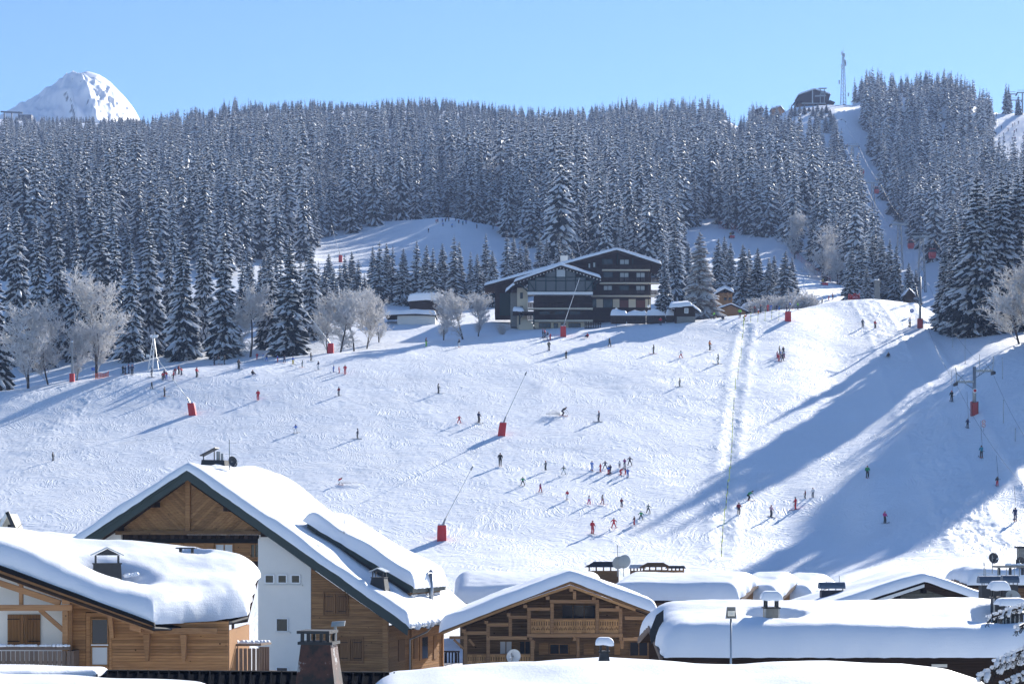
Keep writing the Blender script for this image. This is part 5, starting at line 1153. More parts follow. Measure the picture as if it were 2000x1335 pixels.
ap = b.px(1806, 1133, 0); le = b.px(1560, 1212, 0); re = b.px(1960, 1189, 0); DP = 12
slab(b.root, 'roof', 'dark_wood', [V3(ap[0], DP, ap[1]), V3(ap[0], .14, ap[1])], [V3(re[0], DP, re[1]), V3(re[0], .14, re[1])], 0.1); slab(b.root, 'roof', 'dark_wood', [V3(ap[0], .14, ap[1]), V3(ap[0], DP, ap[1])], [V3(le[0], .14, le[1]), V3(le[0], DP, le[1])], 0.1)
snow_gable(b.root, [V3(le[0], DP, le[1]), V3(le[0], -.1, le[1])], [V3(ap[0], DP, ap[1]), V3(ap[0], -.1, ap[1])], [V3(re[0]+.3, DP, re[1]), V3(re[0]+.3, -.1, re[1])], 0.58, r=0.5, ns=32, nt=70, amp=0.16, seed=51)

# vent hoods on roofs: blue grey half drums on dark boxes
def hood(u, v, D, w, label):
    p = P(u, v, D); t = empty('vent_hood', p, 0, label, 'vent hood', 'blue grey vent hoods'); MB().box(-w*.42, w*.42, -.4, .4, -1.0, .0).build('box', 'dark_metal', t)
    m_ = MB(); n = 8; vs = []; fs = []
    for x in (-w/2, w/2):
        for k in range(n+1): a = math.pi*k/n; vs.append((x, -math.cos(a)*.42, .12+math.sin(a)*.42))
    for k in range(n): fs.append((k, k+1, n+2+k, n+1+k))
    fs += [tuple(range(n+1)), tuple(range(2*n+1, n, -1)), (0, n+1, 2*n+1, n)]; m_.add(vs, fs); m_.build('drum', 'blue_metal', t, smooth=False)
    for k in range(4): MB().box(-w*.4+w*.8/3*k-.03, -w*.4+w*.8/3*k+.03, -.36, -.3, .0, .13).build('post', 'grey_metal', t)
    for x in (-w*.2, w*.3): MB().tube((x, 0, .5), (x, 0, .95), .02, n=4).build('rod', 'grey_metal', t)
hood(1624, 1152, 130, 1.7, 'blue grey vent hood left of the stone gable house'); hood(1935, 1142, 115, 1.45, 'blue grey vent hood right of the stone gable house'); hood(1972, 1141, 112, 0.9, 'smaller slatted vent hood at the right picture edge')
h9 = snow_house('snow_house', 'small house with cubic snow caps at the right edge below the lift track', 1888, 2090, 150, 146, 1104, 1142, 1.1, 61, group=None)
dish('satellite_dish', P(1941, 1089, 144), 0.40, (0.3, -0.9, 0.2), P(1938, 1120, 144), 'dark satellite dish left of two on the small snow house'); dish('satellite_dish', P(1994, 1098, 143), 0.42, (0.3, -0.9, 0.2), P(1991, 1125, 143), 'dark satellite dish cut by the right picture edge')
t = Bld('chimney_table', 'snow topped chimney slab on short legs below the dishes', 'chimney', P(1975, 1118, 142)); t.root['group'] = 'roof chimneys'
t.box('slab', 'stone', 1945, 1104, 2015, 1108, 0, 1.0)
for u in (1950, 1972, 1996): t.box('leg', 'dark_metal', u, 1108.2, u+4, 1122, 0.1, 0.3)
sm = MB(); lumps(sm, t.p3(1965, 1102.5, .4), t.p3(2010, 1102.5, .4), 14, .18, 6); sm.build('slab_snow', 'roof_snow', t.root, smooth=True)
t = Bld('brick_stack', 'dark brick chimney stack rising at the right edge above the dishes', 'chimney', P(1997, 1110, 147)); t.root['group'] = 'roof chimneys'; t.box('shaft', 'stone', 1991, 1070, 2010, 1120, 0, .8); t.box('cap', 'dark_metal', 1988, 1066, 2013, 1070, -.1, 1.0)
antenna(P(1922, 1150, 118), 1.6, 'short antenna pole left of the right hand vent hood')
# roofed chimney tops behind the row houses
def roofed_chimney(u0, u1, v0, v1, D, label, mat, hip=0.25):
    t = Bld('roofed_chimney', label, 'chimney', P((u0+u1)/2, v1, D)); t.root['group'] = 'roofed chimney tops'
    x0, z0 = t.px(u0, v1, 0); x1, z1 = t.px(u1, v0, 0); h = z1-z0; w = x1-x0; d = w*.4; i = w*hip
    m_ = MB(); m_.add([(x0, 0, h*.45), (x1, 0, h*.45), (x1, d, h*.45), (x0, d, h*.45), (x0+i, d/2-.05, h), (x1-i, d/2-.05, h), (x1-i, d/2+.05, h), (x0+i, d/2+.05, h)], [(3, 2, 1, 0), (4, 5, 6, 7), (0, 1, 5, 4), (1, 2, 6, 5), (2, 3, 7, 6), (3, 0, 4, 7)]); m_.build('roof', mat, t.root)
    n = 5
    for k in range(n): xx = x0+w*.12+w*.76*k/(n-1); MB().box(xx-.06, xx+.06, .15, .27, -.2, h*.45-.003).build('post', 'old_wood', t.root)
    MB().box(x0+w*.1, x1-w*.1, .1, d-.1, -1.4, h*.1).build('shaft', 'old_wood', t.root)
roofed_chimney(1142, 1216, 1096, 1116, 172, 'roofed chimney top with slate hip above the balcony chalet', 'dark_metal'); roofed_chimney(1228, 1262, 1102, 1115, 174, 'small pale roofed chimney top right of the twin dishes', 'pale_metal', .1); roofed_chimney(1250, 1312, 1098, 1114, 173, 'weathered rib roofed chimney top in the middle of the group', 'old_wood'); roofed_chimney(1300, 1340, 1104, 1114, 174, 'low dark roofed chimney top at the right of the group', 'dark_metal', .08)
dish('satellite_dish', P(1208, 1098, 168), 0.55, (-0.3, 0.9, 0.2), P(1206, 1125, 168), 'left of the twin grey satellite dishes over the row houses', 'dish_grey'); dish('satellite_dish', P(1219, 1096, 167.5), 0.58, (-0.3, 0.9, 0.2), P(1218, 1125, 167.5), 'right of the twin grey satellite dishes over the row houses', 'dish_grey')
antenna(P(1206, 1100, 168.4), 1.6, 'antenna mast above the twin grey dishes')

# ================================================================== houses at the far left behind the near chalet
h8 = snow_house('snow_house', 'low house with a rippled snow roof left behind the big chalet', -80, 200, 160, 152, 1040, 1090, 0.7, 71, group=None, amp=0.3)
t = Bld('metal_shed', 'small gabled shed with dark ribbed metal roof at the far left edge', 'shed', (P(10, 1045, 165).x, 165, ground_under(10, 165)))
t.prism('wall', 'cream_plaster', [(-10, 1020), (17, 1003), (32, 1045), (32, 1090), (-10, 1090)], 0.5, 3); t.bar('barge_board', 'dark_metal', (14, 999, 0), (34, 1044, 0), 0.2, 0.3); t.bar('barge_board', 'pale_metal', (14, 1000, 0), (-6, 1040, 0), 0.2, 0.25); t.box('doorway', 'black_edge', 15, 1024, 29, 1050, 0.35, 0.1)
t.prism('roof', 'dark_metal', [(0, 1041), (80, 1040), (60, 1062), (-4, 1062)], -1.5, 0.2)
for k in range(8): t.bar('roof_rib', 'pale_metal', (12+9*k, 1041.5, -1.56), (5+8*k, 1060, -1.56), 0.05, 0.05)
t.bar('bracket', 'grey_metal', (31, 1033, .2), (44, 1022, .2), 0.05, 0.05)
t = Bld('snow_dormer', 'small dormer under a hood of snow before the big chalet', 'dormer', (P(145, 1085, 133).x, 133, P(145, 1085, 133).z-2)); t.prism('gable', 'green_paint', [(145, 1072), (165, 1085), (165, 1100), (125, 1100), (125, 1085)], 0, 2)
ap = t.px(145, 1067, -.3); le = t.px(92, 1098, -.3); re = t.px(196, 1098, -.3)
snow_gable(t.root, [V3(le[0], 4, le[1]), V3(le[0], -.4, le[1])], [V3(ap[0], 4, ap[1]), V3(ap[0], -.4, ap[1])], [V3(re[0], 4, re[1]), V3(re[0], -.4, re[1])], .5, r=.4, ns=20, nt=40, seed=81)

# ================================================================== roofs at the bottom edge
b = Bld('foreground_house', 'nearest house: ribbed dark metal roof and smooth deep snow along the bottom edge', 'house', (0, 50, -13.5)); b7 = b
mr = slab(b.root, 'roof', 'roof_metal', [b.w(-120, 1310, 54), b.w(760, 1317, 54)], [b.w(-120, 1430, 45), b.w(760, 1435, 45)], 0.15)
for k in range(44):
    u = -90+20*k; a_ = b.w(u, 1310.5+0.008*u, 54); c_ = b.w(u*1.0-6, 1430, 45)
    MB().bar(a_+Vector((0, 0, .05)), c_+Vector((0, 0, .05)), 0.04, 0.05).build('roof_rib', 'roof_metal', mr)
MB().bar(b.w(-120, 1309, 54.1), b.w(760, 1315.5, 54.1), 0.25, 0.12).build('ridge_cap', 'black_edge', b.root)
snow_cap(b.root, [b.w(-140, 1308, 54.2), b.w(60, 1308, 54.2), b.w(215, 1314, 54.2)], [b.w(-140, 1325, 50), b.w(60, 1322, 51.5), b.w(190, 1319, 53.2)], .18, r=.25, ns=40, nt=14, amp=.2, seed=91)
snow_cap(b.root, [b.w(-140, 1328, 50), b.w(60, 1334, 50), b.w(200, 1342, 49), b.w(420, 1350, 48.5)], [b.w(-140, 1440, 42), b.w(60, 1440, 42), b.w(200, 1440, 42), b.w(420, 1440, 42)], .28, r=.4, ns=50, nt=16, amp=.3, seed=92)
bk_ = [b.w(722, 1350, 52), b.w(850, 1332, 52), b.w(1000, 1328, 52), b.w(1150, 1323, 52), b.w(1300, 1324, 52), b.w(1450, 1326, 52), b.w(1620, 1318, 52), b.w(1760, 1324, 52), b.w(1850, 1340, 52), b.w(1945, 1375, 52)]
fr_ = [b.w(u, 1500, 41) for u in (700, 850, 1000, 1150, 1300, 1450, 1620, 1760, 1880, 1990)]
snow_cap(b.root, bk_, fr_, 0.55, r=0.7, ns=90, nt=34, amp=0.13, seed=93, rb=1.0)
slab(b.root, 'roof', 'dark_wood', bk_, fr_, 0.15, n=9)
MB().box(-16, 14, -7, 3.5, -3, 8.2).build('wall', 'plaster', b.root)
# second layer of snow just behind
t = Bld('lower_house', 'rounded snow roof peeping over the bottom snow, carrying a small capped chimney', 'house', (P(1150, 1300, 70).x, 70, -13)); 
bk_ = [t.w(740, 1330, 74), t.w(900, 1318, 74), t.w(1060, 1306, 74), t.w(1180, 1294, 74), t.w(1300, 1306, 74), t.w(1430, 1318, 74)]; fr_ = [t.w(u, 1380, 66) for u in (740, 900, 1060, 1180, 1300, 1430)]
snow_cap(t.root, bk_, fr_, .42, r=.6, ns=60, nt=22, amp=.1, seed=95, rb=.9); slab(t.root, 'roof', 'dark_wood', bk_, fr_, .15, n=5); MB().box(-5, 4.5, -3.2, 3.4, -1, 6.4).build('wall', 'dark_wood', t.root)
chimney(P(1180, 1284, 71.5), 0.36, 0.36, 0.2, 'small black chimney with a snow bun above the bottom snow roof', top=.82, cap='flat', snow=.16, base=.5)
# peeling metal chimney in front
p = P(623, 1400, 47); t = empty('rusty_chimney', p, R(-10), 'peeling rusty tapered chimney with a flat slab cap at the bottom edge', 'chimney', 'roof chimneys')
hb = P(623, 1257, 47).z-p.z
MB().add([(-.62, -.5, -.6), (.66, -.5, -.6), (.66, .5, -.6), (-.62, .5, -.6), (-.36, -.3, hb), (.36, -.3, hb), (.36, .3, hb), (-.36, .3, hb)], [(3, 2, 1, 0), (4, 5, 6, 7), (0, 1, 5, 4), (1, 2, 6, 5), (2, 3, 7, 6), (3, 0, 4, 7)]).build('body', 'rusty_metal', t)
MB().box(-.42, .42, -.36, .36, hb+.002, hb+.07).build('collar', 'dark_metal', t)
for x in (-.33, -.18, .13, .3): MB().box(x-.035, x+.035, -.3, -.22, hb+.072, hb+.26).build('post', 'dark_metal', t); MB().box(x-.03, x+.03, .2, .27, hb+.072, hb+.26).build('post', 'dark_metal', t)
MB().box(-.43, .36, -.4, .4, hb+.262, hb+.33).build('cap', 'dark_metal', t)
t2 = empty('pole_vent', P(655, 1345, 47.8), 0, 'grey lamp-like vent head on a pole behind the rusty chimney', 'vent'); MB().tube((0, 0, -.5), (0, 0, 1.5), .035, n=8).build('pole', 'grey_metal', t2); MB().add([(-.1, -.1, 1.5), (.22, -.1, 1.52), (.22, .1, 1.52), (-.1, .1, 1.5), (-.08, -.08, 1.62), (.24, -.1, 1.64), (.24, .1, 1.64), (-.08, .08, 1.62)], [(3, 2, 1, 0), (4, 5, 6, 7), (0, 1, 5, 4), (1, 2, 6, 5), (2, 3, 7, 6), (3, 0, 4, 7)]).build('head', 'grey_metal', t2)
# ================================================================== chalet hotel behind the crest
Z6 = lambda x, y: (900+x/4.545, 440+y/4.545)
q6 = lambda pts: [Z6(*p) for p in pts]
def rbox(b, name, mat, x0, y0, x1, y1, Y, dep, parent=None):
    a = Z6(x0, y0); c = Z6(x1, y1); return b.box(name, mat, a[0], a[1], c[0], c[1], Y, dep, parent)
b = Bld('hotel', 'dark timber hotel block at the back with long balconies and low snow gable', 'hotel', (P(1200, 1045, 440).x, 440, at(1200, 440).z))
b.prism('wall', 'hotel_wood', q6([(930, 345), (1385, 228), (1688, 322), (1688, 850), (930, 850)]), 0, 10)
b.prism('wing_wall', 'hotel_wood', q6([(302, 520), (560, 440), (560, 800), (302, 800)]), 0.5, 9); rbox(b, 'wing_wall', 'hotel_green', 345, 600, 440, 800, 0.35, 0.1)
for k, (x0, x1, yr, ys) in enumerate(((1255, 1680, 348, 390), (1185, 1762, 464, 506), (1160, 1757, 578, 620))):
    sl_ = rbox(b, 'balcony', 'cream_plaster', x0, ys, x1, ys+11, -1.5, 1.5)
    n = int((x1-x0)/11)
    for j in range(n): rbox(b, 'rail_board', 'dark_wood', x0+j*(x1-x0)/n, yr, x0+(j+.86)*(x1-x0)/n, ys-2, -1.5, 0.06, sl_)
    rbox(b, 'handrail', 'hotel_wood', x0, yr-5, x1, yr-1, -1.53, 0.12, sl_)
for x0, y0, x1, y1, n, g in ((1412, 303, 1492, 352, 2, 'curtain'), (1265, 300, 1345, 348, 2, 'glass'), (1268, 413, 1348, 466, 2, 'glass'), (1412, 420, 1490, 497, 2, 'curtain'), (1558, 420, 1634, 497, 2, 'curtain'), (1268, 535, 1343, 580, 2, 'curtain'), (1412, 536, 1490, 580, 2, 'glass'), (1556, 536, 1634, 605, 2, 'curtain'), (1168, 532, 1200, 575, 1, 'glass'), (1132, 336, 1150, 378, 1, 'curtain'), (1174, 328, 1195, 372, 1, 'curtain'), (1268, 660, 1345, 728, 3, 'glass'), (1170, 658, 1200, 720, 1, 'glass')):
    b.window(*Z6(x0, y0), *Z6(x1, y1), -0.1, 'hotel_green', n, 1, g, fw=0.12)
for x0, x1 in ((1204, 1262), (1350, 1408), (1490, 1553), (1638, 1688)): rbox(b, 'panel', 'cream_plaster', x0, 654, x1, 728, -0.12, 0.1)
for x0, x1 in ((1411, 1487), (1556, 1635)): rbox(b, 'door', 'redbrown_door', x0, 664, x1, 728, -0.1, 0.08)
for x in (1255, 1385, 1520): rbox(b, 'timber_post', 'hotel_green', x, 240 if x == 1385 else 290, x+12, 345, -0.3, 0.25)
rbox(b, 'drainpipe', 'dark_metal', 1664, 400, 1669, 740, -1.2, 0.2)
ap = b.px(*Z6(1385, 214), -2); le = b.px(*Z6(208, 532), -2); re = b.px(*Z6(1782, 344), -2); DP = 14
for nm, pts in (('barge_board', [(1385, 222), (1782, 348), (1782, 366), (1385, 246)]), ('barge_board', [(1385, 223), (1385, 245), (208, 552), (208, 534)])): b.prism(nm, 'dark_wood', q6(pts), -2.0, 0.2)
def gable_roof(b, ap, le, re, y0, DP, T, seed, amp=0.12, mat='dark_wood', th=0.25, r=0.6, drip=0.08):
    slab(b.root, 'roof', mat, [V3(ap[0], DP, ap[1]), V3(ap[0], y0, ap[1])], [V3(re[0], DP, re[1]), V3(re[0], y0, re[1])], th)
    slab(b.root, 'roof', mat, [V3(ap[0]-.01, y0, ap[1]), V3(ap[0]-.01, DP, ap[1])], [V3(le[0], y0, le[1]), V3(le[0], DP, le[1])], th)
    snow_gable(b.root, [V3(le[0], DP, le[1]), V3(le[0], y0-.1, le[1])], [V3(ap[0], DP, ap[1]), V3(ap[0], y0-.1, ap[1])], [V3(re[0], DP, re[1]), V3(re[0], y0-.1, re[1])], T, r=r, amp=amp, seed=seed, drip=drip)
gable_roof(b, ap, le, re, -2.05, DP, 0.62, 101)
MB().box(b.px(*Z6(885, 250), 6)[0], b.px(*Z6(950, 250), 6)[0], 6, 8, b.px(*Z6(900, 330), 6)[1], b.px(*Z6(900, 268), 6)[1]).build('roof_vent', 'plaster', b.root)
b = Bld('hotel', 'front hotel wing with glazed green framed gable above cream ground floor', 'hotel', (P(1095, 1045, 428).x, 428, at(1095, 426).z))
rbox(b, 'ground_floor_wall', 'cream_plaster', 655, 842, 1098, 1000, 0, 9); rbox(b, 'stone_base', 'stone', 652, 912, 1100, 1010, -0.15, 0.3)
rbox(b, 'side_wall', 'cream_plaster', 1098.5, 845, 1170, 1000, 2.0, 6)
rbox(b, 'middle_wall', 'hotel_wood', 650, 614, 1098, 842, 0.05, 9); rbox(b, 'red_panel', 'dark_wood', 690, 620, 1095, 690, -0.05, 0.1)
for x0, x1, yr, ys in ((598, 1172, 792, 838), (598, 1172, 688, 732)):
    sl_ = rbox(b, 'balcony', 'cream_plaster', x0, ys, x1, ys+12, -1.8, 1.85); n = 42
    for j in range(n): rbox(b, 'rail_board', 'hotel_wood', x0+j*(x1-x0)/n, yr, x0+(j+.88)*(x1-x0)/n, ys-2, -1.8, 0.06, sl_)
    rbox(b, 'handrail', 'dark_wood', x0, yr-5, x1, yr-1, -1.83, 0.12, sl_)
for x0, y0, x1, y1, n in ((695, 866, 797, 908, 3), (958, 868, 1062, 908, 4), (826, 868, 862, 938, 1), (890, 868, 932, 938, 1), (700, 762, 790, 795, 3), (832, 762, 925, 795, 3), (968, 762, 1060, 795, 3)): b.window(*Z6(x0, y0), *Z6(x1, y1), -0.1, 'dark_wood', n, 1, 'glass', fw=0.1)
rbox(b, 'gable_slab', 'white_paint', 592, 590, 1172, 613, -1.9, 1.95)
b.prism('gable_back', 'dark_wood', q6([(600, 588), (1168, 588), (1168, 478), (890, 372), (600, 478)]), 0.1, 8)
gf = b.prism('gable_frame', 'hotel_green', q6([(600, 588), (600, 582), (1168, 582), (1168, 588)]), -1.5, 0.3)
xs = [600, 665, 755, 845, 932, 1018, 1105, 1168]
topy = lambda x: 372+(abs(x-890)*0.385)
for x in xs: rbox(b, 'mullion', 'hotel_green', x-5, topy(x), x+5, 582, -1.5, 0.25, gf)
rbox(b, 'transom', 'hotel_green', 600, 486, 1168, 494, -1.49, 0.23, gf); rbox(b, 'transom', 'hotel_green', 665, 456, 1105, 464, -1.49, 0.23, gf)
b.prism('rake_frame', 'hotel_green', q6([(590, 474), (890, 360), (890, 374), (590, 490)]), -1.52, 0.3, gf); b.prism('rake_frame', 'hotel_green', q6([(890, 360), (1178, 472), (1178, 488), (890, 374)]), -1.523, 0.3, gf)
for a_, c_ in zip(xs[:-1], xs[1:]):
    rbox(b, 'pane', 'gable_glass', a_+5, 495, c_-5, 582, -1.42, 0.05, gf)
    if 660 < a_ < 1100:
        rbox(b, 'pane', 'gable_glass', a_+5, 464, c_-5, 486, -1.42, 0.05, gf)
        if 750 < a_ < 1000: b.prism('pane', 'curtain' if a_ == 845 else 'gable_glass', q6([(a_+5, 456), (c_-5, 456), (c_-5, topy(c_-5)+6), (a_+5, topy(a_+5)+6)]), -1.42, 0.05, gf)
for a_, c_ in (((605, 500), (660, 582)), ((1110, 582), (1200, 470)), ((520, 520), (600, 590))): b.bar('brace', 'hotel_green', (*Z6(*a_), -1.6), (*Z6(*c_), -1.6), 0.2, 0.25)
rbox(b, 'tower_wall', 'cream_plaster', 500, 555, 596, 1000, 1.0, 6); rbox(b, 'stone_wall', 'stone', 440, 598, 499.5, 900, 2.0, 6)
for y0, y1 in ((598, 648), (718, 742)): b.window(*Z6(528, y0), *Z6(549, y1), 0.9, 'hotel_green', 1, 1, 'glass', fw=0.1)
b.prism('entrance_wall', 'cream_plaster', q6([(515, 870), (570, 830), (640, 870), (652, 1000), (515, 1000)]), -0.8, 1.5)
rbox(b, 'porch_roof', 'hotel_wood', 462, 762, 655, 782, -3, 4)
for x in (515, 640): rbox(b, 'porch_post', 'hotel_green', x, 782, x+14, 880, -2.8, 0.3)
b.bar('porch_brace', 'hotel_green', (*Z6(522, 830), -2.7), (*Z6(555, 785), -2.7), .2, .2)
pb = [b.p3(*Z6(462, 745), 1), b.p3(*Z6(560, 762), 1)]; pf = [b.p3(*Z6(462, 760), -3), b.p3(*Z6(560, 764), -3)]; snow_cap(b.root, pb, pf, .8, r=.5, ns=18, nt=16, seed=111)
ap = b.px(*Z6(890, 352), -2.5); re = b.px(*Z6(1246, 466), -2.5); le = b.px(*Z6(470, 500), -2.5)
b.prism('barge_board', 'dark_wood', q6([(890, 352), (1246, 466), (1246, 480), (890, 370)]), -2.5, 0.2); b.prism('barge_board', 'dark_wood', q6([(890, 353), (890, 369), (470, 518), (470, 502)]), -2.5, 0.2)
for k in range(26):                                        # rafter ends under the rake
    f_ = k/25; x = 500+740*f_; y = (352+(890-x)*0.352) if x < 890 else 352+(x-890)*0.32
    rbox(b, 'rafter_end', 'white_paint', x-5, y+17, x+5, y+24, -2.2, 0.8)
gable_roof(b, ap, le, re, -2.55, 9, 0.6, 105)
lw = [b.p3(*Z6(392, 590), -1), b.p3(*Z6(480, 520), -2.5)]; lw2 = [b.p3(*Z6(430, 590), 7), b.p3(*Z6(520, 500), 7)]
slab(b.root, 'lean_to_roof', 'dark_wood', lw2, lw, 0.25); snow_cap(b.root, [q+Vector((0, 0, .03)) for q in lw2], [q+Vector((0, 0, .03)) for q in lw], .55, r=.5, ns=20, nt=18, seed=107, drip=.1)
b.bar('eave_brace', 'hotel_green', (*Z6(1165, 560), -1.5), (*Z6(1235, 470), -1.5), 0.15, 0.2)
# timber deck at the wing's right corner
t = Bld('terrace', 'timber deck with railings at the right foot of the front hotel wing', 'terrace', (P(1160, 1045, 420).x, 420, at(1160, 420).z))
for k in range(10): x = 1100+15*k; rbox(t, 'picket', 'dark_wood', x, 850, x+7, 925, 0, 0.1)
for y in (828, 870, 905): rbox(t, 'rail', 'dark_wood', 1098, y, 1248, y+8, -.05, 0.12)
for x in (1140, 1205): rbox(t, 'table', 'pale_metal', x, 872, x+35, 882, 1.0, 1.0)
# stacked log wall with snow
for k, (x0, x1) in enumerate(((1336, 1468), (1478, 1640), (1655, 1812), (1828, 1908))):
    t = Bld('log_stack', ['log stack leftmost before the hotel ground floor', 'log stack second from left before the hotel', 'log stack third from left before the hotel', 'short log stack beside the dark hut'][k], 'log stack', (P(Z6((x0+x1)/2, 0)[0], 1045, 412).x, 412, at(Z6(x0, 0)[0], 412).z)); t.root['group'] = 'snowy log stacks before the hotel'
    rbox(t, 'frame', 'dark_wood', x0, 792, x1, 870, 0.1, 0.9); X0, Z1 = t.px(*Z6(x0, 800), 0); X1, Z0 = t.px(*Z6(x1, 856), 0); m_ = MB(); rr = random.Random(k)
    z = Z0
    while z < Z1:
        x = X0
        while x < X1: s_ = rr.uniform(.09, .17); m_.tube((x, -.02-rr.uniform(0, .1), z), (x, .3, z), s_, s_, 6); x += s_*2.1
        z += .26
    o = m_.build('logs', 'bark', t.root); o['kind'] = 'stuff'
    snow_cap(t.root, [t.p3(*Z6(x0-8, 795), 1.1), t.p3(*Z6(x1+8, 795), 1.1)], [t.p3(*Z6(x0-8, 797), -.3), t.p3(*Z6(x1+8, 797), -.3)], .95, r=.5, ns=30, nt=14, amp=.5, seed=120+k)
for k, x in enumerate((1380, 1668)):
    p = at(Z6(x, 0)[0], 413.5); t = empty('globe_lamp', p, 0, ['white globe lamp over the left log stack', 'white globe lamp over the third log stack'][k], 'lamp', 'globe lamps before the hotel'); MB().tube((0, 0, 0), (0, 0, 3.5), .05).build('pole', 'dark_metal', t)
    bm = bmesh.new(); bmesh.ops.create_uvsphere(bm, u_segments=10, v_segments=8, radius=.3); me = bpy.data.meshes.new('globe'); bm.to_mesh(me); bm.free(); me.materials.append(MATS['white_paint']); mobj('globe', me, t, (0, 0, 3.75))
# small buildings around
def small_house(name, label, O, wallpoly, wmat, apx, lx, rx, y0, DP, T, seed, extra=None, cat='hut'):
    h = Bld(name, label, cat, O); h.prism('wall', wmat, wallpoly, 0, DP-1); gable_roof(h, h.px(*apx, y0), h.px(*lx, y0), h.px(*rx, y0), y0, DP, T, seed)
    if extra: extra(h)
    return h
def hut_x(h):
    h.window(1337, 602, 1344, 611, -.05, 'white_paint', 1, 1, 'curtain', fw=.1); h.box('stone_base', 'stone', 1322, 618, 1358, 634, -.1, .3)
    h.prism('barge_board', 'hotel_green', [(1350, 595), (1369, 609), (1369, 612), (1350, 598)], -.65, .12)
h = Bld('dark_hut', 'small dark timber hut with snow roof right of the log stacks', 'hut', (P(1336, 1045, 408).x, 408, at(1336, 408).z)); h.prism('wall', 'dark_wood', [(1319, 600), (1358, 600), (1358, 634), (1319, 634)], 0, 5)
h.prism('gable_wall', 'dark_wood', [(1358, 600), (1350, 595), (1342, 600)], .01, .2); hut_x(h)
rb2 = [h.p3(1308, 597, 5), h.p3(1345, 594, 5)]; rf2 = [h.p3(1306, 601, -.8), h.p3(1352, 597, -.8)]; slab(h.root, 'roof', 'dark_wood', rb2, rf2, .2); snow_cap(h.root, rb2, rf2, .8, r=.5, ns=24, nt=16, seed=131)
rb2 = [h.p3(1345, 594, 5), h.p3(1365, 609, 5)]; rf2 = [h.p3(1352, 597, -.8), h.p3(1370, 611, -.8)]; slab(h.root, 'roof', 'dark_wood', rb2, rf2, .2); snow_cap(h.root, [q+Vector((0, 0, .01)) for q in rb2], [q+Vector((0, 0, .01)) for q in rf2], .45, r=.4, ns=14, nt=14, seed=132)
def woodch(h):
    for u in (1414, 1423): h.box('balcony', 'carved_wood', u-2, 576, u+6, 580, -.9, .6); h.window(u-1, 581, u+5, 586, -.05, 'larch_wood', 1, 1, 'glass', fw=.1)
    for u in (1412, 1421, 1429): h.box('post', 'carved_wood', u, 571, u+1.5, 590, -.8, .2)
small_house('timber_chalet', 'light timber chalet with snow roof right of the pale larch', (P(1418, 1045, 462).x, 462, at(1418, 462).z), [(1404, 572), (1430, 572), (1430, 600), (1404, 600)], 'carved_wood', (1416, 563), (1398, 572), (1434, 571), -1, 7, .9, 141, woodch, 'chalet')
small_house('shelter', 'low shelter with wide snowy gable roof behind the crest', (P(1428, 1045, 446).x, 446, at(1428, 446).z), [(1400, 604), (1428, 596), (1456, 606), (1456, 618), (1400, 618)], 'carved_wood', (1428, 593), (1390, 606), (1462, 608), -.6, 6, .35, 145, None, 'shelter')
small_house('snow_cabin', 'cabin under a bulging snow roof between shelter and skier crowd', (P(1466, 1045, 452).x, 452, at(1466, 452).z), [(1455, 600), (1477, 600), (1477, 612), (1455, 612)], 'dark_wood', (1466, 596), (1450, 602), (1482, 602), -.5, 6, 1.1, 149, None, 'cabin')
small_house('garage', 'flat white garage with snow roof left of the hotel', (P(808, 1045, 440).x, 440, at(808, 440).z), [(776, 616), (850, 616), (850, 645), (776, 645)], 'plaster', (812, 612), (752, 614.5), (852, 614.5), -.8, 8, 1.0, 151, None, 'garage')
small_house('garage', 'upper garage with deep snow roof behind the white garage', (P(830, 1045, 462).x, 462, at(830, 462).z), [(800, 590), (864, 590), (864, 625), (800, 625)], 'dark_wood', (832, 585), (796, 588), (868, 588), -.8, 8, 1.7, 153, None, 'garage')
small_house('lift_hut', 'dark pointed lift hut under spruces behind the crest', (P(1776, 1045, 450).x, 450, at(1776, 450).z), [(1769, 572), (1776, 566), (1784, 574), (1784, 592), (1769, 592)], 'dark_wood', (1776, 563), (1766, 576), (1789, 577), -.6, 4, .4, 155, None, 'hut')

# ================================================================== snow lances
def lance(ub, vb, ut, vt, label, D=None, h=1.9, w=1.15, lean=0.0):
    p = hit(ub, vb) if D is None else at(ub, D); D_ = p.y; t = empty('snow_lance', p, 0, label, 'snow lance', 'snow lances with red padded feet')
    k = lean; pad = MB(); q = [(-w/2, -w/2), (w/2, -w/2), (w/2, w/2), (-w/2, w/2)]
    vs = [(x*(1.0), y, -.4) for x, y in q]+[(x*.98+k*.5, y, h*.5) for x, y in q]+[(x*.92+k, y, h) for x, y in q]
    fs = [(3, 2, 1, 0), (8, 9, 10, 11)]
    for i in range(2):
        for j in range(4): fs.append((i*4+j, i*4+(j+1) % 4, i*4+4+(j+1) % 4, i*4+4+j))
    pad.add(vs, fs).build('padded_foot', 'red_pad', t)
    sm = MB(); lumps(sm, (-w*.35+k, 0, h+.05), (w*.35+k, 0, h+.05), 5, .22, int(ub)); sm.build('snow_top', 'roof_snow', t, smooth=True)
    tip = Vector(((ut-ub)*D_/F, -1.0, (VH-vt)*D_/F-p.z)); ft = Vector((k*.9, 0, h))
    m_ = MB(); m_.tube(ft-Vector((0, 0, .3)), ft.lerp(tip, .12), .16, .11, 8); m_.build('swivel', 'grey_metal', t)
    m_ = MB(); m_.tube(ft.lerp(tip, .1), ft.lerp(tip, .55), .08, .065, 7); m_.tube(ft.lerp(tip, .55), tip, .06, .045, 7); m_.build('pole', 'lance_white', t, smooth=True)
    d = (tip-ft).normalized(); MB().tube(tip-d*.3, tip+d*.25, .13, .09, 8).build('nozzle', 'grey_metal', t)
    return t
lance(377, 811, 310, 703, 'snow lance leaning left on the left half of the slope', lean=-.35)
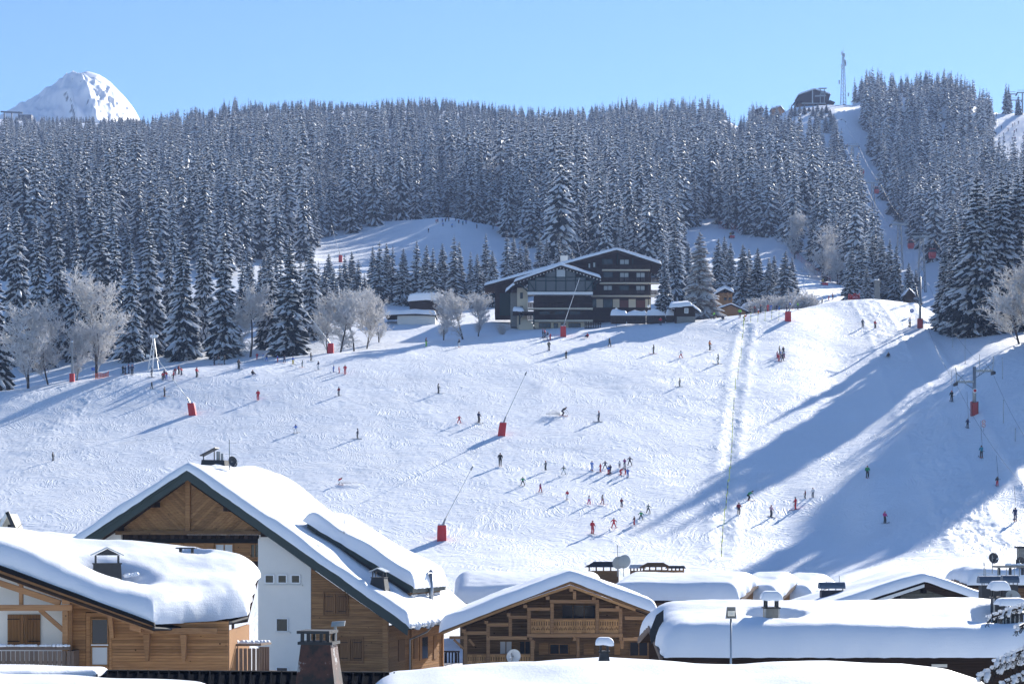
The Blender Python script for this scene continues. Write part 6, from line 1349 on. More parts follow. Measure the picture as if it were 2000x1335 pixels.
lance(646, 690, 590, 599, 'snow lance leaning left before the rimed trees at the crest', D=379)
lance(979, 850, 1027, 730, 'snow lance leaning right in the middle of the slope', lean=.3)
lance(863, 1056, 922, 914, 'lowest snow lance on the slope, just above the chalet roofs')
lance(1100, 656, 1131, 546, 'snow lance standing before the front hotel wing')
lance(1539, 628, 1578, 540, 'snow lance at the crest beside the yellow poles')
lance(665, 492, 648, 443, 'far snow lance at the left foot of the shaded knoll', D=640)
lance(1011, 454, 984, 405, 'far snow lance on the right flank of the shaded knoll', D=720)
lance(973, 428, 950, 398, 'far snow lance on top of the shaded knoll', D=748)
lance(1145, 494, 1124, 462, 'far snow lance peeping over the hotel roof', D=560)

# ================================================================== drag lift on the right
def lift_tower(u, v, vtop, label, arms=True, D=None):
    p = hit(u, v) if D is None else at(u, D); H = (VH-vtop)*p.y/F-p.z; t = empty('lift_tower', p, 0, label, 'lift tower', 'drag lift towers')
    MB().tube((0, 0, -.5), (0, 0, H), .30, .24, 12).build('mast', 'grey_metal', t, smooth=True); MB().tube((0, 0, H), (0, 0, H+.12), .26, .1, 12).build('mast_cap', 'white_paint', t)
    m_ = MB(); m_.box(-.48, .48, -.45, -.34, -.1, 1.9); m_.box(-.5, -.4, -.45, .45, -.1, 2.05); m_.box(.4, .5, -.45, .45, -.1, 2.05); m_.build('pad', 'red_cabin', t)
    if arms:
        for sx, z in ((1, H-.6), (-1, H-2.2)):
            a_ = MB(); a_.bar((0, -.1, z), (sx*2.7, -.1, z), .22, .3); a_.tube((0, -.1, z-1.1), (sx*1.5, -.1, z-.1), .06); a_.build('cross_arm', 'grey_metal', t)
            w_ = MB(); w_.tube((sx*2.6, -.2, z), (sx*2.75, -.2, z+2.1), .07); w_.tube((sx*1.4, -.2, z+.1), (sx*2.7, -.2, z+1.3), .05); w_.tube((sx*2.4, -.2, z+.1), (sx*1.6, -.2, z+1.0), .04); w_.build('work_frame', 'grey_metal', t)
            for k in range(4): MB().tube((sx*2.7, -.9+.6*k, z-.35), (sx*2.85, -.9+.6*k, z-.35), .2, n=8).build('sheave', 'dark_metal', t)
            MB().bar((sx*2.65, -1.0, z-.3), (sx*2.65, 1.0, z-.3), .08, .5).build('sheave_beam', 'dark_metal', t)
            sn = MB(); lumps(sn, (sx*.6, -.1, z+.2), (sx*2.3, -.1, z+.2), 7, .2, 4); sn.build('arm_snow', 'roof_snow', t, smooth=True)
    return t, p, H
t1, p1, H1 = lift_tower(1903, 812, 716, 'tall drag lift tower with two cross arms at the right edge')
s_ = MB(); s_.tube((0, -.38, 3.6), (0, -.34, 3.6), .34, n=14); s_.build('warning_sign', 'sign_white', t1); MB().tube((0, -.40, 3.6), (0, -.385, 3.6), .22, n=12).build('sign_mark', 'red_pad', t1)
t2, p2, H2 = lift_tower(1797, 642, 541, 'slim drag lift tower at the crest beside the ski track', arms=False)
MB().bar((0, -.1, H2-1), (-3.0, -.1, H2-1.2), .15, .2).build('cross_arm', 'dark_metal', t2); MB().bar((0, -.1, H2-4.8), (-3.2, -.1, H2-4.4), .15, .2).build('cross_arm', 'dark_metal', t2)
def sag(a, b_, n=8, s=0.02):
    L = (b_-a).length; return [a.lerp(b_, k/n)-Vector((0, 0, 4*s*L*(k/n)*(1-k/n))) for k in range(n+1)]
cab = MB(); top1 = p1+Vector((-2.7, 0, H1-2.4)); top2 = p2+Vector((-1, 0, H2-1.3)); cab.path(sag(P(2040, 990, 215), top1), .018, 4); cab.path(sag(top1, top2), .018, 4); cab.path(sag(top2, at(1770, 455)+Vector((0, 0, 6))), .018, 4)
tag(cab.build('drag_cable', 'cable', None), 'thin hauling cable of the drag lift climbing to the crest', 'cable')
cab = MB(); top1 = p1+Vector((2.7, 0, H1-1)); cab.path(sag(P(2060, 930, 225), top1), .018, 4); cab.path(sag(top1, p2+Vector((1.5, 0, H2-1))), .018, 4)
tag(cab.build('return_cable', 'cable', None), 'thin returning cable of the drag lift on the bank side', 'cable')
# posts and rope on the bank
for k, (u, v, vt) in enumerate(((1860, 680, 633), (1885, 710, 661), (1913, 735, 694), (1960, 826, 782), (1983, 862, 842), (1958, 740, 700), (1840, 655, 622))):
    p = hit(u, v); H = max(1.6, (v-vt)*p.y/F); t = empty('rope_post', p, 0, 'thin bank post %s counted from the crest along the lift bank' % ['second', 'third', 'fourth', 'sixth', 'last', 'fifth', 'first'][k], 'post', 'rope posts on the lift bank'); MB().tube((0, 0, -.3), (0, 0, H), .05, .04, 6).build('stake', 'grey_metal', t); MB().tube((0, 0, H), (0, 0, H+.12), .07, .02, 6).build('tip', 'dark_metal', t)
p = hit(1921, 845); t = empty('warning_sign', p, 0, 'two small round prohibition signs on a thin pole below the lift tower', 'sign'); MB().tube((0, 0, 0), (0, 0, 1.7), .03).build('pole', 'grey_metal', t)
for z in (1.45, .95):
    MB().tube((0, -.05, z), (0, -.03, z), .26, n=14).build('rim', 'red_pad', t); MB().tube((0, -.065, z), (0, -.05, z), .19, n=14).build('face', 'sign_white', t); MB().bar((-.12, -.075, z-.1), (.12, -.075, z+.1), .02, .05).build('mark', 'black_paint', t)
p = hit(1781, 618); t = empty('round_sign', p, 0, 'round blue sign by the drag lift crest', 'sign'); MB().tube((0, 0, 0), (0, 0, 1.2), .04).build('pole', 'grey_metal', t); MB().tube((0, -.06, 1.2), (0, -.03, 1.2), .42, n=14).build('disc', 'sign_blue', t); MB().tube((0, -.08, 1.2), (0, -.062, 1.2), .16, n=10).build('mark', 'sign_white', t)
p = at(1713, 447); t = empty('lift_pylon', p, 0, 'square concrete lift pylon behind the crest', 'pylon'); MB().box(-.6, .6, -.5, .5, -3, 5.2).build('shaft', 'stone', t); MB().box(-.75, .75, -.65, .65, 5.203, 5.6).build('head', 'stone', t); sn = MB(); lumps(sn, (-.5, 0, 5.7), (.5, 0, 5.7), 5, .3, 1); sn.build('head_snow', 'roof_snow', t, smooth=True)
# left rope lift
p = at(296, 358); t = empty('lattice_mast', p, 0, 'white lattice lift mast with cables at the left treeline', 'lift mast'); H = (VH-658)*358/F-p.z
m_ = MB()
for x0, x1 in ((-.75, .25), (.1, .55)):
    m_.tube((x0, 0, -.3), (x1, 0, H), .06, .05); m_.tube((x0, .6, -.3), (x1, .3, H), .06, .05)
m_.build('legs', 'white_paint', t); m_ = MB()
for k in range(7):
    a_ = k/7; c_ = (k+1)/7; m_.tube((-.75+a_, 0, H*a_), (.1+.45*c_, 0, H*c_), .035); m_.tube((.1+.45*a_, 0, H*a_), (-.75+c_, 0, H*c_), .035)
m_.build('lattice', 'white_paint', t); MB().bar((-.3, 0, H), (1.1, 0, H+.05), .3, .25).build('head', 'white_paint', t); sn = MB(); lumps(sn, (-.3, 0, H+.25), (1.0, 0, H+.25), 6, .25, 2); sn.build('head_snow', 'roof_snow', t, smooth=True); MB().box(-.95, -.35, -.2, .3, 2.6, 3.1).build('control_box', 'pale_metal', t)
cab = MB(); a_ = p+Vector((.5, 0, H)); cab.path(sag(a_, P(228, 690, 352)), .035, 4); cab.path(sag(a_, P(310, 722, 350)), .03, 4); tag(cab.build('stay_cable', 'pale_metal', None), 'pale stay cables of the lattice mast', 'cable')
p = at(141, 351); t = empty('lift_pole', p, 0, 'grey lift pole with red pad at the left treeline', 'lift pole'); H = (VH-668)*351/F-p.z; MB().tube((0, 0, -.3), (0, 0, H), .2, .16, 10).build('mast', 'grey_metal', t); MB().box(-.4, .4, -.4, .2, -.1, 1.5).build('pad', 'red_pad', t); MB().bar((-.7, 0, H-.2), (.2, 0, H), .12, .14).build('arm', 'grey_metal', t); sn = MB(); lumps(sn, (-.1, 0, H+.1), (.15, 0, H+.1), 3, .2, 2); sn.build('cap_snow', 'roof_snow', t, smooth=True)
p = at(182, 353); t = empty('arrow_sign', p, 0, 'small blue direction sign by the orange banner on the left', 'sign'); MB().tube((0, 0, 0), (0, 0, 1.9), .04).build('pole', 'grey_metal', t); MB().box(-.3, .3, -.06, -.02, 1.4, 1.95).build('board', 'sign_blue', t)
# banners and nets
def banner(pts, mat, h, label, name='safety_net'):
    ps = [hit(u, v) if len(q_) == 0 else at(u, q_[0]) for u, v, *q_ in pts]; t = empty(name, ps[0], 0, label, 'safety net', 'safety nets'); m_ = MB(); vs = []; fs = []; O = ps[0]
    n = 5
    pts3 = []
    for a_, c_ in zip(ps[:-1], ps[1:]):
        for k in range(n): pts3.append(a_.lerp(c_, k/n))
    pts3.append(ps[-1])
    for k, q in enumerate(pts3):
        z = float(zground(q.x, q.y)); s_ = .18*math.sin(k*1.3)
        vs += [Vector((q.x, q.y, z+.12))-O, Vector((q.x, q.y+.02, z+h+s_))-O]
    for k in range(len(pts3)-1):
        for f_ in range(4): m_.bar(vs[2*k].lerp(vs[2*k+1], f_/3), vs[2*k+2].lerp(vs[2*k+3], f_/3), .02, .13 if mat == 'orange_net' or h < 1.35 else .07)
        m_.bar(vs[2*k], vs[2*k+1], .05, .05)
    m_.build('netting', mat, t)
    for k in range(0, len(pts3), n): q = pts3[k]-O; MB().tube(q, q+Vector((0, 0, h+.3)), .035, n=5).build('stake', 'red_net' if mat != 'orange_net' else 'orange_net', t)
banner([(186, 0, 351), (212, 0, 352)], 'orange_net', .8, 'orange safety banner at the top of the left track')
banner([(1657, 0, 438), (1668, 0, 438), (1679, 0, 438)], 'red_net', 1.3, 'bright red banner on the crest before the spruces')
banner([(1328, 0, 690), (1338, 0, 690)], 'red_net', 1.6, 'short red net at the left end of the upper run')
banner([(1404, 0, 727), (1425, 0, 727), (1450, 0, 712)], 'red_net', 2.2, 'dark red net along the forest edge of the upper run')
banner([(1545, 0, 650), (1580, 0, 620), (1622, 0, 592)], 'red_net', 1.8, 'long red net at the right foot of the upper run')
banner([(876, 0, 752), (897, 0, 752)], 'red_net', 1.2, 'far red net on top of the shaded knoll')
# yellow and black slalom poles
YP = [(1453, 634), (1466, 630), (1480, 629), (1494, 627), (1507, 624), (1521, 626), (1452, 642), (1451, 660), (1449, 672), (1447, 700), (1443, 718), (1441, 742), (1436, 762), (1433, 800), (1431, 830), (1430, 856), (1429, 885), (1427, 915), (1424, 940), (1421, 965), (1418, 995), (1414, 1024), (1411, 1058), (1409, 1088)]
for k, (u, v) in enumerate(YP):
    p = hit(u, v); t = empty('slalom_pole', p, 0, 'yellow and black marker pole, %s along the berm line from the crest' % ordi(k), 'pole', 'marker poles along the berm')
    for j in range(5): MB().tube((.05*j*.3, 0, .4*j), (.05*(j+1)*.3, 0, .4*(j+1)), .05, n=5).build('band', 'yellow_paint' if j % 2 == 0 or k % 3 == 0 else 'black_paint', t)
flat('cloth_orange_gun', (0.42, 0.26, 0.03), 0.5)
# snow makers on the upper run
for k, (u, D) in enumerate(((1429, 690), (1610, 560))):
    p = at(u, D); t = empty('snow_gun', p, .3, ['yellow fan snow gun on the upper run', 'yellow fan snow gun by the red nets'][k], 'snow gun', 'fan snow guns'); MB().tube((0, -.9, 1.6), (0, .9, 1.6), .6, .5, 12).build('drum', 'cloth_orange_gun', t); MB().tube((0, -.95, 1.6), (0, -.88, 1.6), .6, n=12).build('fan', 'black_paint', t); MB().box(-.8, .8, -.8, .8, .1, .8).build('chassis', 'red_pad', t)
    for x in (-.9, .9): MB().tube((x-.1, 0, .3), (x+.1, 0, .3), .4, n=10).build('wheel', 'black_paint', t)

# ================================================================== cable car, mast and summit station
def gondola_tower(u, D, vtop, label, w=3.0):
    p = at(u, D); H = (VH-vtop)*D/F-p.z; t = empty('cable_tower', p, 0, label, 'cable car tower', 'cable car towers'); m_ = MB(); s_ = w*.4
    for x in (-1, 1):
        for y in (-1, 1): m_.tube((x*s_, y*s_, -2), (x*s_*.35, y*s_*.35, H), .14, .1, 5)
    m_.build('legs', 'grey_metal', t); m_ = MB()
    for k in range(6):
        a_ = k/6; c_ = (k+1)/6; f_ = lambda q: s_*(1-.65*q); m_.tube((-f_(a_), -f_(a_), H*a_), (f_(c_), -f_(c_), H*c_), .07, n=4); m_.tube((f_(a_), -f_(a_), H*a_), (-f_(c_), -f_(c_), H*c_), .07, n=4)
    m_.build('lattice', 'grey_metal', t); MB().bar((-w, 0, H), (w, 0, H), .4, .5).build('cross_arm', 'grey_metal', t)
    for x in (-w, w): MB().bar((x, -1.6, H-.4), (x, 1.6, H-.4), .3, .35).build('sheave_beam', 'dark_metal', t)
    MB().bar((-w*.9, 0, H+1), (w*.9, 0, H+1), .15, .15).build('walkway', 'grey_metal', t)
    return p+Vector((0, 0, H)), w
T = [gondola_tower(1757, 650, 438, 'lowest cable car tower in the shaded cutting'), gondola_tower(1705, 800, 357, 'cable car tower in the middle of the cutting'), gondola_tower(1665, 930, 285, 'slim cable car tower high in the cutting'), gondola_tower(1641, 1030, 237, 'top cable car tower below the summit station', 2.6), gondola_tower(1800, 560, 462, 'cable car tower nearest the crest, right of the cutting')]
order_ = [T[4], T[0], T[1], T[2], T[3], (P(1594, 192, 1082), 2.4)]
for s_, lab in ((-1, 'left cable of the cable car up the forest cutting'), (1, 'right cable of the cable car up the forest cutting')):
    cab = MB(); pts_ = [q+Vector((s_*w_, 0, -.3)) for q, w_ in order_]
    cab.path(sag(P(1880 if s_ > 0 else 1850, 520, 470), pts_[0], 6, .01), .035, 4)
    for a_, c_ in zip(pts_[:-1], pts_[1:]): cab.path(sag(a_, c_, 6, .012), .035, 4)
    tag(cab.build('cable', 'cable', None), lab, 'cable')
def cabin(p, label):
    t = empty('gondola_cabin', p, 0, label, 'gondola', 'red gondola cabins'); m_ = MB(); q = [(-.9, -.8), (.9, -.8), (.9, .8), (-.9, .8)]
    vs = [(x*.75, y*.75, -3.6) for x, y in q]+[(x, y, -2.9) for x, y in q]+[(x*.95, y*.95, -2.0) for x, y in q]; fs = [(3, 2, 1, 0)]+[(i*4+j, i*4+(j+1) % 4, i*4+4+(j+1) % 4, i*4+4+j) for i in range(2) for j in range(4)]+[(8, 9, 10, 11)]
    m_.add(vs, fs).build('shell', 'red_cabin', t); m_ = MB(); vs = [(x*.96, y*.96, -1.995) for x, y in q]+[(x*.8, y*.8, -1.2) for x, y in q]; m_.add(vs, [(3, 2, 1, 0), (4, 5, 6, 7)]+[(j, (j+1) % 4, 4+(j+1) % 4, 4+j) for j in range(4)]).build('windows', 'glass', t)
    MB().box(-.75, .75, -.65, .65, -1.195, -1.05).build('roof', 'red_cabin', t); MB().bar((0, 0, -1.05), (0, 0, 0), .1, .1).build('hanger', 'grey_metal', t)
for u, v, D, lab in ((1682, 346, 850, 'red gondola in the middle of the cutting, left cable'), (1712, 366, 790, 'red gondola beside the middle tower, right cable'), (1684, 330, 900, 'red gondola high in the cutting near the trees'), (1779, 470, 600, 'lowest red gondola above the crest spruces'), (1821, 487, 540, 'red gondola half hidden by the tall clump')):
    cabin(P(u, v, D)+Vector((0, 0, 1.2)), lab)
# lattice radio mast
p = at(1647, 1092); H = (VH-97)*1092/F-p.z; t = empty('radio_mast', p, 0, 'tall thin lattice radio mast on the summit', 'radio mast'); m_ = MB(); fw2 = lambda q: 1.5*(1-q)**.9*.9+.45
crn = lambda q: [Vector((math.cos(a)*fw2(q), math.sin(a)*fw2(q), H*.93*q)) for a in (.4, 2.5, 4.6)]
for k in range(14):
    A_, B_ = crn(k/14), crn((k+1)/14)
    for j in range(3): m_.tube(A_[j], B_[j], .16, .16, 4); m_.tube(A_[j], B_[(j+1) % 3], .07, .07, 4); m_.tube(B_[j], B_[(j+1) % 3], .06, .06, 4)
m_.build('lattice', 'grey_metal', t); MB().tube((0, 0, H*.93), (0, 0, H*1.06), .1, .04, 5).build('spike', 'grey_metal', t)
for z, x in ((.93, -.7), (.9, .6), (.78, 1.1), (.74, 1.3), (.7, -.8), (.42, -2.2), (.2, 2.8)): MB().box(x-.35, x+.35, -.3, .3, H*z-1.0, H*z+1.0).build('panel_antenna', 'pale_metal', t)
# summit station
Z8 = lambda x, y: (1480+x/8.345, 80+y/8.345); q8 = lambda pts: [Z8(*p) for p in pts]
b = Bld('summit_station', 'dark barn shaped cable car station on the summit', 'station', (P(1590, 1045, 1085).x, 1085, at(1590, 1085).z))
b.prism('upper_wall', 'hotel_wood', q8([(645, 1012), (668, 882), (925, 790), (1182, 876), (1150, 1012)]), 0, 14); b.prism('lower_wall', 'old_wood', q8([(650, 1012), (1140, 1012), (1140, 1180), (650, 1180)]), 1.0, 12)
b.prism('side_wall', 'cream_plaster', q8([(1150, 1040), (1225, 1050), (1225, 1170), (1150, 1170)]), .5, 6); b.box('mullion', 'pale_metal', *Z8(886, 805), *Z8(902, 1012), -.3, .3); b.box('ledge', 'pale_metal', *Z8(720, 1012), *Z8(1110, 1022), -.8, .8)
gable_roof(b, b.px(*Z8(925, 786), -.6), b.px(*Z8(660, 880), -.6), b.px(*Z8(1190, 874), -.6), -.6, 14, .8, 161)
for a_, c_ in (((575, 1035), (645, 985)), ((1150, 995), (1240, 1030))): b.bar('side_roof', 'dark_wood', (*Z8(*a_), 1), (*Z8(*c_), 1), 8, .5)
for k in range(4): b.window(*Z8(730+95*k, 1040), *Z8(795+95*k, 1075), .8, 'dark_wood', 1, 1, 'glass', fw=.3)
for x in (1020, 1085): b.bar('tower_leg', 'grey_metal', (*Z8(x, 1010), -3), (*Z8(x, 790), -3), .5, .5)
b.bar('tower_arm', 'grey_metal', (*Z8(990, 775), -3), (*Z8(1125, 775), -3), .6, .6); b.bar('tower_arm', 'grey_metal', (*Z8(930, 900), -3), (*Z8(1110, 890), -3), .6, .8); b.bar('tower_arm', 'grey_metal', (*Z8(1010, 840), -3), (*Z8(1105, 840), -3), .5, 1.6)
for k, (ap_, l_, r_, lab) in enumerate((((375, 1065), (215, 1110), (445, 1150), 'small sunlit chalet left of the summit station'), ((1415, 1035), (1330, 1090), (1475, 1090), 'little dark hut at the foot of the radio mast'), ((60, 1090), (-40, 1120), (110, 1115), 'white roofed cabin far left of the summit station'))):
    h = Bld('summit_hut', lab, 'hut', (P(Z8(*ap_)[0], 1045, 1100).x, 1100, at(Z8(*ap_)[0], 1100).z)); h.root['group'] = 'huts on the summit'
    w0, w1 = l_[0]+15, r_[0]-15; h.prism('wall', 'carved_wood' if k == 0 else 'dark_wood', q8([(w0, l_[1]), (ap_[0], ap_[1]+15), (w1, r_[1]), (w1, r_[1]+60), (w0, l_[1]+60)]), 0, 6); gable_roof(h, h.px(*Z8(*ap_), -1), h.px(*Z8(*l_), -1), h.px(*Z8(*r_), -1), -1, 8, .8, 170+k)
# chair lift towers on the right ridge
for k, (u, D, vt, lab) in enumerate(((1974, 1075, 184, 'chair lift tower on the right skyline behind the twin spruces'), (1997, 1060, 181, 'chair lift tower at the right edge of the skyline'), (1985, 1090, 196, 'lower chair lift tower on the right skyline'))):
    p = at(u, D); H = (VH-vt)*D/F-p.z; t = empty('chair_tower', p, 0, lab, 'chair lift tower', 'chair lift towers'); MB().tube((0, 0, -1), (0, 0, H), .5, .4, 8).build('mast', 'grey_metal', t); MB().bar((-3, 0, H), (3, 0, H), .5, .6).build('cross_arm', 'grey_metal', t); MB().bar((-2.6, 0, H+1.2), (2.6, 0, H+1.2), .3, .25).build('walkway', 'grey_metal', t)
    for x in (-3, 3): MB().bar((x, -1.5, H-.6), (x, 1.5, H-.6), .4, .5).build('sheave_beam', 'dark_metal', t)
for k, (u, D) in enumerate(((1965, 1060), (1970, 1066), (1989, 1050))): put_spruce(u, D, H=[17, 16, 11][k], meshes=mid_sp, label=['left of the twin spruces on the right skyline', 'right of the twin spruces on the right skyline', 'lone small spruce by the chair lift towers'][k], group='spruces on the right skyline')
for k, (u, D, H) in enumerate([(1553, 1030, 201), (1562, 1040, 207), (1571, 1034, 203), (1580, 1042, 209), (1588, 1030, 205), (1597, 1040, 200), (1606, 1032, 207), (1614, 1038, 203), (1621, 1028, 211), (1546, 1036, 203), (1628, 1020, 222)]):
    put_spruce(u, D, H, meshes=mid_sp, wide=.9, label='small spruce before the summit station, %s from the left of its row' % ords[sorted([1546, 1553, 1562, 1571, 1580, 1588, 1597, 1606, 1614, 1621, 1628]).index(u)], group='spruces before the summit station')
p = at(30, 1640); t = empty('far_station', p+Vector((0, 0, 12)), 0, 'tiny lift terminal frame left of the white peak', 'lift station'); 
for x in (-9, -3, 3): MB().bar((x, 0, -14), (x, 0, 9), .9, .9).build('post', 'dark_metal', t)
MB().bar((-12, 0, 9), (6, 0, 8), 1.2, 1.2).build('beam', 'dark_metal', t); MB().box(3, 14, -3, 3, 2, 6).build('cabin', 'dark_metal', t)
# ================================================================== people
def cloth(name, col): 
    if name not in MATS: flat(name, col, 0.75, var=0.12, scale=9)
    return MATS[name]
COL = {'red': (0.55, 0.02, 0.035), 'darkred': (0.22, 0.02, 0.035), 'black': (0.016, 0.017, 0.02), 'navy': (0.02, 0.03, 0.085), 'blue': (0.05, 0.16, 0.55), 'skyblue': (0.22, 0.36, 0.75), 'teal': (0.03, 0.22, 0.30), 'green': (0.02, 0.28, 0.10), 'lime': (0.24, 0.65, 0.05), 'yellow': (0.75, 0.55, 0.03), 'khaki': (0.13, 0.115, 0.07), 'brown': (0.09, 0.05, 0.035), 'grey': (0.20, 0.21, 0.22), 'greygreen': (0.22, 0.25, 0.22), 'white': (0.75, 0.76, 0.78), 'pink': (0.65, 0.05, 0.22), 'palepink': (0.72, 0.42, 0.46), 'purple': (0.22, 0.03, 0.18), 'orange': (0.75, 0.22, 0.02), 'beige': (0.42, 0.36, 0.28), 'rose': (0.42, 0.16, 0.19)}
for k, c in COL.items(): cloth('cloth_'+k, c)
flat('skin', (0.52, 0.30, 0.21), 0.6, var=0.05); flat('boot', (0.05, 0.05, 0.055), 0.5); flat('boot_orange', (0.6, 0.14, 0.05), 0.5); flat('ski_red', (0.4, 0.05, 0.05), 0.4); flat('ski_dark', (0.05, 0.05, 0.06), 0.4); flat('ski_pale', (0.45, 0.45, 0.42), 0.4); flat('pole_grey', (0.2, 0.2, 0.2), 0.4)
# joint positions for a 1.75 m figure facing -Y
def pose(kind):
    J = dict(pelvis=(0, 0, .93), waist=(0, 0, 1.08), chest=(0, -.01, 1.32), neck=(0, -.02, 1.47), chin=(0, -.05, 1.56), head=(0, -.03, 1.65), crown=(0, -.01, 1.74))
    for s, sx in (('l', 1), ('r', -1)):
        J['sh'+s] = (.20*sx, 0, 1.39); J['el'+s] = (.30*sx, -.02, 1.14); J['wr'+s] = (.27*sx, -.22, 1.02); J['ha'+s] = (.26*sx, -.31, 1.03)
        J['hip'+s] = (.10*sx, 0, .90); J['kn'+s] = (.12*sx, -.09, .50); J['an'+s] = (.12*sx, .02, .10); J['he'+s] = (.12*sx, .06, .05); J['to'+s] = (.12*sx, -.19, .05)
    def mv(keys, d):
        for k in keys: J[k] = tuple(J[k][i]+d[i] for i in range(3))
    upper = ['waist', 'chest', 'neck', 'chin', 'head', 'crown', 'shl', 'shr', 'ell', 'elr', 'wrl', 'wrr', 'hal', 'har']
    if kind == 'plow':
        for s, sx in (('l', 1), ('r', -1)):
            mv(['kn'+s], (.12*sx, -.05, -.02)); mv(['an'+s, 'he'+s, 'to'+s], (.26*sx, 0, 0)); mv(['to'+s], (-.08*sx, 0, 0)); mv(['el'+s], (.12*sx, 0, .04)); mv(['wr'+s, 'ha'+s], (.26*sx, 0, .08))
        mv(upper, (0, -.05, -.04)); mv(['pelvis', 'hipl', 'hipr'], (0, .03, -.05))
    if kind == 'lean':
        for n, k in enumerate(upper): f_ = J[k][2]-.93; J[k] = (J[k][0]+f_*.25, J[k][1]-f_*.75, J[k][2]-f_*.35-.12)
        mv(['pelvis', 'hipl', 'hipr'], (0, .12, -.16)); mv(['knl', 'knr'], (.0, -.12, -.04)); mv(['ell', 'elr'], (0, 0, .02)); mv(['anl', 'hel', 'tol'], (.08, .1, 0))
        mv(['elr', 'wrr', 'har'], (-.1, 0, .05)); mv(['ell', 'wrl', 'hal'], (.12, -.05, .1))
    if kind == 'walk':
        mv(['knl'], (.03, -.18, .02)); mv(['anl', 'hel', 'tol'], (.03, -.25, 0)); mv(['knr'], (0, .06, -.02)); mv(['anr', 'her', 'tor'], (0, .25, 0)); mv(['elr', 'wrr', 'har'], (0, -.12, .05)); mv(['ell', 'wrl', 'hal'], (0, .18, -.02))
        mv(upper, (0, -.05, -.03))
    if kind == 'sit':
        mv(upper+['pelvis', 'hipl', 'hipr'], (0, .1, -.78)); 
        for s, sx in (('l', 1), ('r', -1)):
            J['kn'+s] = (.16*sx, -.32, .36); J['an'+s] = (.18*sx, -.62, .10); J['he'+s] = (.18*sx, -.60, .05); J['to'+s] = (.18*sx, -.82, .12); J['wr'+s] = (.26*sx, -.18, .26); J['ha'+s] = (.25*sx, -.26, .24)
    if kind == 'ride':
        mv(['elr', 'wrr', 'har'], (.1, -.14, .12)); mv(['har', 'wrr'], (.08, -.06, .12))
    return J
BONES = [('pelvis', 'waist', 't'), ('waist', 'chest', 't'), ('chest', 'neck', 't'), ('neck', 'chin', 'f'), ('chin', 'head', 'h'), ('head', 'crown', 'h')]
for s in 'lr': BONES += [('chest', 'sh'+s, 't'), ('sh'+s, 'el'+s, 't'), ('el'+s, 'wr'+s, 't'), ('wr'+s, 'ha'+s, 'g'), ('pelvis', 'hip'+s, 'p'), ('hip'+s, 'kn'+s, 'p'), ('kn'+s, 'an'+s, 'p'), ('an'+s, 'he'+s, 'b'), ('he'+s, 'to'+s, 'b')]
RAD = dict(pelvis=.17, waist=.155, chest=.185, neck=.085, chin=.098, head=.135, crown=.07, sh=.098, el=.078, wr=.062, ha=.062, hip=.125, kn=.095, an=.082, he=.07, to=.065)
SLOT = dict(t=0, p=1, h=2, f=3, g=4, b=5)
def body_mesh(kind):
    J = pose(kind); names = list(J); ix = {n: i for i, n in enumerate(names)}
    me = bpy.data.meshes.new('figure'); me.from_pydata([J[n] for n in names], [(ix[a], ix[b_]) for a, b_, _ in BONES], [])
    o = bpy.data.objects.new('figure_source', me); C.objects.link(o)
    sk = o.modifiers.new('skin', 'SKIN'); sk.use_smooth_shade = True
    for i, n in enumerate(names):
        r_ = RAD[n] if n in RAD else RAD[n[:-1]]; sv = me.skin_vertices[0].data[i]
        sv.radius = (r_*(1.15 if n in ('chest', 'waist', 'pelvis') else 1), r_*(.78 if n in ('chest', 'waist', 'pelvis') else 1)); sv.use_root = (n == 'pelvis')
    sb = o.modifiers.new('sub', 'SUBSURF'); sb.levels = 1; sb.render_levels = 1
    dg = bpy.context.evaluated_depsgraph_get(); ev = o.evaluated_get(dg); res = bpy.data.meshes.new_from_object(ev); res.name = 'body'
    bpy.data.objects.remove(o); bpy.data.meshes.remove(me)
    segs = [(np.array(J[a]), np.array(J[b_]), SLOT[g]) for a, b_, g in BONES]; res.materials.clear()
    for k in range(6): res.materials.append(None)
    for p in res.polygons:
        c = np.array(p.center); best = (9, 0)
        for a, b_, g in segs:
            d = b_-a; t = np.clip(np.dot(c-a, d)/max(1e-9, d.dot(d)), 0, 1); q = np.linalg.norm(c-a-t*d)
            if q < best[0]: best = (q, g)
        g = best[1]
        if g == 2 and c[1] < J['head'][1]-.05 and c[2] < J['head'][2]+.03: g = 3          # face below the goggles
        if g == 0 and c[2] < J['pelvis'][2]-.02 and kind != 'sit' and abs(c[0]) < .2: g = 1
        p.material_index = g; p.use_smooth = True
    return res, J
BODY = {k: body_mesh(k) for k in ('stand', 'plow', 'lean', 'walk', 'sit', 'ride')}
def ski_mesh(L=1.6):
    m_ = MB(); ys = [.72, .3, -.3, -.75, -.9, -.98]; zs = [0, 0, 0, .01, .05, .12]; vs = []; fs = []
    for y, z in zip(ys, zs):
        for x in (-.05, .05): vs += [(x, y*L/1.7, z), (x, y*L/1.7, z+.03)]
    for k in range(5):
        i = 4*k; j = i+4; fs += [(i, i+2, j+2, j), (i+1, j+1, j+3, i+3), (i, j, j+1, i+1), (i+2, i+3, j+3, j+2)]
    fs += [(0, 1, 3, 2), (20, 22, 23, 21)]; m_.add(vs, fs); return m_.mesh('ski', 'ski_dark')
SKI = ski_mesh(); gog = MB().box(-.085, .085, -.03, .03, -.035, .035).mesh('goggles', 'ski_dark')
BOARD = MB().box(-.14, .14, -.75, .75, 0, .03).mesh('snowboard', 'ski_dark')
def pole_mesh(h):
    return MB().tube((0, 0, 0), (.02, .28, -h), .018, .015, 5).mesh('ski_pole', 'pole_grey')
POLE = pole_mesh(1.0)
def setm(o, mats):
    for i, m_ in enumerate(mats): o.material_slots[i].link = 'OBJECT'; o.material_slots[i].material = MATS[m_]
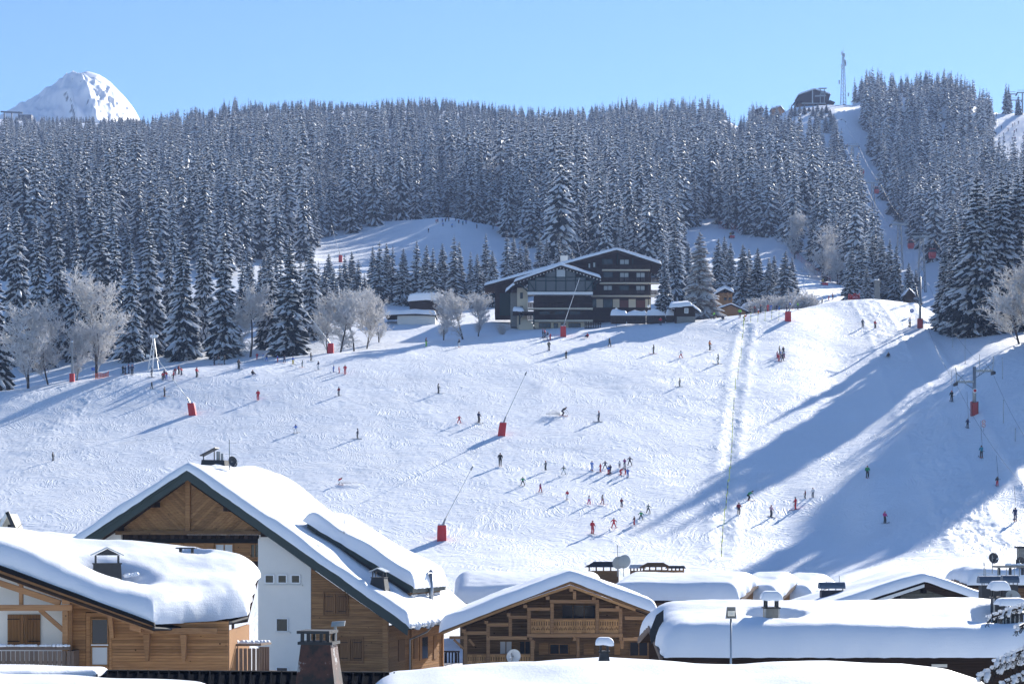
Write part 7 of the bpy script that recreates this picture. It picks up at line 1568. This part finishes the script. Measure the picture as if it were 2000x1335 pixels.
pr_ = random.Random(77)
def person(u, v, jk, tr_, label, px=None, kind='stand', face=None, group='skiers on the slope', helmet=None, gear=True, D=None, board=False):
    p = hit(u, v) if D is None else at(u, D); D_ = p.y
    h = 1.75 if px is None else max(1.05, min(1.9, px*D_/F*(1.0 if kind in ('stand', 'walk', 'ride') else 1.08)))
    if kind == 'sit': h = 1.7
    sc = h/1.75; fa = pr_.uniform(-1.2, 1.2) if face is None else face
    t = empty('person', p, fa, label, 'person', group); t.scale = (sc, sc, sc)
    me, J = BODY[kind]; o = mobj('body', me, t)
    hm = helmet or pr_.choice(['cloth_black', 'cloth_navy', 'cloth_grey', 'cloth_black', 'cloth_red'])
    setm(o, ['cloth_'+jk, 'cloth_'+tr_, hm, 'skin', 'boot', pr_.choice(['boot', 'boot_orange', 'boot'])])
    if not gear: return t
    g = mobj('goggles', gog, t, (J['head'][0], J['head'][1]-.115, J['head'][2]+.0))
    # slope along the skis
    dxy = Vector((math.sin(fa), -math.cos(fa))); z1 = float(zground(p.x+dxy.x, p.y+dxy.y)); z0 = float(zground(p.x-dxy.x, p.y-dxy.y)); pit = math.atan2(z1-z0, 2)
    if board or kind == 'sit':
        o = mobj('snowboard', BOARD, t, (0, -.72 if kind == 'sit' else 0, .05 if kind == 'sit' else .0)); o.rotation_euler = (0, 0, 1.57); setm(o, ['cloth_skyblue' if board == 'blue' else 'ski_dark'])
    else:
        sm_ = pr_.choice(['ski_red', 'ski_dark', 'ski_pale', 'ski_dark'])
        for s, sx in (('l', 1), ('r', -1)):
            an = J['an'+s]; o = mobj('ski', SKI, t, (an[0], an[1]-.05, .02)); o.rotation_euler = (-pit, 0, -sx*.28 if kind == 'plow' else 0); setm(o, [sm_])
            if kind != 'ride': ha = J['ha'+s]; o = mobj('ski_pole', POLE, t, ha); o.rotation_euler = (-.15 if kind != 'lean' else -.9, .15*sx, 0)
    return t
LEFTG = 'skiers in the left part of the slope'; CLASS = 'ski class in the middle of the slope'; CRESTG = 'skier crowd at the crest'; RIGHTG = 'skiers in the big shadow'; MIDG = 'skiers spread over the middle slope'; KN = 'far skiers on the shaded knoll'; FARR = 'far skiers on the right skyline run'; LIFTG = 'riders on the drag lift'
PP = [
 # left cluster at the top
 (240, 730, 'black', 'black', 'dark skier first on the left of the waiting group by the lattice mast', 17, 'stand', LEFTG), (245, 731, 'navy', 'black', 'dark blue skier second in the waiting group by the lattice mast', 17, 'stand', LEFTG), (251, 730, 'navy', 'navy', 'navy clad skier third in the waiting group by the lattice mast', 19, 'stand', LEFTG), (258, 733, 'navy', 'black', 'tall navy skier at the right of the waiting group by the mast', 21, 'stand', LEFTG),
 (297, 737, 'navy', 'black', 'navy skier alone between lattice mast and red class', 19, 'stand', LEFTG), (318, 743, 'red', 'black', 'red jacket child at the left end of the class behind the lance', 16, 'stand', LEFTG), (321, 739, 'navy', 'black', 'navy child in the class behind the lance', 17, 'stand', LEFTG), (325, 741, 'red', 'blue', 'child in red top and blue trousers in the class behind the lance', 17, 'stand', LEFTG), (339, 745, 'red', 'black', 'red and black skier just right of the lance tip', 21, 'stand', LEFTG), (342, 734, 'darkred', 'navy', 'dark red child behind the red and black skier', 16, 'stand', LEFTG), (349, 732, 'darkred', 'black', 'dark red skier left of the pair right of the lance', 19, 'stand', LEFTG), (354, 734, 'red', 'navy', 'red topped skier right of the pair right of the lance', 17, 'stand', LEFTG),
 (384, 738, 'red', 'black', 'lone instructor in red jacket and black trousers on the upper left', 21, 'stand', LEFTG), (296, 759, 'black', 'black', 'small dark skier striding below the left class', 14, 'walk', LEFTG), (321, 774, 'black', 'black', 'black clad adult alone below the left class', 19, 'stand', LEFTG),
 (419, 713, 'black', 'black', 'dark skier left of three standing under the spruces', 18, 'stand', LEFTG), (427, 712, 'brown', 'white', 'skier in white trousers, middle of three under the spruces', 18, 'stand', LEFTG), (439, 712, 'khaki', 'black', 'khaki skier right of three standing under the spruces', 19, 'stand', LEFTG), (466, 721, 'brown', 'black', 'brown jacket adult alone near the left treeline end', 20, 'stand', LEFTG), (494, 732, 'black', 'black', 'black clad snowboarder sitting with a light blue board', 10, 'sit', LEFTG),
 (502, 702, 'red', 'red', 'red child below the small rimed trees', 13, 'stand', LEFTG), (514, 702, 'skyblue', 'white', 'pale blue child right of the red child', 12, 'stand', LEFTG), (521, 705, 'navy', 'blue', 'navy and blue child in the row below the broad spruce', 12, 'plow', LEFTG), (542, 707, 'blue', 'red', 'child in blue top and red trousers below the broad spruce', 14, 'stand', LEFTG), (555, 708, 'navy', 'navy', 'navy child striding below the broad spruce', 15, 'walk', LEFTG), (572, 711, 'blue', 'yellow', 'child in blue top and yellow trousers', 15, 'stand', LEFTG), (591, 717, 'greygreen', 'greygreen', 'grey green child right of the yellow trousers', 14, 'stand', LEFTG), (607, 705, 'black', 'black', 'black clad adult standing at the broad spruce', 17, 'stand', LEFTG), (622, 722, 'navy', 'white', 'skier in navy top and white trousers below the lance', 17, 'stand', LEFTG), (652, 727, 'blue', 'blue', 'small blue child leading two red ones', 14, 'stand', LEFTG), (662, 729, 'red', 'red', 'red child between blue child and red instructor', 14, 'stand', LEFTG), (674, 731, 'red', 'red', 'red instructor at the right of the three', 18, 'stand', LEFTG),
 (504, 782, 'red', 'red', 'all red skier alone on the left middle slope', 21, 'stand', LEFTG), (662, 774, 'darkred', 'grey', 'dark red topped skier in grey trousers on the middle left', 18, 'stand', LEFTG), (578, 846, 'blue', 'white', 'skier in bright blue top turning above the big chalet', 16, 'plow', LEFTG), (699, 858, 'navy', 'black', 'navy skier with long shadow right above the big chalet', 21, 'stand', LEFTG), (662, 946, 'red', 'white', 'crouching racer in red top close above the chalet ridge', 17, 'lean', LEFTG), (103, 901, 'black', 'black', 'black clad skier alone at the far left of the slope', 19, 'stand', LEFTG),
 # middle
 (832, 677, 'khaki', 'lime', 'skier in lime green trousers at the crest left of the hotel', 18, 'stand', MIDG), (897, 679, 'black', 'white', 'skier in black top and white trousers below the hotel', 17, 'stand', MIDG), (856, 769, 'grey', 'black', 'grey jacket skier with backpack in the centre left', 20, 'stand', MIDG), (897, 827, 'red', 'red', 'small all red child left of the middle lance', 15, 'plow', MIDG), (935, 826, 'navy', 'black', 'dark adult beside the red child left of the middle lance', 22, 'stand', MIDG), (977, 909, 'black', 'black', 'tall black clad skier below the middle lance', 25, 'stand', MIDG),
 (1060, 660, 'black', 'black', 'dark skier leftmost of four below the hotel wing', 17, 'stand', MIDG), (1064, 659, 'red', 'black', 'red jacket skier second of four below the hotel wing', 17, 'stand', MIDG), (1070, 664, 'black', 'white', 'white trousered skier third of four below the hotel wing', 17, 'stand', MIDG), (1075, 664, 'red', 'red', 'red child rightmost of four below the hotel wing', 13, 'stand', MIDG), (1072, 684, 'khaki', 'black', 'khaki skier just below the four at the hotel wing', 18, 'stand', MIDG), (1106, 701, 'black', 'khaki', 'dark skier below the hotel lance', 16, 'stand', MIDG), (1147, 659, 'red', 'black', 'snowboarder in red top sitting right of the hotel lance', 9, 'sit', MIDG), (1190, 677, 'black', 'black', 'dark skier under the log stacks', 17, 'walk', MIDG), (1277, 691, 'black', 'khaki', 'dark skier below the snowy log stacks, right of centre', 18, 'stand', MIDG), (1330, 699, 'white', 'red', 'child in white top and red trousers', 14, 'plow', MIDG), (1386, 684, 'orange', 'black', 'skier in orange and black jacket left of the berm', 20, 'stand', MIDG), (1403, 711, 'greygreen', 'greygreen', 'grey green clad skier beside the berm', 20, 'stand', MIDG), (1328, 755, 'black', 'black', 'dark skier alone left of the berm', 17, 'stand', MIDG), (1099, 812, 'black', 'black', 'black clad snowboarder carving hard in spraying snow', 20, 'lean', MIDG), (1170, 825, 'navy', 'black', 'dark blue adult right of the carving snowboarder', 22, 'stand', MIDG), (1290, 635, 'red', 'black', 'red jacket skier by the short log stack', 16, 'stand', MIDG),
 # the class
 (1066, 919, 'grey', 'black', 'grey jacket adult watching left of the class', 19, 'stand', CLASS), (1101, 927, 'greygreen', 'white', 'child with yellow sleeves in a snowplough', 16, 'plow', CLASS), (1021, 948, 'green', 'black', 'green and black child in a snowplough, leftmost below the class', 16, 'plow', CLASS), (1055, 961, 'purple', 'red', 'purple topped child in red trousers', 18, 'walk', CLASS), (1156, 918, 'skyblue', 'skyblue', 'pale blue child at the left of the huddle', 19, 'stand', CLASS), (1173, 922, 'red', 'red', 'red child second in the huddle', 17, 'stand', CLASS), (1182, 916, 'navy', 'navy', 'navy child with raised arms in the huddle', 15, 'plow', CLASS), (1188, 927, 'blue', 'red', 'child in blue top and red trousers in the huddle', 17, 'stand', CLASS), (1192, 925, 'navy', 'black', 'dark blue child behind the red trousers in the huddle', 18, 'stand', CLASS), (1210, 914, 'white', 'navy', 'small white and navy child behind the bending instructor', 13, 'stand', CLASS), (1212, 928, 'red', 'red', 'red instructor bending over a child in the huddle', 17, 'lean', CLASS), (1220, 912, 'purple', 'navy', 'purple and navy child behind the huddle', 17, 'stand', CLASS), (1230, 909, 'navy', 'black', 'dark child in a snowplough at the top right of the huddle', 17, 'plow', CLASS), (1221, 926, 'navy', 'red', 'small child leaning by the instructor', 12, 'stand', CLASS), (1226, 931, 'blue', 'blue', 'bright blue child at the right end of the huddle', 17, 'stand', CLASS),
 (1108, 975, 'red', 'white', 'child in red top and white trousers, first of the descending line', 18, 'stand', CLASS), (1150, 985, 'white', 'pink', 'child in white top and pink trousers in the descending line', 18, 'walk', CLASS), (1176, 985, 'beige', 'rose', 'beige and rose clad child in the descending line', 19, 'walk', CLASS), (1214, 990, 'darkred', 'navy', 'dark red and navy child in the descending line', 18, 'stand', CLASS), (1157, 1043, 'red', 'red', 'tall red instructor leading the line, lowest of the class', 27, 'stand', CLASS), (1199, 1031, 'red', 'red', 'red child right behind the leading instructor', 19, 'plow', CLASS), (1239, 1025, 'brown', 'red', 'brown topped child in red trousers, second behind the instructor', 18, 'stand', CLASS), (1252, 1016, 'green', 'black', 'green and black child with spread arms in the line', 17, 'plow', CLASS), (1266, 1002, 'greygreen', 'black', 'last child of the line near the shadow edge', 17, 'plow', CLASS),
 # in the shadow
 (1462, 977, 'green', 'black', 'crouching skier in dark green at the left edge of the big shadow', 23, 'lean', RIGHTG), (1443, 1006, 'darkred', 'black', 'wine red jacket skier beside the berm in the big shadow', 25, 'stand', RIGHTG), (1506, 1011, 'palepink', 'black', 'skier in pink patterned jacket in the big shadow', 24, 'stand', RIGHTG), (1554, 996, 'red', 'red', 'slim red instructor in the big shadow', 25, 'stand', RIGHTG), (1573, 975, 'darkred', 'black', 'small dark red skier, left of a pair in the big shadow', 18, 'stand', RIGHTG), (1588, 973, 'white', 'grey', 'white topped skier, right of a pair in the big shadow', 20, 'stand', RIGHTG), (1694, 934, 'green', 'black', 'green jacket skier alone in the big shadow', 25, 'stand', RIGHTG), (1728, 1023, 'pink', 'black', 'pink jacket skier just outside the big shadow', 24, 'stand', RIGHTG),
 # crest crowd
 (1395, 623, 'lime', 'black', 'skier in yellow green jacket by the dark hut', 15, 'stand', CRESTG), (1355, 622, 'white', 'black', 'skier in white top standing by the dark hut wall', 14, 'stand', CRESTG), (1412, 624, 'navy', 'black', 'snowboarder sitting right of the yellow green skier', 8, 'sit', CRESTG), (1445, 620, 'lime', 'navy', 'tall skier with lime shoulder before the shelter', 19, 'stand', CRESTG), (1453, 627, 'red', 'black', 'red jacket skier leaning into a turn at the first marker pole', 15, 'lean', CRESTG), (1456, 612, 'yellow', 'black', 'skier in yellow jacket in the crowd', 12, 'stand', CRESTG), (1461, 610, 'navy', 'black', 'navy skier right of the yellow jacket', 13, 'stand', CRESTG), (1468, 610, 'blue', 'red', 'skier in blue top and red trousers in the crowd', 12, 'stand', CRESTG), (1474, 612, 'darkred', 'black', 'tall dark red skier in the crowd', 16, 'stand', CRESTG), (1481, 613, 'white', 'red', 'child in white and red in the crowd', 12, 'stand', CRESTG), (1486, 611, 'black', 'black', 'black clad skier in the crowd middle', 16, 'stand', CRESTG), (1493, 608, 'teal', 'black', 'teal topped skier in the crowd', 13, 'stand', CRESTG), (1500, 608, 'red', 'red', 'bright red instructor standing in the crowd', 15, 'stand', CRESTG), (1506, 607, 'blue', 'skyblue', 'blue clad skier right of the bright red instructor', 13, 'stand', CRESTG), (1517, 606, 'navy', 'navy', 'navy child at the right of the crowd', 11, 'stand', CRESTG), (1522, 606, 'teal', 'blue', 'teal and blue child at the right end of the crowd', 11, 'stand', CRESTG), (1536, 612, 'navy', 'navy', 'navy adult before the crest lance', 17, 'stand', CRESTG), (1543, 603, 'blue', 'navy', 'blue jacket skier just right of the crest lance', 14, 'stand', CRESTG), (1558, 605, 'lime', 'black', 'skier in bright green jacket right of the crest lance', 16, 'stand', CRESTG), (1567, 600, 'black', 'black', 'black clad skier right of the bright green one', 13, 'stand', CRESTG), (1571, 600, 'white', 'white', 'all white clad skier at the thicket', 12, 'stand', CRESTG), (1606, 594, 'white', 'black', 'skier in white top and black trousers on the bright crest', 16, 'stand', CRESTG), (1619, 588, 'red', 'red', 'all red figure left of the red banner', 11, 'stand', CRESTG), (1626, 587, 'darkred', 'black', 'dark red skier beside the all red figure', 15, 'stand', CRESTG), (1586, 595, 'black', 'black', 'first of three sitting figures on the crest', 6, 'sit', CRESTG), (1592, 594, 'navy', 'black', 'second of three sitting figures on the crest', 6, 'sit', CRESTG), (1597, 593, 'black', 'navy', 'third of three sitting figures on the crest', 6, 'sit', CRESTG),
 # huddle right of the berm
 (1521, 706, 'red', 'red', 'red child at the front left of the tight huddle right of the berm', 15, 'stand', MIDG), (1528, 705, 'navy', 'black', 'navy child at the front right of the tight huddle', 15, 'walk', MIDG), (1518, 700, 'palepink', 'red', 'pale child at the left of the tight huddle', 14, 'stand', MIDG), (1525, 699, 'blue', 'navy', 'blue child in the middle of the tight huddle', 14, 'stand', MIDG), (1532, 699, 'white', 'purple', 'white helmeted child at the right of the tight huddle', 14, 'stand', MIDG), (1522, 692, 'khaki', 'black', 'khaki adult behind the tight huddle', 17, 'stand', MIDG), (1530, 694, 'black', 'black', 'black clad adult behind the tight huddle', 17, 'stand', MIDG),
 # right side
 (1685, 640, 'grey', 'black', 'grey jacket skier at the tree shadow tips', 17, 'stand', RIGHTG), (1709, 642, 'red', 'black', 'red jacket skier beside the churned strip', 17, 'stand', RIGHTG), (1735, 697, 'black', 'black', 'black clad skier sitting on the churned strip', 10, 'sit', RIGHTG), (1777, 639, 'white', 'black', 'white vested skier walking up the lift track', 18, 'ride', LIFTG), (1859, 785, 'black', 'black', 'topmost black clad rider on the drag lift', 22, 'ride', LIFTG), (1890, 836, 'navy', 'black', 'small navy rider below the lift tower', 19, 'ride', LIFTG), (1917, 895, 'teal', 'black', 'teal jacket rider at the shadow edge of the lift track', 25, 'ride', LIFTG), (1948, 951, 'black', 'red', 'rider in red trousers on the sunny lift track', 20, 'ride', LIFTG), (1983, 1019, 'navy', 'navy', 'lowest navy rider near the right picture edge', 28, 'ride', LIFTG)]
FACE = {'stand': (-1.6, 1.6), 'plow': (-.6, .6), 'lean': (.6, 1.3), 'sit': (-.7, .7), 'ride': (3.0, 3.3), 'walk': (.6, 1.3)}
for u, v, jk, tr_, lab, px, kind, grp in PP:
    a, c = FACE.get(kind, (-1.5, 1.5)); big = px >= 13
    person(u, v, jk, tr_, lab, px, kind, pr_.uniform(a, c), grp, gear=big or kind == 'sit', board='blue' if 'light blue board' in lab else False)
# far figures
for k, (u, v, jk) in enumerate([(852, 437, 'red'), (855, 436, 'navy'), (864, 435, 'blue'), (870, 435, 'black'), (872, 429, 'black'), (876, 430, 'black'), (877, 434, 'navy'), (865, 443, 'blue'), (883, 445, 'skyblue'), (890, 433, 'greygreen'), (896, 438, 'darkred'), (904, 440, 'teal'), (910, 438, 'blue'), (932, 434, 'teal'), (933, 429, 'orange'), (931, 446, 'khaki'), (963, 448, 'navy'), (837, 454, 'black')]):
    person(u, v, jk, 'black', {'red': 'far red figure leftmost of the knoll top group', 'orange': 'far orange figure highest on the knoll', 'khaki': 'far khaki figure descending the shaded knoll', 'greygreen': 'far grey green figure mid knoll', 'darkred': 'far dark red figure in the knoll row', 'skyblue': 'far pale blue figure low in the knoll group'}.get(jk, 'far small figure in the knoll group, %s counted from the left' % ordi(sorted([852, 855, 864, 865, 870, 872, 876, 877, 883, 890, 896, 904, 910, 931, 932, 933, 963, 837]).index(u) if u in (852, 855, 864, 865, 870, 872, 876, 877, 883, 890, 896, 904, 910, 931, 932, 933, 963, 837) else 0)), 9, 'stand', None, KN, gear=False)
for k, (u, v) in enumerate([(1946, 228), (1956, 252), (1969, 257), (1960, 266), (1961, 273), (1982, 246), (1989, 243), (1978, 248), (1981, 261), (1985, 258), (1977, 274), (1983, 274), (1998, 272)]):
    person(u, v, ['black', 'navy', 'darkred'][k % 3], 'black', 'tiny skier on the skyline run, %s counted from the top' % ordi(sorted(range(13), key=lambda q: [228, 252, 257, 266, 273, 246, 243, 248, 261, 258, 274.1, 274.2, 272][q]).index(k)), 7, 'stand', None, FARR, gear=False)
for k, (u, v, D) in enumerate([(1647, 258, 985), (1655, 256, 990)]): person(u, v, ['black', 'red'][k], 'black', ['tiny dark skier high in the cutting', 'tiny red skier high in the cutting'][k], 8, 'stand', None, 'skiers in the cutting', gear=False, D=D)
# tow bars: rope from cable to each rider
for k, (u, v, vt) in enumerate(((1859, 785, 722), (1890, 836, 764), (1917, 895, 822), (1948, 951, 890), (1983, 1019, 950), (1777, 639, 585))):
    p = hit(u, v); t = empty('tow_bar', p+Vector((.25, .55, 1.05)), 0, 'thin tow rope above the %s' % ['topmost black clad rider', 'small navy rider', 'teal jacket rider', 'rider in red trousers', 'lowest navy rider', 'white vested skier'][k], 'tow rope', 'tow ropes of the drag lift')
    L = (v-vt)*p.y/F-1.0; MB().tube((0, 0, 0), (0, 1.0, max(1.5, L)), .022, .022, 5).build('rope', 'cable', t); MB().bar((-.25, -.1, -.15), (.25, -.1, -.15), .05, .05).build('seat_bar', 'black_paint', t)
# snow thrown up by the carving rider and the racer
def spray(u, v, dx, n, label, s=1.0):
    p = hit(u, v); m_ = MB(); rr = random.Random(int(u))
    for k in range(n):
        f_ = rr.random(); q = Vector((-dx*f_, rr.uniform(-.4, .4), .1+abs(rr.gauss(0, .55))*s*math.sin(f_*2.6+.3)))
        r_ = rr.uniform(.015, .045)*(1.2-f_*.6); m_.add([q+Vector((r_, 0, 0)), q+Vector((-r_*.5, r_*.9, 0)), q+Vector((-r_*.5, -r_*.9, 0)), q+Vector((0, 0, r_*1.3)), q-Vector((0, 0, r_))], [(0, 1, 3), (1, 2, 3), (2, 0, 3), (1, 0, 4), (2, 1, 4), (0, 2, 4)])
    o = m_.build('snow_spray', 'bough_snow', None, smooth=True, loc=p); tag(o, label, 'snow spray', kind='stuff')
spray(1094, 812, 2.3, 1500, 'white powder spray behind the carving snowboarder'); spray(666, 946, -3.2, 900, 'low powder trail behind the crouching racer', .5); spray(578, 846, -.6, 120, 'little powder puff beside the bright blue skier', .5)

# ------------------------------------------------------------------ snowy spruce boughs reaching in at the lower right corner
def bough_tree():
    base = Vector((P(2130, 1300, 36).x, 36.4, -13.5)); t = empty('spruce_tree', base, 0, 'snow loaded spruce boughs reaching in at the lower right corner', 'tree')
    MB().tube((0, 0, 0), (0, 0, 15), .22, .1, 8).build('trunk', 'bark', t); rr = random.Random(4)
    for (ut, vt, us, vs_, thick) in ((1918, 1320, 2110, 1255, .72), (1936, 1206, 2110, 1175, .5), (1990, 1225, 2110, 1190, .4), (1950, 1292, 2100, 1250, .6), (1962, 1335, 2110, 1300, .6)):
        tip = P(ut, vt, 35)-base; st = P(us, vs_, 36)-base; n = 14; br = MB(); nd = MB(); sn = MB(); pts_ = [st.lerp(tip, k/n)+Vector((0, 0, .10*math.sin(k/n*3.1))) for k in range(n+1)]
        for a_, c_ in zip(pts_[:-1], pts_[1:]): br.tube(a_, c_, .018, .016, 5)
        d = (tip-st).normalized()
        for k in range(3, n+1):
            q = pts_[k]; L = .42*(1-.55*k/n)*thick+.06
            for sd in (-1, 1):
                e = q+d*L*.6+Vector((0, sd*L*.5, -L*.75)); br.tube(q, e, .009, .006, 4)
                for j in range(26):
                    f_ = rr.random(); c_ = q.lerp(e, f_); w = Vector((rr.uniform(-1, 1), rr.uniform(-1, 1), rr.uniform(-1, .5))).normalized()*.055; nd.add([c_, c_+w+Vector((.006, 0, 0)), c_+w-Vector((.006, 0, 0))], [(0, 1, 2)])
                if rr.random() < .75:
                    lumps(sn, q.lerp(e, .1)+Vector((0, 0, .05)), q.lerp(e, .75)+Vector((0, 0, .04)), 4, .075*thick, rr.randint(0, 999), 1.0)
            lumps(sn, q+Vector((0, 0, .05)), q+d*.12+Vector((0, 0, .05)), 3, .085*thick*(1.15-.4*k/n), rr.randint(0, 999), .5)
        o = br.build('bough', 'bark', t); nd.build('needles', 'needles', o); sn.build('bough_snow', 'bough_snow', o, smooth=True)
bough_tree()
